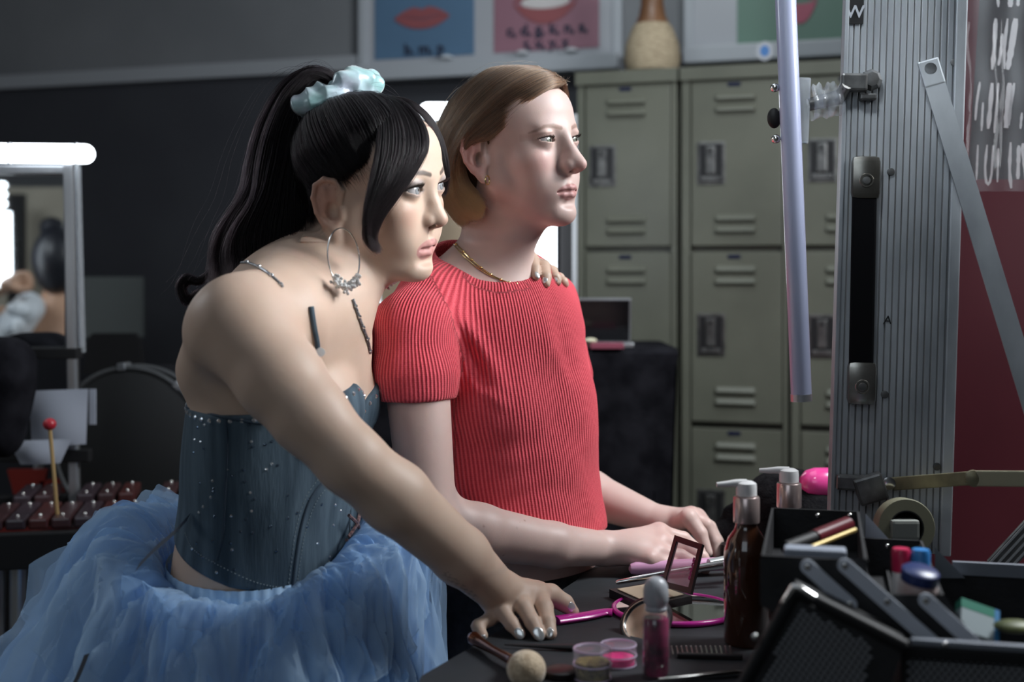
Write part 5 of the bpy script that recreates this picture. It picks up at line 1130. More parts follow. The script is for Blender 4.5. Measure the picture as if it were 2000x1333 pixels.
s3.rc(M3(-0.02, 0, -0.17), M3(0.12, 0, -0.21), 0.04, 0.045, 0.04); s3.rc(M3(-0.02, 0, -0.17), M3(-0.15, 0.0, -0.20), 0.04, 0.045, 0.04); s3.rc(M3(0.13, 0, -0.22), M3(0.19, 0, -0.45), 0.045, 0.036, 0.02)
s3.rc(M3(-0.15, 0, -0.21), M3(-0.34, 0.06, -0.16), 0.046, 0.036, 0.02); s3.rc(M3(-0.34, 0.06, -0.16), Pm(22, 553, 3.98), 0.034, 0.024, 0.01); s3.el(Pm(36, 549, 3.96), (0.034, 0.026, 0.028), None, 0.008)
for i in range(4): s3.chain([Pm(36+2*i, 536+6*i, 3.95), Pm(52+2*i, 536+7*i, 3.94), Pm(60, 545+6*i, 3.945)], [0.011, 0.0105, 0.009], 0.002)
s3.chain([Pm(24, 560, 3.94), Pm(38, 567, 3.92), Pm(54, 564, 3.92)], [0.013, 0.012, 0.010], 0.003)
v, f = surf(s3, hd-V(0.45, 0.3, 0.50), hd+V(0.28, 0.3, 0.12), 0.0055); me = mesh_np('body', v, f); paint(me, 'pigment', np.tile((0.50, 0.30, 0.20), (len(v), 1)))
o = link('body', me, skin_mat('tan_skin'), None); o.parent = q; o.location = -q.location
s3 = Sdf(); s3.el(M3(0, 0.012, 0.004), (0.078, 0.088, 0.094), None, 0.01); s3.el(M3(0, 0.03, 0.0), (0.072, 0.07, 0.095), None, 0.02); s3.el(Pm(100, 448, dm), (0.036, 0.032, 0.040), None, 0.02); s3.rc(Pm(90, 440, dm), Pm(116, 436, dm), 0.018, 0.010, 0.015); s3.el(M3(0.0, 0.03, -0.07), (0.05, 0.05, 0.045), None, 0.03)
v, f = surf(s3, hd-V(0.16, 0.16, 0.16), hd+V(0.16, 0.16, 0.20), 0.005); o = link('hair', mesh_np('hair', v, f), mat('blue_black_hair', (0.012, 0.013, 0.018), 0.4), None); o.parent = q; o.location = -q.location
s3 = Sdf(); g_ = np.random.default_rng(4)
for i in range(70):
    t_ = g_.uniform(0, 1); c_ = Pm(66-72*t_+g_.normal(0, 6), 592+80*t_+g_.normal(0, 14), 4.0)+V(0, g_.normal(0, 0.018), 0); s3.el(c_, g_.uniform(0.010, 0.028, 3), None, 0.004)
s3.rc(Pm(55, 602, 4.04), Pm(-8, 680, 4.04), 0.05, 0.06, 0.01)
v, f = surf(s3, Pm(-40, 720, 4.0)-V(0.05, 0.1, 0.02), Pm(110, 540, 4.0)+V(0.02, 0.10, 0.05), 0.004); o = link('ruffled_sleeve', mesh_np('ruffled_sleeve', v, f), mat('white_organza', (0.75, 0.80, 0.85), 0.5, sheen=0.4), None); o.parent = q; o.location = -q.location
wallbox((-3.2, -1.9), (3.2, -1.9), 0, 2.9, 0.08, M_WG, 'wall_front')
stl = empty('stool', V(hd[0]-0.02, hd[1], 0.0), 'black stool under the person reflected in the mirror', 'stool'); MB().lathe(V(hd[0]-0.02, hd[1], 0.86), [(0.17, 0), (0.18, 0.02), (0.17, 0.04), (0, 0.045)], None, 28).build('seat', M_BLK, stl, True); MB().tube([V(hd[0]-0.02, hd[1], 0), V(hd[0]-0.02, hd[1], 0.86)], 0.03, 12).build('stem', M_BLK, stl, True)

# things behind at left: screen, chairs, drum, stand
mb = MB(); mb.box(P(222, 600, 3.6), (0.083, 0.012, 0.085)); top('grey_panel', mb, mat('grey_green_panel', (0.10, 0.115, 0.115), 0.7), 'plain grey rectangular panel on the far wall above the drum', 'panel')
ch = empty('chair', P(225, 1000, 3.02)*V(1, 1, 0), 'black chair back standing behind the drum', 'chair')
cm = P(224, 690, 3.10); mb = MB(); mb.prism([(-0.075, -0.05), (0.072, -0.05), (0.062, 0.035), (0.05, 0.048), (-0.05, 0.048), (-0.062, 0.035)], -0.012, 0.012, np.stack([V(1, 0, 0), Z3, V(0, -1, 0)], 1), cm); mb.build('backrest', M_BLK, ch)
MB().box(P(224, 800, 3.02), (0.16, 0.16, 0.02), None, 0.01).build('seat', M_BLK, ch)
for sx in (-0.13, 0.13):
    for sy in (-0.13, 0.13): MB().tube([P(224, 800, 3.02)+V(sx, sy, -0.02), V(P(224, 1, 3.02)[0]+sx*1.1, 3.02+sy*1.1, 0)], 0.011, 8).build('leg', M_ALU, ch, True)
M_DRM = mat('drum_black_shell', (0.012, 0.012, 0.014), 0.25); M_DHD = mat('drum_head', (0.020, 0.021, 0.022), 0.5); M_HOOP = mat('drum_hoop', (0.10, 0.105, 0.11), 0.3, 0.3)
dc = P(252, 872, 2.62); dr_ = empty('bass_drum', V(dc[0], dc[1], dc[2]-0.175), 'bass drum with dark head and grey hoop behind the xylophone', 'drum')
RD = np.stack([nrm(V(1, -0.12, 0)), Z3, nrm(np.cross(nrm(V(1, -0.12, 0)), Z3))], 1)
MB().lathe(dc, [(0.155, -0.20), (0.155, 0.0)], RD, 64).build('shell', M_DRM, dr_, True); MB().lathe(dc, [(0.0, 0.0035), (0.148, 0.003), (0.154, 0.0)], RD, 64).build('head', M_DHD, dr_, True)
for z_, r_ in ((0.0, 0.160), (-0.05, 0.160)): MB().ring(dc+RD[:, 2]*z_, RD, r_, r_, 0.0055, 72, 8).build('hoop', M_HOOP, dr_, True)
for i in range(8):
    a = math.pi/2+i*math.pi/4+0.09; c_ = dc+RD[:, 0]*math.cos(a)*0.163+RD[:, 1]*math.sin(a)*0.163; MB().box(c_+RD[:, 2]*-0.01, (0.009, 0.008, 0.016), np.stack([np.cross(nrm(c_-dc), RD[:, 2]), nrm(c_-dc), RD[:, 2]], 1), 0.003).build('lug', M_ALU, dr_)
M_PAP = mat('grey_white_paper', (0.36, 0.39, 0.46), 0.7)
st = empty('music_stand', V(*P(120, 1, 2.45)[:2], 0.0), 'black music stand holding pale sheets beside the lit frame', 'stand')
MB().tube([P(150, 700, 2.47), P(152, 985, 2.47)], 0.006, 8).build('pole', M_BLK, st, True); MB().box(P(90, 890, 2.42), (0.085, 0.012, 0.012), None, 0.003).build('tray', M_BLK, st)
def sheetpx(pts, d, name, label, m=M_PAP, bend=0.0):
    q_ = [P(x, y, d+bend*((i % 2))) for i, (x, y) in enumerate(pts)]; A = np.zeros((12, 12, 3))
    for i in range(12):
        for j in range(12):
            s_, t_ = i/11, j/11; A[i, j] = (q_[0]*(1-s_)+q_[1]*s_)*(1-t_)+(q_[3]*(1-s_)+q_[2]*s_)*t_+V(0, -0.012*math.sin(s_*3.1)*math.sin(t_*2.5), 0)
    mb = MB(); mb.sheet(A); mb.sheet(A+V(0, 0.0008, 0)); return top(name, mb, m, label, 'paper', 'sheets on the music stand', True)
sheetpx([(56, 764), (172, 760), (168, 868), (62, 872)], 2.40, 'paper_sheet', 'upright pale sheet of paper on the music stand'); sheetpx([(16, 862), (140, 858), (118, 905), (40, 908)], 2.38, 'paper_sheet', 'lower curled pale sheet below the upright one')
mb = MB(); mb.box(P(181, 795, 2.46), (0.006, 0.002, 0.034)); top('paper_strip', mb, M_PAP, 'narrow pale strip hanging right of the music stand pole', 'paper')
cl = Sdf(); cl.el(P(20, 745, 2.33), (0.045, 0.05, 0.075), None, 0.02); cl.el(P(-10, 700, 2.36), (0.07, 0.05, 0.04), None, 0.03); cl.el(P(8, 830, 2.33), (0.04, 0.04, 0.06), None, 0.03)
v, f = surf(cl, (-1.1, 2.2, CZ-0.36), (-0.85, 2.45, CZ-0.1), 0.004); me = mesh_np('black_jacket', v, f); o = link('black_jacket', me, noisy(mat('black_cloth', (0.008, 0.008, 0.010), 0.95, spec=0.08), (0.005, 0.005, 0.007), (0.014, 0.014, 0.018), 20, bump=0.4), None)
tag(o, 'black jacket draped below the frame at the left edge', 'jacket'); M_CLO = MATS['black_cloth']
rc_ = empty('chair', V(*P(60, 1, 2.75)[:2], 0.0), 'orange red plastic chair back seen between the stand and xylophone', 'chair')
M_RED = mat('red_plastic', (0.26, 0.022, 0.014), 0.4); RX = np.stack([V(1, 0, 0), Z3, V(0, -1, 0)], 1)
MB().prism([(-0.05, 0.045), (0.035, 0.045), (0.022, -0.02), (0.0, -0.055), (-0.025, -0.05)], -0.008, 0.008, RX, P(62, 958, 2.75)).build('backrest', M_RED, rc_); MB().prism([(-0.02, 0.035), (0.03, 0.045), (0.035, -0.06), (-0.025, -0.06)], -0.008, 0.008, RX, P(98, 972, 2.75)).build('backrest', M_RED, rc_)
MB().box(P(78, 1060, 2.72), (0.12, 0.12, 0.012), None, 0.006).build('seat', M_RED, rc_)
for sx in (-0.1, 0.1):
    for sy in (-0.1, 0.1): MB().tube([P(78, 1060, 2.72)+V(sx, sy, -0.01), V(P(78, 1, 2.72)[0]+sx*1.1, 2.72+sy*1.1, 0)], 0.010, 8).build('leg', M_BLK, rc_, True)

# xylophone
M_ROS = [noisy(mat('rosewood_%d' % i, c_, 0.28), tuple(x*0.8 for x in c_), c_, 20, 3, (1, 0.2, 1)) for i, c_ in enumerate([(0.060, 0.028, 0.030), (0.050, 0.034, 0.042), (0.085, 0.026, 0.024)])]
xz = CZ-0.418; X0 = V(*P(-40, 1, 2.14)[:2], xz); XD = nrm(V(1, 0.20, 0)); XN = V(-XD[1], XD[0], 0); RXY = np.stack([XD, XN, Z3], 1)
xy_ = empty('xylophone', V(X0[0]+0.25, X0[1]+0.1, 0.0), 'rosewood concert xylophone on a black frame with metal resonator tubes', 'xylophone')
nb_ = 15
for i in range(nb_):
    c_ = X0+XD*(0.02+0.0365*i)+XN*(0.085-0.001*i); MB().box(c_, (0.0160, 0.088-0.002*i, 0.009), RXY, 0.004).build('bar', M_ROS[(i*7) % 3], xy_)
    for e_ in (-1, 1): MB().ball(c_+XN*e_*(0.062-0.0015*i)+Z3*0.010, 0.0036, None, 8, 5).build('cord_knob', M_SIL, xy_, True)
    if i % 7 in (2, 6): continue
    c_ = X0+XD*(0.038+0.0365*i)+XN*(0.235-0.001*i)+Z3*0.012; MB().box(c_, (0.0150, 0.070-0.0015*i, 0.009), RXY, 0.004).build('bar', M_ROS[(i*5+1) % 3], xy_)
    for e_ in (-1, 1): MB().ball(c_+XN*e_*(0.05-0.001*i)+Z3*0.010, 0.0034, None, 8, 5).build('cord_knob', M_SIL, xy_, True)
MB().box(X0+XD*0.28-XN*0.018-Z3*0.040, (0.32, 0.012, 0.030), RXY, 0.003).build('front_rail', M_BLK, xy_); MB().box(X0+XD*0.28+XN*0.31-Z3*0.030, (0.32, 0.012, 0.03), RXY, 0.003).build('back_rail', M_BLK, xy_)
for i in range(nb_):
    MB().tube([X0+XD*(0.02+0.0365*i)+XN*0.03-Z3*0.03, X0+XD*(0.02+0.0365*i)+XN*0.03-Z3*(0.205-0.004*i)], 0.0155, 16).build('resonator', M_GRY if False else M_ALU, xy_, True)
for u_ in (0.03, 0.50):
    MB().box(X0+XD*u_+XN*0.15-Z3*0.50, (0.014, 0.010, 0.47), np.stack([nrm(XD+Z3*0.30), XN, nrm(Z3-XD*0.30)], 1), 0.003).build('leg', M_BLK, xy_); MB().box(X0+XD*(u_+0.02)+XN*0.12-Z3*0.50, (0.014, 0.010, 0.47), np.stack([nrm(XD-Z3*0.30), XN, nrm(Z3+XD*0.30)], 1), 0.003).build('leg', M_BLK, xy_)
ml = empty('mallet', P(113, 1016, 2.20), 'red headed mallet with pale wooden stick standing on the xylophone', 'mallet')
MB().tube([P(113, 1016, 2.20), P(97, 832, 2.19)], 0.0035, 8).build('stick', mat('pale_wood_stick', (0.42, 0.28, 0.12), 0.5), ml, True); MB().ball(P(97, 829, 2.19), (0.0112, 0.0112, 0.0105), None, 20, 14).build('head', mat('red_rubber', (0.42, 0.02, 0.035), 0.35), ml, True)

# second mirror station behind the two women
zt_0 = CZ-0.152; t = empty('tube_lamp', V(P(1050, 575, 2.72)[0], 2.72, zt_0), 'wide lit vertical tube lamp behind the neck of the woman in coral', 'lamp'); MB().tube([P(1050, 222, 2.72), P(1050, 572, 2.72)], 0.040, 28).build('tube', M_L1, t, True); MB().tube([P(1050, 576, 2.72), V(P(1050, 576, 2.72)[0], 2.72, zt_0)], 0.012, 12).build('stand', M_BLK, t, True)
t = empty('tube_lamp', P(940, 216, 2.74), 'lit horizontal tube lamp glimpsed above the hair between both women', 'lamp'); MB().tube([P(835, 217, 2.74), P(1040, 217, 2.74)], 0.018, 24).ball(P(835, 217, 2.74), 0.018).build('tube', M_L1, t, True)
fr2 = empty('mirror_frame', P(960, 690, 2.8), 'mirror station frame with dark uprights behind the two women', 'frame')
for x, m, w_ in ((1106, M_BLK, 0.013), (1122, M_GRY, 0.006), (846, M_CLR, 0.005)): MB().box((P(x, 225, 2.78)+P(x, 690, 2.78))/2, (w_, 0.01, 0.26), None, 0.002).build('upright', m, fr2)
MB().box((P(735, 440, 2.95)+P(1030, 440, 2.95))/2, (0.165, 0.008, 0.235), None, 0.002).build('tan_reflection', noisy(mat('tan_reflection', (0.33, 0.25, 0.17), 0.6), (0.28, 0.21, 0.14), (0.36, 0.28, 0.19), 4), fr2)  # tan panel standing in for what the mirror reflects
bt = empty('table', V(*P(1120, 1, 2.9)[:2], 0.0), 'black draped table with the laptop in front of the lockers', 'table')
tb0, tb1 = P(700, 690, 2.72), P(1320, 690, 2.72); zt = CZ-0.152
A = []
gx = np.linspace(tb0[0], tb1[0], 40)
for s_, (yy, zz_) in enumerate(((3.02, zt), (2.70, zt), (2.68, zt-0.01), (2.675, zt-0.05), (2.68, zt-0.3), (2.66, zt-0.7), (2.65, 0.02))): A.append([V(x-(0.03*max(0, s_-2)/4 if i > 36 else 0), yy+0.008*math.sin(i*0.9)*max(0, s_-2)/4, zz_) for i, x in enumerate(gx)])
MB().sheet(np.array(A)).build('drape', M_CLO, bt, True)
A = np.array([[V(tb1[0]-0.03*max(0, k_-1)/4, yy, zz_) for yy in (2.70, 2.85, 3.02)] for k_, zz_ in enumerate((zt, zt-0.05, zt-0.3, zt-0.7, 0.02))]); MB().sheet(A).build('drape_side', M_CLO, bt, True)
lp = empty('laptop', P(1180, 680, 2.75), 'open laptop with black screen and silver rim on the draped table', 'laptop')
MB().box(P(1170, 630, 2.80), (0.070, 0.004, 0.054), np.stack([V(1, 0, 0), nrm(V(0, 1, 0.15)), nrm(V(0, -0.15, 1))], 1), 0.003).build('lid', M_ALU, lp); MB().box(P(1170, 630, 2.795)+V(0, -0.0035, 0.0), (0.065, 0.002, 0.0485), np.stack([V(1, 0, 0), nrm(V(0, 1, 0.15)), nrm(V(0, -0.15, 1))], 1)).build('screen', mat('black_screen', (0.003, 0.003, 0.004), 0.15), lp)
MB().box(V(P(1170, 1, 2.72)[0], 2.745, zt+0.006), (0.072, 0.045, 0.005), None, 0.002).build('keyboard_base', M_ALU, lp)
mb = MB(); mb.ball(V(P(1154, 1, 2.69)[0], 2.70, zt+0.016), (0.014, 0.012, 0.006), None, 16, 8); top('powder_puff', mb, mat('cream_puff', (0.6, 0.58, 0.42), 0.8), 'cream powder puff in front of the laptop', 'puff', smooth=True)
mb = MB(); mb.box(V(P(1185, 1, 2.69)[0], 2.695, zt+0.006), (0.035, 0.02, 0.006), None, 0.002); top('palette', mb, mat('rose_palette', (0.30, 0.08, 0.12), 0.3), 'rose coloured palette in front of the laptop', 'palette')
mb = MB(); mb.lathe(V(P(737, 622, 2.74)[0], 2.74, zt), [(0.011, 0), (0.012, 0.003), (0.012, 0.095), (0.008, 0.100), (0.008, 0.118)], None, 20); top('white_bottle', mb, mat('white_plastic', (0.80, 0.82, 0.84), 0.3), 'small white bottle glimpsed between the two women', 'bottle', smooth=True)
mb = MB(); mb.lathe(V(P(722, 595, 2.78)[0], 2.78, zt), [(0.009, 0), (0.010, 0.09), (0.006, 0.115), (0.002, 0.13)], None, 16); top('red_bottle', mb, mat('red_gloss', (0.45, 0.02, 0.05), 0.3), 'small red bottle beside the white one between the women', 'bottle', smooth=True)
# ---------------------------------------------------------------- ribbed aluminium case lid, tube lamp, stays
DL = 1.62
a, b_, c_, d_ = P(1658, 0, DL), P(1886, 0, DL-0.02), P(1846, 1010, DL-0.02), P(1620, 1010, DL)
UL = nrm(b_-a); VL = nrm(a-d_); VL = nrm(VL-UL*(UL @ VL)); NL = np.cross(UL, VL); NL = NL if NL[1] < 0 else -NL; RL = np.stack([UL, VL, -np.cross(VL, UL)], 1); RL[:, 2] = NL
lid = empty('case_lid', d_, 'upright ribbed aluminium case lid with black strap handle, right of the women', 'case')
def lp_(px, py, out=0.0):
    """point of the lid plane on the sight line of (px, py), raised by out"""
    o = V(0, 0, CZ); d = P(px, py, 1.0)-o; q = d_+NL*out; t = ((q-o) @ NL)/(d @ NL); return o+d*t
W_ = np.linalg.norm(b_-a); H_ = 0.86; cen = (lp_(1772, 0)+lp_(1733, 1010))/2+VL*0.06
M_LID = noisy(mat('ribbed_aluminium', (0.42, 0.46, 0.50), 0.42, 0.55), (0.27, 0.29, 0.31), (0.50, 0.53, 0.56), 11, 7, (1, 1, 0.45), bump=0.15)
MB().box(cen-NL*0.030, (W_/2, H_/2, 0.027), RL, 0.003).build('shell', noisy(mat('groove_aluminium', (0.12, 0.12, 0.12), 0.6, 0.3), (0.20, 0.195, 0.19), (0.32, 0.32, 0.32), 14, 5, (1, 1, 0.3)), lid)
for i in range(16):
    if True: MB().box(cen+UL*(-W_/2+0.0055+(W_-0.020)*i/15.0)-NL*0.0012, (0.0032, H_/2-0.001, 0.0013), RL, 0.0008).build('rib', M_LID, lid)
MB().box(cen+UL*(W_/2-0.003), (0.007, H_/2, 0.006), RL, 0.002).build('edge_rail', M_LID, lid); MB().box(cen-UL*(W_/2+0.000)-NL*0.012, (0.0025, H_/2, 0.018), RL, 0.001).build('edge_rail', M_LID, lid)
M_CAP = noisy(mat('worn_steel_cap', (0.40, 0.38, 0.34), 0.25, 0.95), (0.25, 0.24, 0.21), (0.52, 0.50, 0.46), 18, 4)
hd_ = [lp_(1690, 348, 0.006), lp_(1682, 748, 0.006)]; AXH = nrm(hd_[0]-hd_[1]); RH = np.stack([nrm(np.cross(AXH, NL)), AXH, NL], 1)
st_ = MB(); st_.box((lp_(1688, 390, 0.012)+lp_(1682, 708, 0.012))/2, (0.0150, 0.108, 0.004), RH, 0.003).build('strap_handle', mat('black_rubber', (0.005, 0.005, 0.006), 0.95, spec=0.1), lid)
for i, c in enumerate(hd_):
    e = MB().box(c+NL*0.003, (0.0178, 0.0275, 0.010), RH, 0.008).build('handle_cap', M_CAP, lid, True)
    MB().ring(c+NL*0.013-AXH*0.004, RH, 0.0075, 0.0075, 0.0016, 20, 6).build('rivet_ring', M_CAP, e, True); MB().lathe(c+NL*0.012-AXH*0.004, [(0.005, 0), (0.0045, 0.003), (0, 0.0035)], RH, 16).build('rivet', M_STL, e, True)
for x, y in ((1740, 336), (1728, 771), (1864, 122), (1830, 912)): MB().lathe(lp_(x, y, 0.001), [(0.005, 0), (0.0045, 0.002), (0, 0.0028)], RL, 12).build('screw', M_STL, lid, True)
MB().box(lp_(1670, 16, 0.002), (0.0105, 0.020, 0.0008), RL).build('label_sticker', M_BLK, lid); text('W', lp_(1670, 24, 0.0032), 0.022, M_WHT, lid, RL, 0.0003); text('A', lp_(1733, 626, 0.0012), 0.015, M_BLK, lid, RL, 0.0, shear=0.1)
# clamp on the lid and arm to the tube lamp
cl_ = empty('clamp', lp_(1690, 165, 0.0), 'small metal clamp gripping the lid edge beside the tube lamp', 'clamp')
MB().box(lp_(1668, 162, 0.012), (0.016, 0.011, 0.010), RL, 0.003).build('jaw', M_STL, cl_); MB().lathe(lp_(1700, 158, 0.004), [(0.013, 0), (0.014, 0.006), (0.009, 0.016), (0.0, 0.017)], RL, 8).build('knob', M_STL, cl_, True); MB().box(lp_(1695, 190, 0.008), (0.010, 0.004, 0.008), RL, 0.002).build('foot', M_STL, cl_)
DT = 1.60
tl_ = empty('tube_lamp', P(1565, 782, DT), 'unlit frosted tube lamp hanging vertically before the lockers', 'lamp')
M_FRO = mat('frosted_tube', (0.50, 0.54, 0.72), 0.28, coat=0.6, trans=0.0)
noisy(M_FRO, (0.34, 0.37, 0.52), (0.40, 0.43, 0.58), 4, 2)
MB().tube([P(1532, -60, DT), P(1565, 772, DT)], 0.0130, 28).build('tube', M_FRO, tl_, True); MB().tube([P(1564.5, 770, DT), P(1565.2, 784, DT)], 0.0134, 28).build('end_cap', M_ALU, tl_, True)
br = empty('lamp_bracket', P(1570, 225, DT), 'clear acrylic bracket with four screws behind the unlit tube lamp', 'bracket')
RB_ = np.stack([nrm(V(1, 0, -0.04)), V(0, 1, 0), nrm(V(0.04, 0, 1))], 1)
MB().box(P(1562, 216, DT+0.016), (0.0125, 0.004, 0.042), RB_, 0.003).build('plate', M_CLR, br)
for x, y in ((1512, 172), (1551, 164), (1514, 272), (1556, 270)): MB().lathe(P(x, y, DT+0.004), [(0.0055, 0), (0.0055, 0.004), (0.003, 0.007), (0, 0.008)], basis((0.2, -1, 0), (1, 0, 0)), 12).build('screw', M_SIL, br, True)
MB().ball(P(1512, 231, DT+0.018), (0.009, 0.007, 0.013)).build('knob', M_BLK, br, True)
ar = empty('support_rod', P(1610, 195, DT+0.02), 'short arm wrapped in clear film between the bracket and the clamp', 'arm')
MB().tube([P(1578, 205, DT+0.02), P(1640, 190, DT+0.02), P(1655, 165, DT)], [0.008, 0.010, 0.007], 12).build('rod', M_STL, ar, True)
A = np.zeros((16, 13, 3))
for i in range(16):
    for j in range(13): a_ = 2*math.pi*j/12; r_ = 0.017*(1+0.22*math.sin(3*a_+i*0.9)+0.1*math.sin(i*1.7)); A[i, j] = P(1584+58*i/15, 200-8*i/15, DT+0.02)+V(0.15*r_*math.sin(a_*2), math.cos(a_)*r_, math.sin(a_)*r_*1.15)
MB().sheet(A).build('film_wrap', mat('clear_film', (0.75, 0.80, 0.86), 0.1, alpha=0.28, coat=1.0), ar, True)
# diagonal stay and folding stay
sy = empty('stay_bar', lp_(1817, 135, 0.01), 'long flat aluminium stay running diagonally off the lid', 'bar')
s0, s1_ = lp_(1817, 135, 0.016), P(2035, 850, DL-0.09); ax = nrm(s1_-s0); RS_ = np.stack([ax, nrm(np.cross(NL, ax)), nrm(np.cross(ax, nrm(np.cross(NL, ax))))], 1)
Lb = np.linalg.norm(s1_-s0); pts = [(Lb, -0.0125), (Lb, 0.0125), (0, 0.0125)]+[(-0.0125*math.sin(t), 0.0125*math.cos(t)) for t in np.linspace(0.3, 2.8, 8)]+[(0, -0.0125)]
MB().prism(pts, -0.002, 0.002, RS_, s0).build('bar', M_LID, sy); MB().lathe(s0, [(0.0075, -0.0028), (0.0075, 0.0028)], RS_, 16).build('pivot_hole', M_BLK, sy, True); MB().box(s0+ax*0.005, (0.017, 0.013, 0.0028), RS_, 0.002).build('end_plate', M_LID, sy)
fs = empty('folding_stay', lp_(1700, 945, 0.01), 'tarnished brass folding stay across the bottom of the lid', 'hinge')
M_BRS = noisy(mat('tarnished_brass', (0.24, 0.22, 0.13), 0.4, 0.7), (0.13, 0.12, 0.08), (0.33, 0.30, 0.19), 25, 5)
def bar(p, q, hw, th, nrm_=None):
    ax = nrm(q-p); n_ = NL if nrm_ is None else nrm_; R = np.stack([ax, nrm(np.cross(n_, ax)), nrm(np.cross(ax, nrm(np.cross(n_, ax))))], 1); return MB().box((p+q)/2, (np.linalg.norm(q-p)/2, hw, th), R, 0.0015)
bar(lp_(1742, 946, 0.010), P(1905, 934, 1.54), 0.0085, 0.0015).build('link', M_BRS, fs); bar(P(1895, 935, 1.535), P(2030, 936, 1.50), 0.0095, 0.0018).build('link', mat('pale_brass', (0.34, 0.32, 0.22), 0.45, 0.4), fs)
MB().lathe(P(1901, 935, 1.535), [(0.010, -0.003), (0.010, 0.004), (0.004, 0.006), (0, 0.006)], RL, 16).build('pivot', M_BRS, fs, True); MB().lathe(lp_(1735, 944, 0.010), [(0.008, 0), (0.008, 0.005), (0, 0.007)], RL, 14).build('pivot', M_SIL, fs, True)
MB().box(lp_(1662, 943, 0.010), (0.018, 0.0095, 0.008), RL, 0.003).build('hinge_block', M_STL, fs); MB().box(lp_(1700, 955, 0.014), (0.018, 0.017, 0.010), RL @ np.array([[0.94, -0.34, 0], [0.34, 0.94, 0], [0, 0, 1]]), 0.003).build('hinge_block', M_STL, fs)
tp = empty('tape_roll', P(1764, 1078, 1.54), 'roll of tan tape standing against the foot of the lid', 'tape')
RT = np.stack([V(1, 0, 0), V(0, 0.1, 1), V(0, -1, 0.1)], 1); tc_ = P(1765, 1030, 1.54)
MB().lathe(tc_, [(0.0205, -0.012), (0.0335, -0.012), (0.0345, -0.010), (0.0345, 0.010), (0.0335, 0.012), (0.0205, 0.012), (0.0205, -0.012)], RT, 40).build('roll', mat('tan_tape', (0.17, 0.165, 0.11), 0.55), tp, True)
MB().lathe(tc_, [(0.0205, -0.010), (0.0205, 0.013), (0.019, 0.013), (0.019, -0.010)], RT, 32).build('core', M_BLK, tp, True)
mb = MB(); mb.box(P(1765, 1034, 1.53), (0.017, 0.010, 0.012), None, 0.004); top('small_grey_box', mb, mat('dull_grey_box', (0.22, 0.23, 0.21), 0.6), 'small dull grey box inside the ring of the tan tape', 'box')
# plastic sleeve on the maroon wall; lamp reflections painted as white streaks
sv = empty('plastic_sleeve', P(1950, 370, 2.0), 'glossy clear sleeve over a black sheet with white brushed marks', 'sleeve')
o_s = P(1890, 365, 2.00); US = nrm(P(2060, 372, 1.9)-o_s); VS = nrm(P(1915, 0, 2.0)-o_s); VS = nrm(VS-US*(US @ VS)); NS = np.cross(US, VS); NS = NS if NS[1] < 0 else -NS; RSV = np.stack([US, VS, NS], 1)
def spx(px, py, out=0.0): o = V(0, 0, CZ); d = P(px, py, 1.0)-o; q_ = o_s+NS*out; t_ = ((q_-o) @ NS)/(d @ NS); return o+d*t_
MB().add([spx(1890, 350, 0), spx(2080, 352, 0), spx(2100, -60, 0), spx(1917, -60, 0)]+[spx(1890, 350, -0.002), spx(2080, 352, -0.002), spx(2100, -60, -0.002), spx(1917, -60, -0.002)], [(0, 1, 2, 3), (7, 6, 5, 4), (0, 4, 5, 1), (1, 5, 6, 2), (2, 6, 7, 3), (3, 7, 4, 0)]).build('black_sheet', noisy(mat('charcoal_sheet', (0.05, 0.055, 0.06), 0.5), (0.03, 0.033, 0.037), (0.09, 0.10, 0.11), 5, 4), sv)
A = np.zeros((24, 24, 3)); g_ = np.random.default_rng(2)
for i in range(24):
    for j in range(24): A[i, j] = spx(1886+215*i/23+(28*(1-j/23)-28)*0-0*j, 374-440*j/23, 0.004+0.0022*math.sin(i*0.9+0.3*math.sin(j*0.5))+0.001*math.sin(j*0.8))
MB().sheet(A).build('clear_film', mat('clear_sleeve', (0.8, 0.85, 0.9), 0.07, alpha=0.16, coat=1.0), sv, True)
M_WP = mat('reflection_white', (0.86, 0.88, 0.90), 0.4); g_ = np.random.default_rng(9)
def streak(pts, w0, n=10):
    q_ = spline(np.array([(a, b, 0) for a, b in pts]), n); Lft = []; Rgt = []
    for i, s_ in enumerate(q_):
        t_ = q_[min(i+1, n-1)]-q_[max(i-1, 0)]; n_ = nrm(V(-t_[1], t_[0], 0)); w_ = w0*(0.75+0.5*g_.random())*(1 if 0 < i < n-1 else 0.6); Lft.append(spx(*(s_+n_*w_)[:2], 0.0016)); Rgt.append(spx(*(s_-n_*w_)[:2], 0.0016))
    A = np.stack([np.array(Lft), np.array(Rgt)], 1); MB().sheet(A).build('reflection_streak', M_WP, sv)
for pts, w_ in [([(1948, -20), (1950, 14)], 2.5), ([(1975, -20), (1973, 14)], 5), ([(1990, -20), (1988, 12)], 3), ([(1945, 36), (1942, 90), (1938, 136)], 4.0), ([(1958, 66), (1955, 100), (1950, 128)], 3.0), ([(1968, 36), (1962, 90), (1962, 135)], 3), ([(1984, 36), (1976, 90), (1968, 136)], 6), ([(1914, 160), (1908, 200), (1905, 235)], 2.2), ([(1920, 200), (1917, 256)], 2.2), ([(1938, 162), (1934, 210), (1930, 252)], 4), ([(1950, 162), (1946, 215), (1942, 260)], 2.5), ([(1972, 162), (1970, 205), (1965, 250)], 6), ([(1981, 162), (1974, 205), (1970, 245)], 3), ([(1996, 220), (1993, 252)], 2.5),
                 ([(1928, 283), (1924, 330), (1928, 360), (1936, 345), (1940, 284)], 2.6), ([(1910, 283), (1907, 352)], 2), ([(1950, 290), (1948, 356)], 2), ([(1974, 278), (1972, 330), (1975, 368)], 3.2), ([(1990, 284), (1988, 350)], 3.5), ([(1998, 280), (2004, 352)], 4)]: streak(pts, w_)

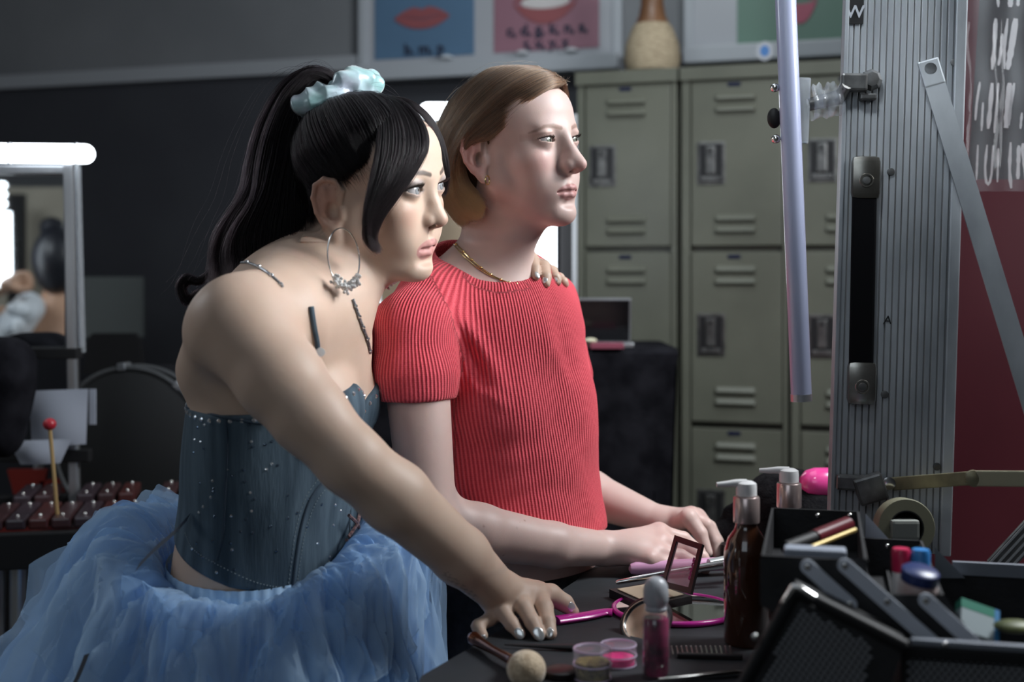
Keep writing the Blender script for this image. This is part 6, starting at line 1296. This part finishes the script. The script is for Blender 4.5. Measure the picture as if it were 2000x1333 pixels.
# ---------------------------------------------------------------- table and what lies on it
M_TBL = noisy(mat('charcoal_table_cloth', (0.022, 0.024, 0.030), 0.75), (0.010, 0.012, 0.015), (0.018, 0.020, 0.025), 14, 5, bump=0.15)
tb = empty('table', V(0.5, 1.6, 0.0), 'charcoal covered make-up table the women lean on', 'table')
poly = [(0.012, 1.00), (-0.062, 1.17), (-0.098, 1.30), (-0.095, 1.345), (-0.05, 1.44), (0.035, 1.635), (0.088, 1.765), (0.11, 1.84), (0.16, 1.95), (0.30, 2.16), (0.50, 2.16), (0.58, 1.72), (1.15, 1.66), (1.15, 1.0)]
MB().prism(poly, TZ-0.028, TZ, np.eye(3)).build('top', M_TBL, tb)
for x, y in ((0.08, 1.3), (0.28, 1.98), (0.52, 1.95), (0.95, 1.1)): MB().tube([(x, y, 0), (x, y, TZ-0.028)], 0.02, 10).build('leg', M_BLK, tb, True)
def on(px, py, h=0.0): d = (CZ-TZ-h)*F/(py-HY); return P(px, py, d)
M_AMB = mat('amber_bottle', (0.050, 0.017, 0.008), 0.12, coat=1.0); M_RSG = mat('rose_metal_collar', (0.62, 0.50, 0.48), 0.28, 0.75); M_WPL = mat('white_pump', (0.80, 0.80, 0.80), 0.3)
def pump(cx, by, label, sc=1.0, tw=0.0):
    b = on(cx, by); k = 1.468/F; t = empty('pump_bottle', b, label, 'bottle')
    MB().lathe(b, [(0.0, 0.0), (40*k, 0.0), (44*k, 5*k), (44*k, 165*k), (43*k, 180*k), (36*k, 205*k), (24*k, 222*k), (21*k, 230*k), (21*k, 240*k)], None, 40).build('body', M_AMB, t, True)
    MB().lathe(b, [(25*k, 236*k), (25.5*k, 238*k), (25.5*k, 284*k), (24*k, 286*k), (16*k, 287*k)], None, 32).build('collar', M_RSG, t, True)
    MB().lathe(b, [(17*k, 286*k), (20*k, 289*k), (20*k, 305*k), (19*k, 312*k), (12*k, 316*k), (0, 317*k)], None, 28).build('pump_head', M_WPL, t, True)
    h = b+V(0, 0, 311*k); MB().tube(spline([h+V(0, 0, 0), h+V(-20*k, 6*k*tw, 1*k), h+V(-40*k, 12*k*tw, -1*k), h+V(-58*k, 18*k*tw, -2*k)], 10), np.linspace(0.0052, 0.0028, 10), 10, True, 1.0).build('nozzle', M_WPL, t, True)
pump(1458, 1257, 'amber pump bottle with white nozzle, the nearer of two beside the hands'); pump(1541, 1213, 'amber pump bottle farther back, mostly hidden by the make-up case', 1.0, 1.0)
# black fabric heap and pink thing
s3 = Sdf(); base = on(1500, 1085)
for (x, y, d, r) in ((1452, 1040, 1.98, (0.06, 0.04, 0.022)), (1505, 1012, 1.99, (0.070, 0.045, 0.038)), (1540, 985, 1.95, (0.07, 0.06, 0.055)), (1590, 1010, 1.92, (0.06, 0.06, 0.05)), (1530, 1055, 1.95, (0.09, 0.05, 0.03))): s3.el(P(x, y, d), r, None, 0.02)
s3.rc(P(1425, 1000, 1.98), P(1530, 955, 1.95), 0.010, 0.012, 0.01); s3.rc(P(1440, 1040, 1.96), P(1560, 1010, 1.92), 0.010, 0.012, 0.01); s3.rc(P(1560, 950, 1.93), P(1620, 1010, 1.90), 0.012, 0.012, 0.01)
v, f = surf(s3, (0.20, 1.8, TZ), (0.56, 2.06, 1.16), 0.004); o = link('black_towel', mesh_np('black_towel', v, f), noisy(mat('black_terry', (0.006, 0.006, 0.007), 0.95, spec=0.1), (0.003, 0.003, 0.004), (0.010, 0.010, 0.011), 90, 4, bump=0.9, bscale=300), None); tag(o, 'crumpled black towel behind the pump bottles', 'towel')
mb = MB(); RP_ = basis((1, 0.1, -0.05), (0, 0, 1)); mb.lathe(P(1562, 944, 1.90), [(0.0, 0), (0.0095, 0.0015), (0.019, 0.009), (0.0235, 0.022), (0.0245, 0.045), (0.020, 0.070)], RP_, 28)
top('pink_hair_dryer', mb, mat('hot_pink_plastic', (0.72, 0.06, 0.28), 0.22, coat=0.7), 'hot pink rounded plastic hair tool on the black towel', 'dryer', smooth=True)
# compact with standing lid
cpt = empty('compact', on(1265, 1178), 'open black compact with cream powder and a clear upright lid', 'compact')
M_CB = mat('black_gloss_case', (0.012, 0.008, 0.009), 0.38)
cb = [on(1190, 1150, 0.012), on(1262, 1182, 0.012), on(1352, 1163, 0.012), on(1275, 1136, 0.012)]
qb = [V(p[0], p[1], 0) for p in cb]; mb = MB(); mb.add([V(p[0], p[1], TZ) for p in qb]+[V(p[0], p[1], TZ+0.011) for p in qb], [(3, 2, 1, 0), (4, 5, 6, 7), (0, 1, 5, 4), (1, 2, 6, 5), (2, 3, 7, 6), (3, 0, 4, 7)]); mb.build('tray', M_CB, cpt)
cc_ = sum(qb)/4; qi = [cc_+(p-cc_)*0.80 for p in qb]; MB().add([V(p[0], p[1], TZ+0.0115) for p in qi]+[V(p[0], p[1], TZ+0.0125) for p in qi], [(3, 2, 1, 0), (4, 5, 6, 7), (0, 1, 5, 4), (1, 2, 6, 5), (2, 3, 7, 6), (3, 0, 4, 7)]).build('powder', mat('cream_powder', (0.55, 0.45, 0.32), 0.8), cpt)
la, lb_, lc_, ld = P(1294, 1148, 1.66), P(1353, 1163, 1.60), P(1376, 1066, 1.63), P(1322, 1048, 1.69)
def frame_quad(q4, w_, th, name, m, parent):
    c = sum(q4)/4; n_ = nrm(np.cross(q4[1]-q4[0], q4[3]-q4[0])); o_ = [p for p in q4]; i_ = []
    for k_ in range(4):
        e1 = nrm(q4[(k_+1) % 4]-q4[k_]); e0 = nrm(q4[(k_-1) % 4]-q4[k_]); i_.append(q4[k_]+(e1+e0)*w_)
    vs = o_+i_+[p+n_*th for p in o_]+[p+n_*th for p in i_]; fs_ = []
    for k_ in range(4): l = (k_+1) % 4; fs_ += [(k_, l, 4+l, 4+k_), (8+k_, 12+k_, 12+l, 8+l), (k_, 8+k_, 8+l, l), (4+k_, 4+l, 12+l, 12+k_)]
    MB().add(vs, fs_).build(name, m, parent); return i_, n_
ii, n_ = frame_quad([la, lb_, lc_, ld], 0.0075, 0.004, 'lid_frame', M_CB, cpt)
MB().add([p+n_*0.001 for p in ii]+[p+n_*0.0025 for p in ii], [(3, 2, 1, 0), (4, 5, 6, 7), (0, 1, 5, 4), (1, 2, 6, 5), (2, 3, 7, 6), (3, 0, 4, 7)]).build('window', mat('tinted_window', (0.75, 0.45, 0.55), 0.05, alpha=0.28, coat=1.0), cpt)
ex = nrm(lc_-lb_); ey = -nrm(lb_-la); RQ = np.stack([ex, nrm(ey-ex*(ex @ ey)), np.cross(ex, nrm(ey-ex*(ex @ ey)))], 1)
tx = text('color', (lb_*0.5+lc_*0.5)*0.76+(la+ld)/2*0.24-V(0, 0.006, 0), 0.014, mat('magenta_print', (0.25, 0.01, 0.12), 0.5), cpt, RQ, 0.0006)
# brushes beside the compact
def rod(pts, r, m, label, cat, name, extra=None):
    mb = MB(); mb.tube(pts, r, 16); o_ = top(name, mb, m, label, cat, smooth=True); return o_
M_PNK = mat('lilac_pink_handle', (0.62, 0.32, 0.50), 0.3, coat=0.4)
rod([P(1228, 1112, 1.775), P(1232, 1112, 1.775), P(1242, 1111, 1.775), P(1320, 1106, 1.785), P(1430, 1101, 1.80)], [0.002, 0.007, 0.009, 0.0092, 0.0095], M_PNK, 'lilac pink handle of a make-up tool lying under the near hand', 'brush', 'pink_brush')
rod([P(1203, 1139, 1.70), P(1207, 1138, 1.70), P(1300, 1121, 1.71), P(1430, 1100, 1.73)], [0.002, 0.0032, 0.0045, 0.0062], M_SIL, 'slim silver brush handle lying over the compact', 'brush', 'silver_brush')
rod([P(1385, 1104, 1.74), P(1470, 1088, 1.76)], [0.008, 0.009], mat('pale_silver', (0.7, 0.74, 0.74), 0.25, 0.6), 'thick silver tool end beside the near bottle', 'tool', 'silver_tool')
mb = MB(); mb.lathe(on(1424, 1092), [(0.013, 0), (0.013, 0.022), (0.012, 0.023), (0, 0.023)], None, 24); top('screw_top', mb, M_CB, 'black screw lid between the far hand and the bottle', 'lid', smooth=True)
# hand mirror
hm = empty('hand_mirror', on(1300, 1200), 'magenta oval hand mirror lying flat on the table', 'mirror')
M_MAG = mat('magenta_plastic', (0.55, 0.02, 0.30), 0.25, coat=0.5); M_MIR = mat('mirror_glass', (0.72, 0.74, 0.75), 0.03, 1.0)
mc = on(1318, 1196); rx = 125*mc[1]/F; ry = (on(1318, 1166)[1]-on(1318, 1229)[1])/2
MB().ring(mc+V(0, 0, 0.004), np.eye(3), rx-0.004, ry-0.004, 0.0037, 64, 10).build('rim', M_MAG, hm, True); MB().lathe(mc+V(0, 0, 0.003), [(1.0, 0.0), (1.0, 0.003)], np.diag([rx-0.004, ry-0.004, 1.0]), 64).build('glass', M_MIR, hm)
h0, h1 = on(1195, 1203), on(1086, 1219); MB().tube(spline([h0+V(0.001, 0, 0.004), h0+V(-0.010, 0, 0.004), (h0+h1)/2+V(0, 0, 0.004), h1+V(0, 0, 0.004)], 14), np.interp(np.linspace(0, 1, 14), [0, 0.12, 0.3, 0.5, 1], [0.0046, 0.0042, 0.0040, 0.0045, 0.0050]), 14, True, 2.3, up=(0, 0, 1)).build('handle', M_MAG, hm, True)
# round black and chrome compact leaning
rm_ = empty('round_mirror', on(1245, 1262), 'small round black and chrome mirror tilted behind the roll-on bottle', 'mirror')
RR = basis(nrm(V(-0.45, -0.55, 0.70)), (1, 0, 0.3)); rc0 = P(1262, 1214, 1.50)
MB().ring(rc0, RR, 0.030, 0.030, 0.0035, 48, 8).build('rim', M_CB, rm_, True); MB().ring(rc0+RR[:, 2]*0.003, RR, 0.0275, 0.0275, 0.0012, 48, 6).build('chrome_ring', M_SIL, rm_, True); MB().lathe(rc0, [(0.028, -0.003), (0.028, 0.001)], RR, 40).build('glass', M_MIR, rm_)
# roll-on bottle
ro = on(1281, 1322); k = ro[1]/F; r_ = empty('rollon_bottle', ro, 'clear roll-on bottle of dark pink glittery liquid with frosted ball top', 'bottle')
M_LIQ = noisy(mat('pink_glitter_liquid', (0.24, 0.012, 0.07), 0.15, coat=1.0), (0.045, 0.008, 0.02), (0.30, 0.015, 0.09), 45, 5)
MB().lathe(ro, [(0, 4*k), (23*k, 5*k), (25*k, 9*k), (25*k, 112*k), (22*k, 116*k), (0, 117*k)], None, 32).build('liquid', M_LIQ, r_, True)
M_GLS = mat('clear_glass', (0.95, 0.96, 0.98), 0.03, trans=0.95, ior=1.3)
MB().lathe(ro, [(27*k, 0), (28*k, 4*k), (28*k, 118*k), (24*k, 124*k), (21*k, 128*k), (21*k, 140*k), (23*k, 142*k), (21*k, 144*k), (22*k, 150*k)], None, 32).build('glass', mat('bottle_glass', (0.6, 0.4, 0.5), 0.04, alpha=0.10, coat=1.0), r_, True)
MB().lathe(ro, [(20*k, 128*k), (22*k, 134*k), (20*k, 138*k), (22*k, 144*k), (24.5*k, 148*k), (25*k, 165*k), (23*k, 178*k), (18*k, 188*k), (9*k, 194*k), (0, 195*k)], None, 32).build('ball_top', mat('frosted_ball', (0.50, 0.52, 0.56), 0.35, trans=0.3), r_, True)
# glitter jars
def jar(cx, by, r, h, fill, fm, label, name, lidm=None):
    b = on(cx, by); k = b[1]/F; t = empty(name, b, label, 'jar'); al = mat('jar_glass_'+name, (0.80, 0.70, 0.84), 0.04, alpha=0.20, coat=1.0)
    MB().lathe(b, [((r-4)*k, 3*k), ((r-4)*k, fill*k), (0, fill*k+0.001)], None, 32).build('powder', fm, t)
    MB().lathe(b, [((r-2)*k, 0), (r*k, 3*k), (r*k, h*0.42*k), ((r+1.5)*k, h*0.45*k), (r*k, h*0.5*k), ((r+1.5)*k, h*0.58*k), (r*k, h*0.66*k), ((r+1)*k, h*0.95*k), ((r-3)*k, h*k), (0, h*k)], None, 36).build('glass', al, t, True)
    MB().ring(b+V(0, 0, h*k), np.eye(3), (r-1)*k, (r-1)*k, 0.0012, 40, 6).build('rim', mat('jar_rim_'+name, (0.62, 0.52, 0.68), 0.08, alpha=0.6, coat=1.0), t, True)
    MB().ring(b+V(0, 0, h*0.5*k), np.eye(3), r*k, r*k, 0.0010, 40, 6).build('thread', MATS['jar_rim_'+name], t, True); MB().ring(b+V(0, 0, 2*k), np.eye(3), (r-1)*k, (r-1)*k, 0.0010, 40, 6).build('foot', MATS['jar_rim_'+name], t, True)
jar(1157, 1326, 37, 58, 34, noisy(mat('olive_glitter', (0.16, 0.15, 0.04), 0.4), (0.05, 0.05, 0.01), (0.32, 0.28, 0.10), 160, 5), 'clear jar of olive gold glitter at the front of the table', 'glitter_jar')
jar(1208, 1299, 35, 40, 16, mat('hot_pink_powder', (0.80, 0.02, 0.22), 0.6), 'clear jar of hot pink powder behind the olive glitter jar', 'powder_jar')
mb = MB(); mb.lathe(on(1097, 1322), [(0.018, 0), (0.0185, 0.002), (0.0185, 0.007), (0.017, 0.008), (0, 0.008)], None, 28); top('jar_lid', mb, M_CB, 'flat black jar lid beside the powder brush', 'lid', smooth=True)
# powder brush with copper handle
pb = empty('powder_brush', on(1010, 1310), 'round beige powder brush with shiny copper handle at the table edge', 'brush')
hb_ = P(1028, 1308, 1.33); MB().ball(hb_, (0.0205, 0.0205, 0.0195), None, 28, 20).build('bristles', noisy(mat('beige_bristles', (0.50, 0.38, 0.25), 0.9, sheen=0.4), (0.42, 0.31, 0.20), (0.58, 0.46, 0.32), 120, 4, bump=0.8, bscale=400), pb, True)
MB().tube(spline([hb_+V(-0.012, 0.004, 0.006), P(1000, 1291, 1.36), P(965, 1272, 1.40), P(938, 1256, 1.435), P(920, 1243, 1.45)], 16), np.interp(np.linspace(0, 1, 16), [0, 0.2, 0.5, 0.8, 0.95, 1], [0.008, 0.0062, 0.0045, 0.0068, 0.008, 0.005]), 16).build('handle', mat('rose_copper', (0.72, 0.30, 0.18), 0.12, 1.0), pb, True)
rod([on(985, 1260, 0.004), on(1120, 1266, 0.004)], [0.0008, 0.0038], M_CB, 'thin black pencil lying under the silver-nailed fingertips', 'pencil', 'black_pencil')
cmb = empty('comb', on(1400, 1280), 'black comb with metal tipped teeth lying by the bottle', 'comb'); bar(on(1322, 1281, 0.003), on(1450, 1284, 0.003), 0.0035, 0.003, V(0, 0, 1)).build('spine', M_CB, cmb)
for i in range(13): x = 1315+9.5*i; MB().tube([on(x, 1280, 0.004), on(x-3, 1264, 0.004)], [0.0012, 0.0008], 6).ball(on(x-3, 1264, 0.004), 0.0014, None, 6, 4).build('tooth', M_SIL, cmb, True)
rod([on(1285, 1330, 0.004), on(1440, 1316, 0.004), on(1448, 1315, 0.004)], [0.003, 0.0038, 0.002], M_SIL, 'silver brush handle along the bottom edge beside the case', 'brush', 'silver_brush')

# ---------------------------------------------------------------- make-up case
M_CS = noisy(mat('black_case_cloth', (0.012, 0.012, 0.014), 0.55), (0.006, 0.006, 0.007), (0.013, 0.013, 0.015), 40, 3, bump=0.2); M_RAIL = mat('grey_rail', (0.26, 0.28, 0.32), 0.4, 0.4); M_ARM = mat('grey_arm', (0.58, 0.62, 0.70), 0.5)
mk = empty('makeup_case', P(1750, 1330, 1.25)*V(1, 1, 0)+V(0, 0, TZ), 'black make-up case with grey folding tray arms and diamond pattern sides', 'case')
Q0 = P(1600, 1100, 1.20); E2 = nrm(V(0.24, 1, 0)); E1 = V(E2[1], -E2[0], 0); RE = np.stack([E1, E2, Z3], 1)
def C(px, py, s_=0.0):
    """sight line of (px, py) meets the plane parallel to the case front, s_ behind it"""
    o = V(0, 0, CZ); d = P(px, py, 1.0)-o; q_ = Q0+E2*s_; t_ = ((q_-o) @ E2)/(d @ E2); return o+d*t_
def cb_(mb, u, s_, z, hu, hs, hz, bev=0.0): q_ = Q0+E1*u+E2*s_; mb.box(V(q_[0], q_[1], z), (hu, hs, hz), RE, bev)
def uz(px, py, s_=0.0): p = C(px, py, s_); return (p-Q0) @ E1, p[2]
def tray(px0, px1, pyl, pyb, L_, name='tray'):
    u0_, z1_ = uz(px0, pyl); u1_, _ = uz(px1, pyl); _, z0_ = uz(px0, pyb); t = 0.0015; mb = MB(); cu, hu, cz, hz = (u0_+u1_)/2, (u1_-u0_)/2, (z0_+z1_)/2, (z1_-z0_)/2
    cb_(mb, cu, 0, cz, hu, t, hz); cb_(mb, cu, L_, cz, hu, t, hz); cb_(mb, u0_, L_/2, cz, t, L_/2, hz); cb_(mb, u1_, L_/2, cz, t, L_/2, hz); cb_(mb, cu, L_/2, z0_, hu, L_/2, t)
    o = mb.build(name, M_CS, mk); e = MB(); cb_(e, cu, -0.0005, z1_, hu+0.001, 0.0022, 0.0012, 0.0005); e.build('lip', M_RAIL if False else M_BLK, o); return o, z0_
(t1_, zf1), (t2_, zf2) = tray(1490, 1692, 1087, 1180, 0.26), tray(1700, 1842, 1160, 1246, 0.26)
# stepped end wall that carries the arms
EW = [(1484, 1092), (1694, 1092), (1698, 1162), (1844, 1162), (1905, 1252), (1600, 1252), (1484, 1182)]; nE = len(EW)
MB().add([C(x, y, -0.003) for x, y in EW]+[C(x, y, -0.006) for x, y in EW], [tuple(range(nE)), tuple(range(nE, 2*nE))[::-1]]+[(i, (i+1) % nE, nE+(i+1) % nE, nE+i) for i in range(nE)]).build('end_wall', M_CS, mk)
for x, t__ in ((1597, t1_), (1660, t1_)): MB().ball(C(x, 1008, 0.256), (0.003, 0.002, 0.003), None, 10, 6).build('rivet', M_SIL, t__, True)
for x in (1733, 1800): MB().ball(C(x, 1068, 0.256), (0.003, 0.002, 0.003), None, 10, 6).build('rivet', M_SIL, t2_, True)
def armb(p, q, s_, extra=()):
    a, b = C(*p, s_), C(*q, s_); ax = nrm(b-a); R = np.stack([ax, nrm(np.cross(-E2, ax)), -E2], 1); L_ = np.linalg.norm(b-a); r = 0.0066
    pts = [(-r*math.cos(t), r*math.sin(t)) for t in np.linspace(-1.57, 1.57, 9)]+[(L_+r*math.cos(t), r*math.sin(t)) for t in np.linspace(1.57, -1.57, 9)]
    o = MB().prism(pts, 0, 0.002, R, a).build('tray_arm', M_ARM, mk)
    for c in (p, q, *extra): MB().lathe(C(*c, s_)-E2*0.002, [(0.0032, 0), (0.003, 0.0012), (0, 0.0022)], R, 12).build('rivet', M_SIL, o, True)
armb((1577, 1107), (1660, 1181), -0.009); armb((1650, 1105), (1822, 1256), -0.012, ((1732, 1175),)); armb((1808, 1173), (1900, 1256), -0.009)
# body: open box with rails
ub, zb_ = uz(1765, 1250, -0.03); ue, _ = uz(2150, 1250, -0.03); zl = TZ+0.001; LB = 0.30
mb = MB(); cb_(mb, (ub+ue)/2, -0.03, (zb_+zl)/2, (ue-ub)/2, 0.002, (zb_-zl)/2); cb_(mb, (ub+ue)/2, LB-0.03, (zb_+zl)/2, (ue-ub)/2, 0.002, (zb_-zl)/2); cb_(mb, ub, LB/2-0.03, (zb_+zl)/2, 0.002, LB/2, (zb_-zl)/2); cb_(mb, (ub+ue)/2, LB/2-0.03, zl+0.002, (ue-ub)/2, LB/2, 0.002); mb.build('body', M_CS, mk)
mb = MB(); cb_(mb, (ub+ue)/2+0.006, -0.033, zb_, (ue-ub)/2, 0.004, 0.0028, 0.001); mb.build('rim_rail', M_RAIL, mk); mb = MB(); cb_(mb, (ub+ue)/2+0.035, LB-0.034, zb_+0.003, (ue-ub)/2-0.035, 0.003, 0.0075, 0.001); mb.build('rim_rail', M_RAIL, mk)
mb = MB(); cb_(mb, (ub+ue)/2, -0.034, zb_-0.009, (ue-ub)/2+0.002, 0.004, 0.006, 0.002); mb.build('black_edging', M_BLK, mk); MB().ball(C(1846, 1260, -0.039), (0.003, 0.002, 0.003), None, 10, 6).build('rivet', M_SIL, mk, True)
M_DIA = mat('diamond_plate_black', (0.36, 0.37, 0.39), 0.35, 0.1)
def studs(poly, s_, parent, ang=0.0, sx=0.0062, sy=0.0040):
    """rows of small raised lozenges inside a polygon given by its corners on the plane s_"""
    ex_ = E1*math.cos(ang)+Z3*math.sin(ang); ez_ = -E1*math.sin(ang)+Z3*math.cos(ang); n_ = -E2; o0 = C(*poly[0], s_)
    pl = [((C(*p, s_)-o0) @ ex_, (C(*p, s_)-o0) @ ez_) for p in poly]; mb = MB(); ar = np.array(pl)
    def inside(x, y):
        c = False
        for i in range(len(pl)):
            (xa_, ya_), (xb_, yb_) = pl[i], pl[(i+1) % len(pl)]
            if (ya_ > y) != (yb_ > y) and x < (xb_-xa_)*(y-ya_)/(yb_-ya_)+xa_: c = not c
        return c
    for i in range(int(ar[:, 0].min()/sx)-1, int(ar[:, 0].max()/sx)+2):
        for j in range(int(ar[:, 1].min()/sy)-1, int(ar[:, 1].max()/sy)+2):
            x, y = (i+0.5*(j % 2))*sx, j*sy
            if not inside(x, y): continue
            c = o0+ex_*x+ez_*y; w_, h_ = sx*0.42, sy*0.48; mb.add([c-ex_*w_, c-ez_*h_, c+ex_*w_, c+ez_*h_, c+n_*0.0016], [(0, 1, 4), (1, 2, 4), (2, 3, 4), (3, 0, 4)])
    o = mb.build('diamond_studs', M_DIA, parent, fix=False); o['kind'] = 'stuff'; return o
studs([(1776, 1278), (2120, 1278), (2120, 1420), (1776, 1420)], -0.0325, mk)
# half lid folded down on the left with a diamond pattern end
SL = -0.06
c4 = [C(x, y, SL) for x, y in ((1553, 1152), (1768, 1262), (1700, 1440), (1395, 1440))]; nL = -E2
hl_ = MB(); hl_.add(c4+[p+E2*0.05 for p in c4], [(0, 1, 2, 3), (7, 6, 5, 4), (0, 4, 5, 1), (1, 5, 6, 2), (2, 6, 7, 3), (3, 7, 4, 0)]); hl_ = hl_.build('half_lid', M_CS, mk)
for p, q_ in ((c4[0], c4[1]), (c4[0], c4[3])): MB().tube([p+nL*0.002, q_+nL*0.002], 0.0060, 10).build('frame_edge', M_BLK, hl_, True)
MB().tube([C(1528, 1178, SL-0.008), C(1550, 1146, SL-0.008), C(1558, 1147, SL-0.008), C(1592, 1168, SL-0.008)], [0.0018, 0.0030, 0.0032, 0.0028], 10).build('corner_cap', M_SIL, hl_, True)
for p in ((1535, 1195), (1590, 1182), (1475, 1245)): MB().ball(C(*p, SL-0.004), (0.0033, 0.002, 0.0033), None, 10, 6).build('rivet', M_SIL, hl_, True)
studs([(1560, 1186), (1706, 1260), (1668, 1430), (1440, 1430)], SL-0.0008, hl_, 0.12)
MB().add([C(1690, 1003, 0.265), C(1738, 1056, 0.265), C(1690, 1056, 0.265), C(1690, 1003, 0.27), C(1738, 1056, 0.27), C(1690, 1056, 0.27)], [(0, 1, 2), (5, 4, 3), (0, 3, 4, 1), (1, 4, 5, 2), (2, 5, 3, 0)]).build('gusset', M_ARM, mk)
MB().add([C(1826, 1070, 0.25), C(1885, 1130, 0.25), C(1826, 1130, 0.25), C(1826, 1070, 0.255), C(1885, 1130, 0.255), C(1826, 1130, 0.255)], [(0, 1, 2), (5, 4, 3), (0, 3, 4, 1), (1, 4, 5, 2), (2, 5, 3, 0)]).build('gusset', M_RAIL, mk)
# contents
lpk = empty('make_up_stick', C(1625, 1100, 0.15)*V(1, 1, 0)+V(0, 0, zf1+0.002), 'dark red and black make-up stick lying in the upper tray', 'make-up')
MB().tube([C(1535, 1072, 0.08), C(1590, 1052, 0.11)], 0.0075, 14).build('cap', M_BLK, lpk, True); MB().tube([C(1590, 1052, 0.11), C(1655, 1026, 0.17)], [0.0085, 0.009], 14).build('barrel', mat('dark_red_barrel', (0.10, 0.012, 0.018), 0.3), lpk, True)
rod([C(1585, 1070, 0.04), C(1670, 1036, 0.10)], 0.0026, mat('gold_pencil', (0.45, 0.33, 0.11), 0.35, 0.3), 'gold coloured pencil leaning in the upper tray', 'pencil', 'gold_pencil')
mb = MB(); mb.box(C(1592, 1082, 0.025), (0.029, 0.012, 0.006), RE, 0.003); top('white_packet', mb, mat('pale_packet', (0.28, 0.31, 0.37), 0.5), 'pale crumpled packet at the front of the upper tray', 'packet')
b = C(1778, 1150, 0.035)*V(1, 1, 0)+V(0, 0, zf2+0.006); wb = empty('cream_jar', b, 'white jar with dark blue lid in the lower tray', 'jar'); Rj = basis((0.12, -0.2, 0.97), (1, 0, 0))
MB().lathe(b, [(0.0165, 0), (0.0185, 0.003), (0.0185, 0.040), (0.016, 0.044)], Rj, 28).build('jar', noisy(mat('jar_label', (0.55, 0.54, 0.52), 0.5), (0.42, 0.28, 0.26), (0.62, 0.62, 0.62), 22, 3), wb, True); MB().lathe(b, [(0.0172, 0.044), (0.0175, 0.054), (0.015, 0.056), (0, 0.056)], Rj, 28).build('lid', mat('navy_lid', (0.02, 0.035, 0.13), 0.35), wb, True)
for x, col, nm, lb__ in ((1760, (0.50, 0.02, 0.08), 'red_cap_tube', 'small tube with crimson cap standing behind the white jar'), (1798, (0.04, 0.22, 0.55), 'blue_cap_tube', 'small tube with bright blue cap standing behind the white jar')):
    b = C(x, 1120, 0.095)*V(1, 1, 0)+V(0, 0, zf2+0.002); t = empty(nm, b, lb__, 'tube'); MB().lathe(b, [(0.009, 0), (0.009, 0.040)], None, 18).build('body', M_WPL, t, True); MB().lathe(b, [(0.0092, 0.040), (0.0095, 0.060), (0.008, 0.063), (0, 0.063)], None, 18).build('cap', mat(nm+'_plastic', col, 0.35), t, True)
R_c = basis(V(0.2, -0.75, 0.6), V(1, 0.1, -0.45)); bx = empty('carton', C(1905, 1240, 0.08)*V(1, 1, 0)+V(0, 0, TZ+0.01), 'green, blue and white carton lying in the case', 'carton')
cc = C(1908, 1217, 0.06); MB().box(cc, (0.019, 0.017, 0.006), R_c, 0.001).build('carton_body', mat('carton_grey', (0.32, 0.38, 0.40), 0.5), bx); MB().box(cc+R_c[:, 1]*0.0125, (0.0192, 0.0048, 0.0062), R_c).build('green_band', mat('carton_green', (0.02, 0.20, 0.13), 0.5), bx); MB().box(cc+R_c[:, 0]*0.017, (0.0026, 0.0172, 0.0063), R_c).build('blue_band', mat('carton_blue', (0.04, 0.20, 0.42), 0.5), bx)
mb = MB(); mb.ball(C(1982, 1224, 0.05), (0.020, 0.015, 0.006), None, 18, 8); top('olive_pouch', mb, noisy(mat('olive_pouch', (0.09, 0.11, 0.03), 0.5), (0.03, 0.04, 0.01), (0.13, 0.15, 0.04), 30), 'small olive pouch beside the carton in the case', 'pouch', smooth=True)
rb = empty('ribbed_strip', P(1970, 1112, 1.55), 'dark ribbed strip leaning at the right edge', 'strip'); sA, sB = P(1945, 1112, 1.55), P(2030, 1020, 1.55); axs = nrm(sB-sA); Rr = np.stack([axs, nrm(np.cross(-E2, axs)), -E2], 1)
MB().box((sA+sB)/2, (np.linalg.norm(sB-sA)/2, 0.014, 0.003), Rr, 0.001).build('strip', M_STL, rb)
for i in range(4): MB().box((sA+sB)/2+Rr[:, 1]*(-0.0105+0.007*i)-E2*0.0035, (np.linalg.norm(sB-sA)/2, 0.0012, 0.001), Rr).build('ridge', M_GRY, rb)

# jewellery and small worn things on the women
M_GLD = mat('gold', (0.80, 0.58, 0.28), 0.2, 1.0); BV2 = bvh_of(*[np.array([x.co[:] for x in body2.data.vertices]), [tuple(p.vertices) for p in body2.data.polygons]])
strap([(880, 464), (900, 487), (925, 512), (955, 535), (985, 550), (1005, 555), (1014, 552)], 0.0011, 'necklace', M_GLD, b=BV2, parent=W2, off=0.0008); strap([(884, 476), (905, 500), (935, 526), (962, 541), (990, 552)], 0.0008, 'necklace', M_GLD, b=BV2, parent=W2, off=0.0008)
mb = MB(); q2_ = []
for i in range(9): pp = spline(np.array([(880, 464, 0), (900, 487, 0), (925, 512, 0), (955, 535, 0), (985, 550, 0), (1008, 555, 0)]), 9)[i]; h_, n2 = hit(BV2, pp[0], pp[1], 0.0012); q2_.append(h_)
for h_ in q2_:
    if h_ is not None: MB().ball(h_, 0.0022, None, 8, 6).build('necklace_bead', M_GLD, W2, True)
ee = P(952, 352, 1.728); MB().ring(ee, np.stack([nrm(V(0.5, 0.8, 0)), Z3, nrm(np.cross(nrm(V(0.5, 0.8, 0)), Z3))], 1), 0.005, 0.006, 0.0010, 24, 6).build('earring', M_GLD, W2, True)
BVW = bvh_of(vc, fc)
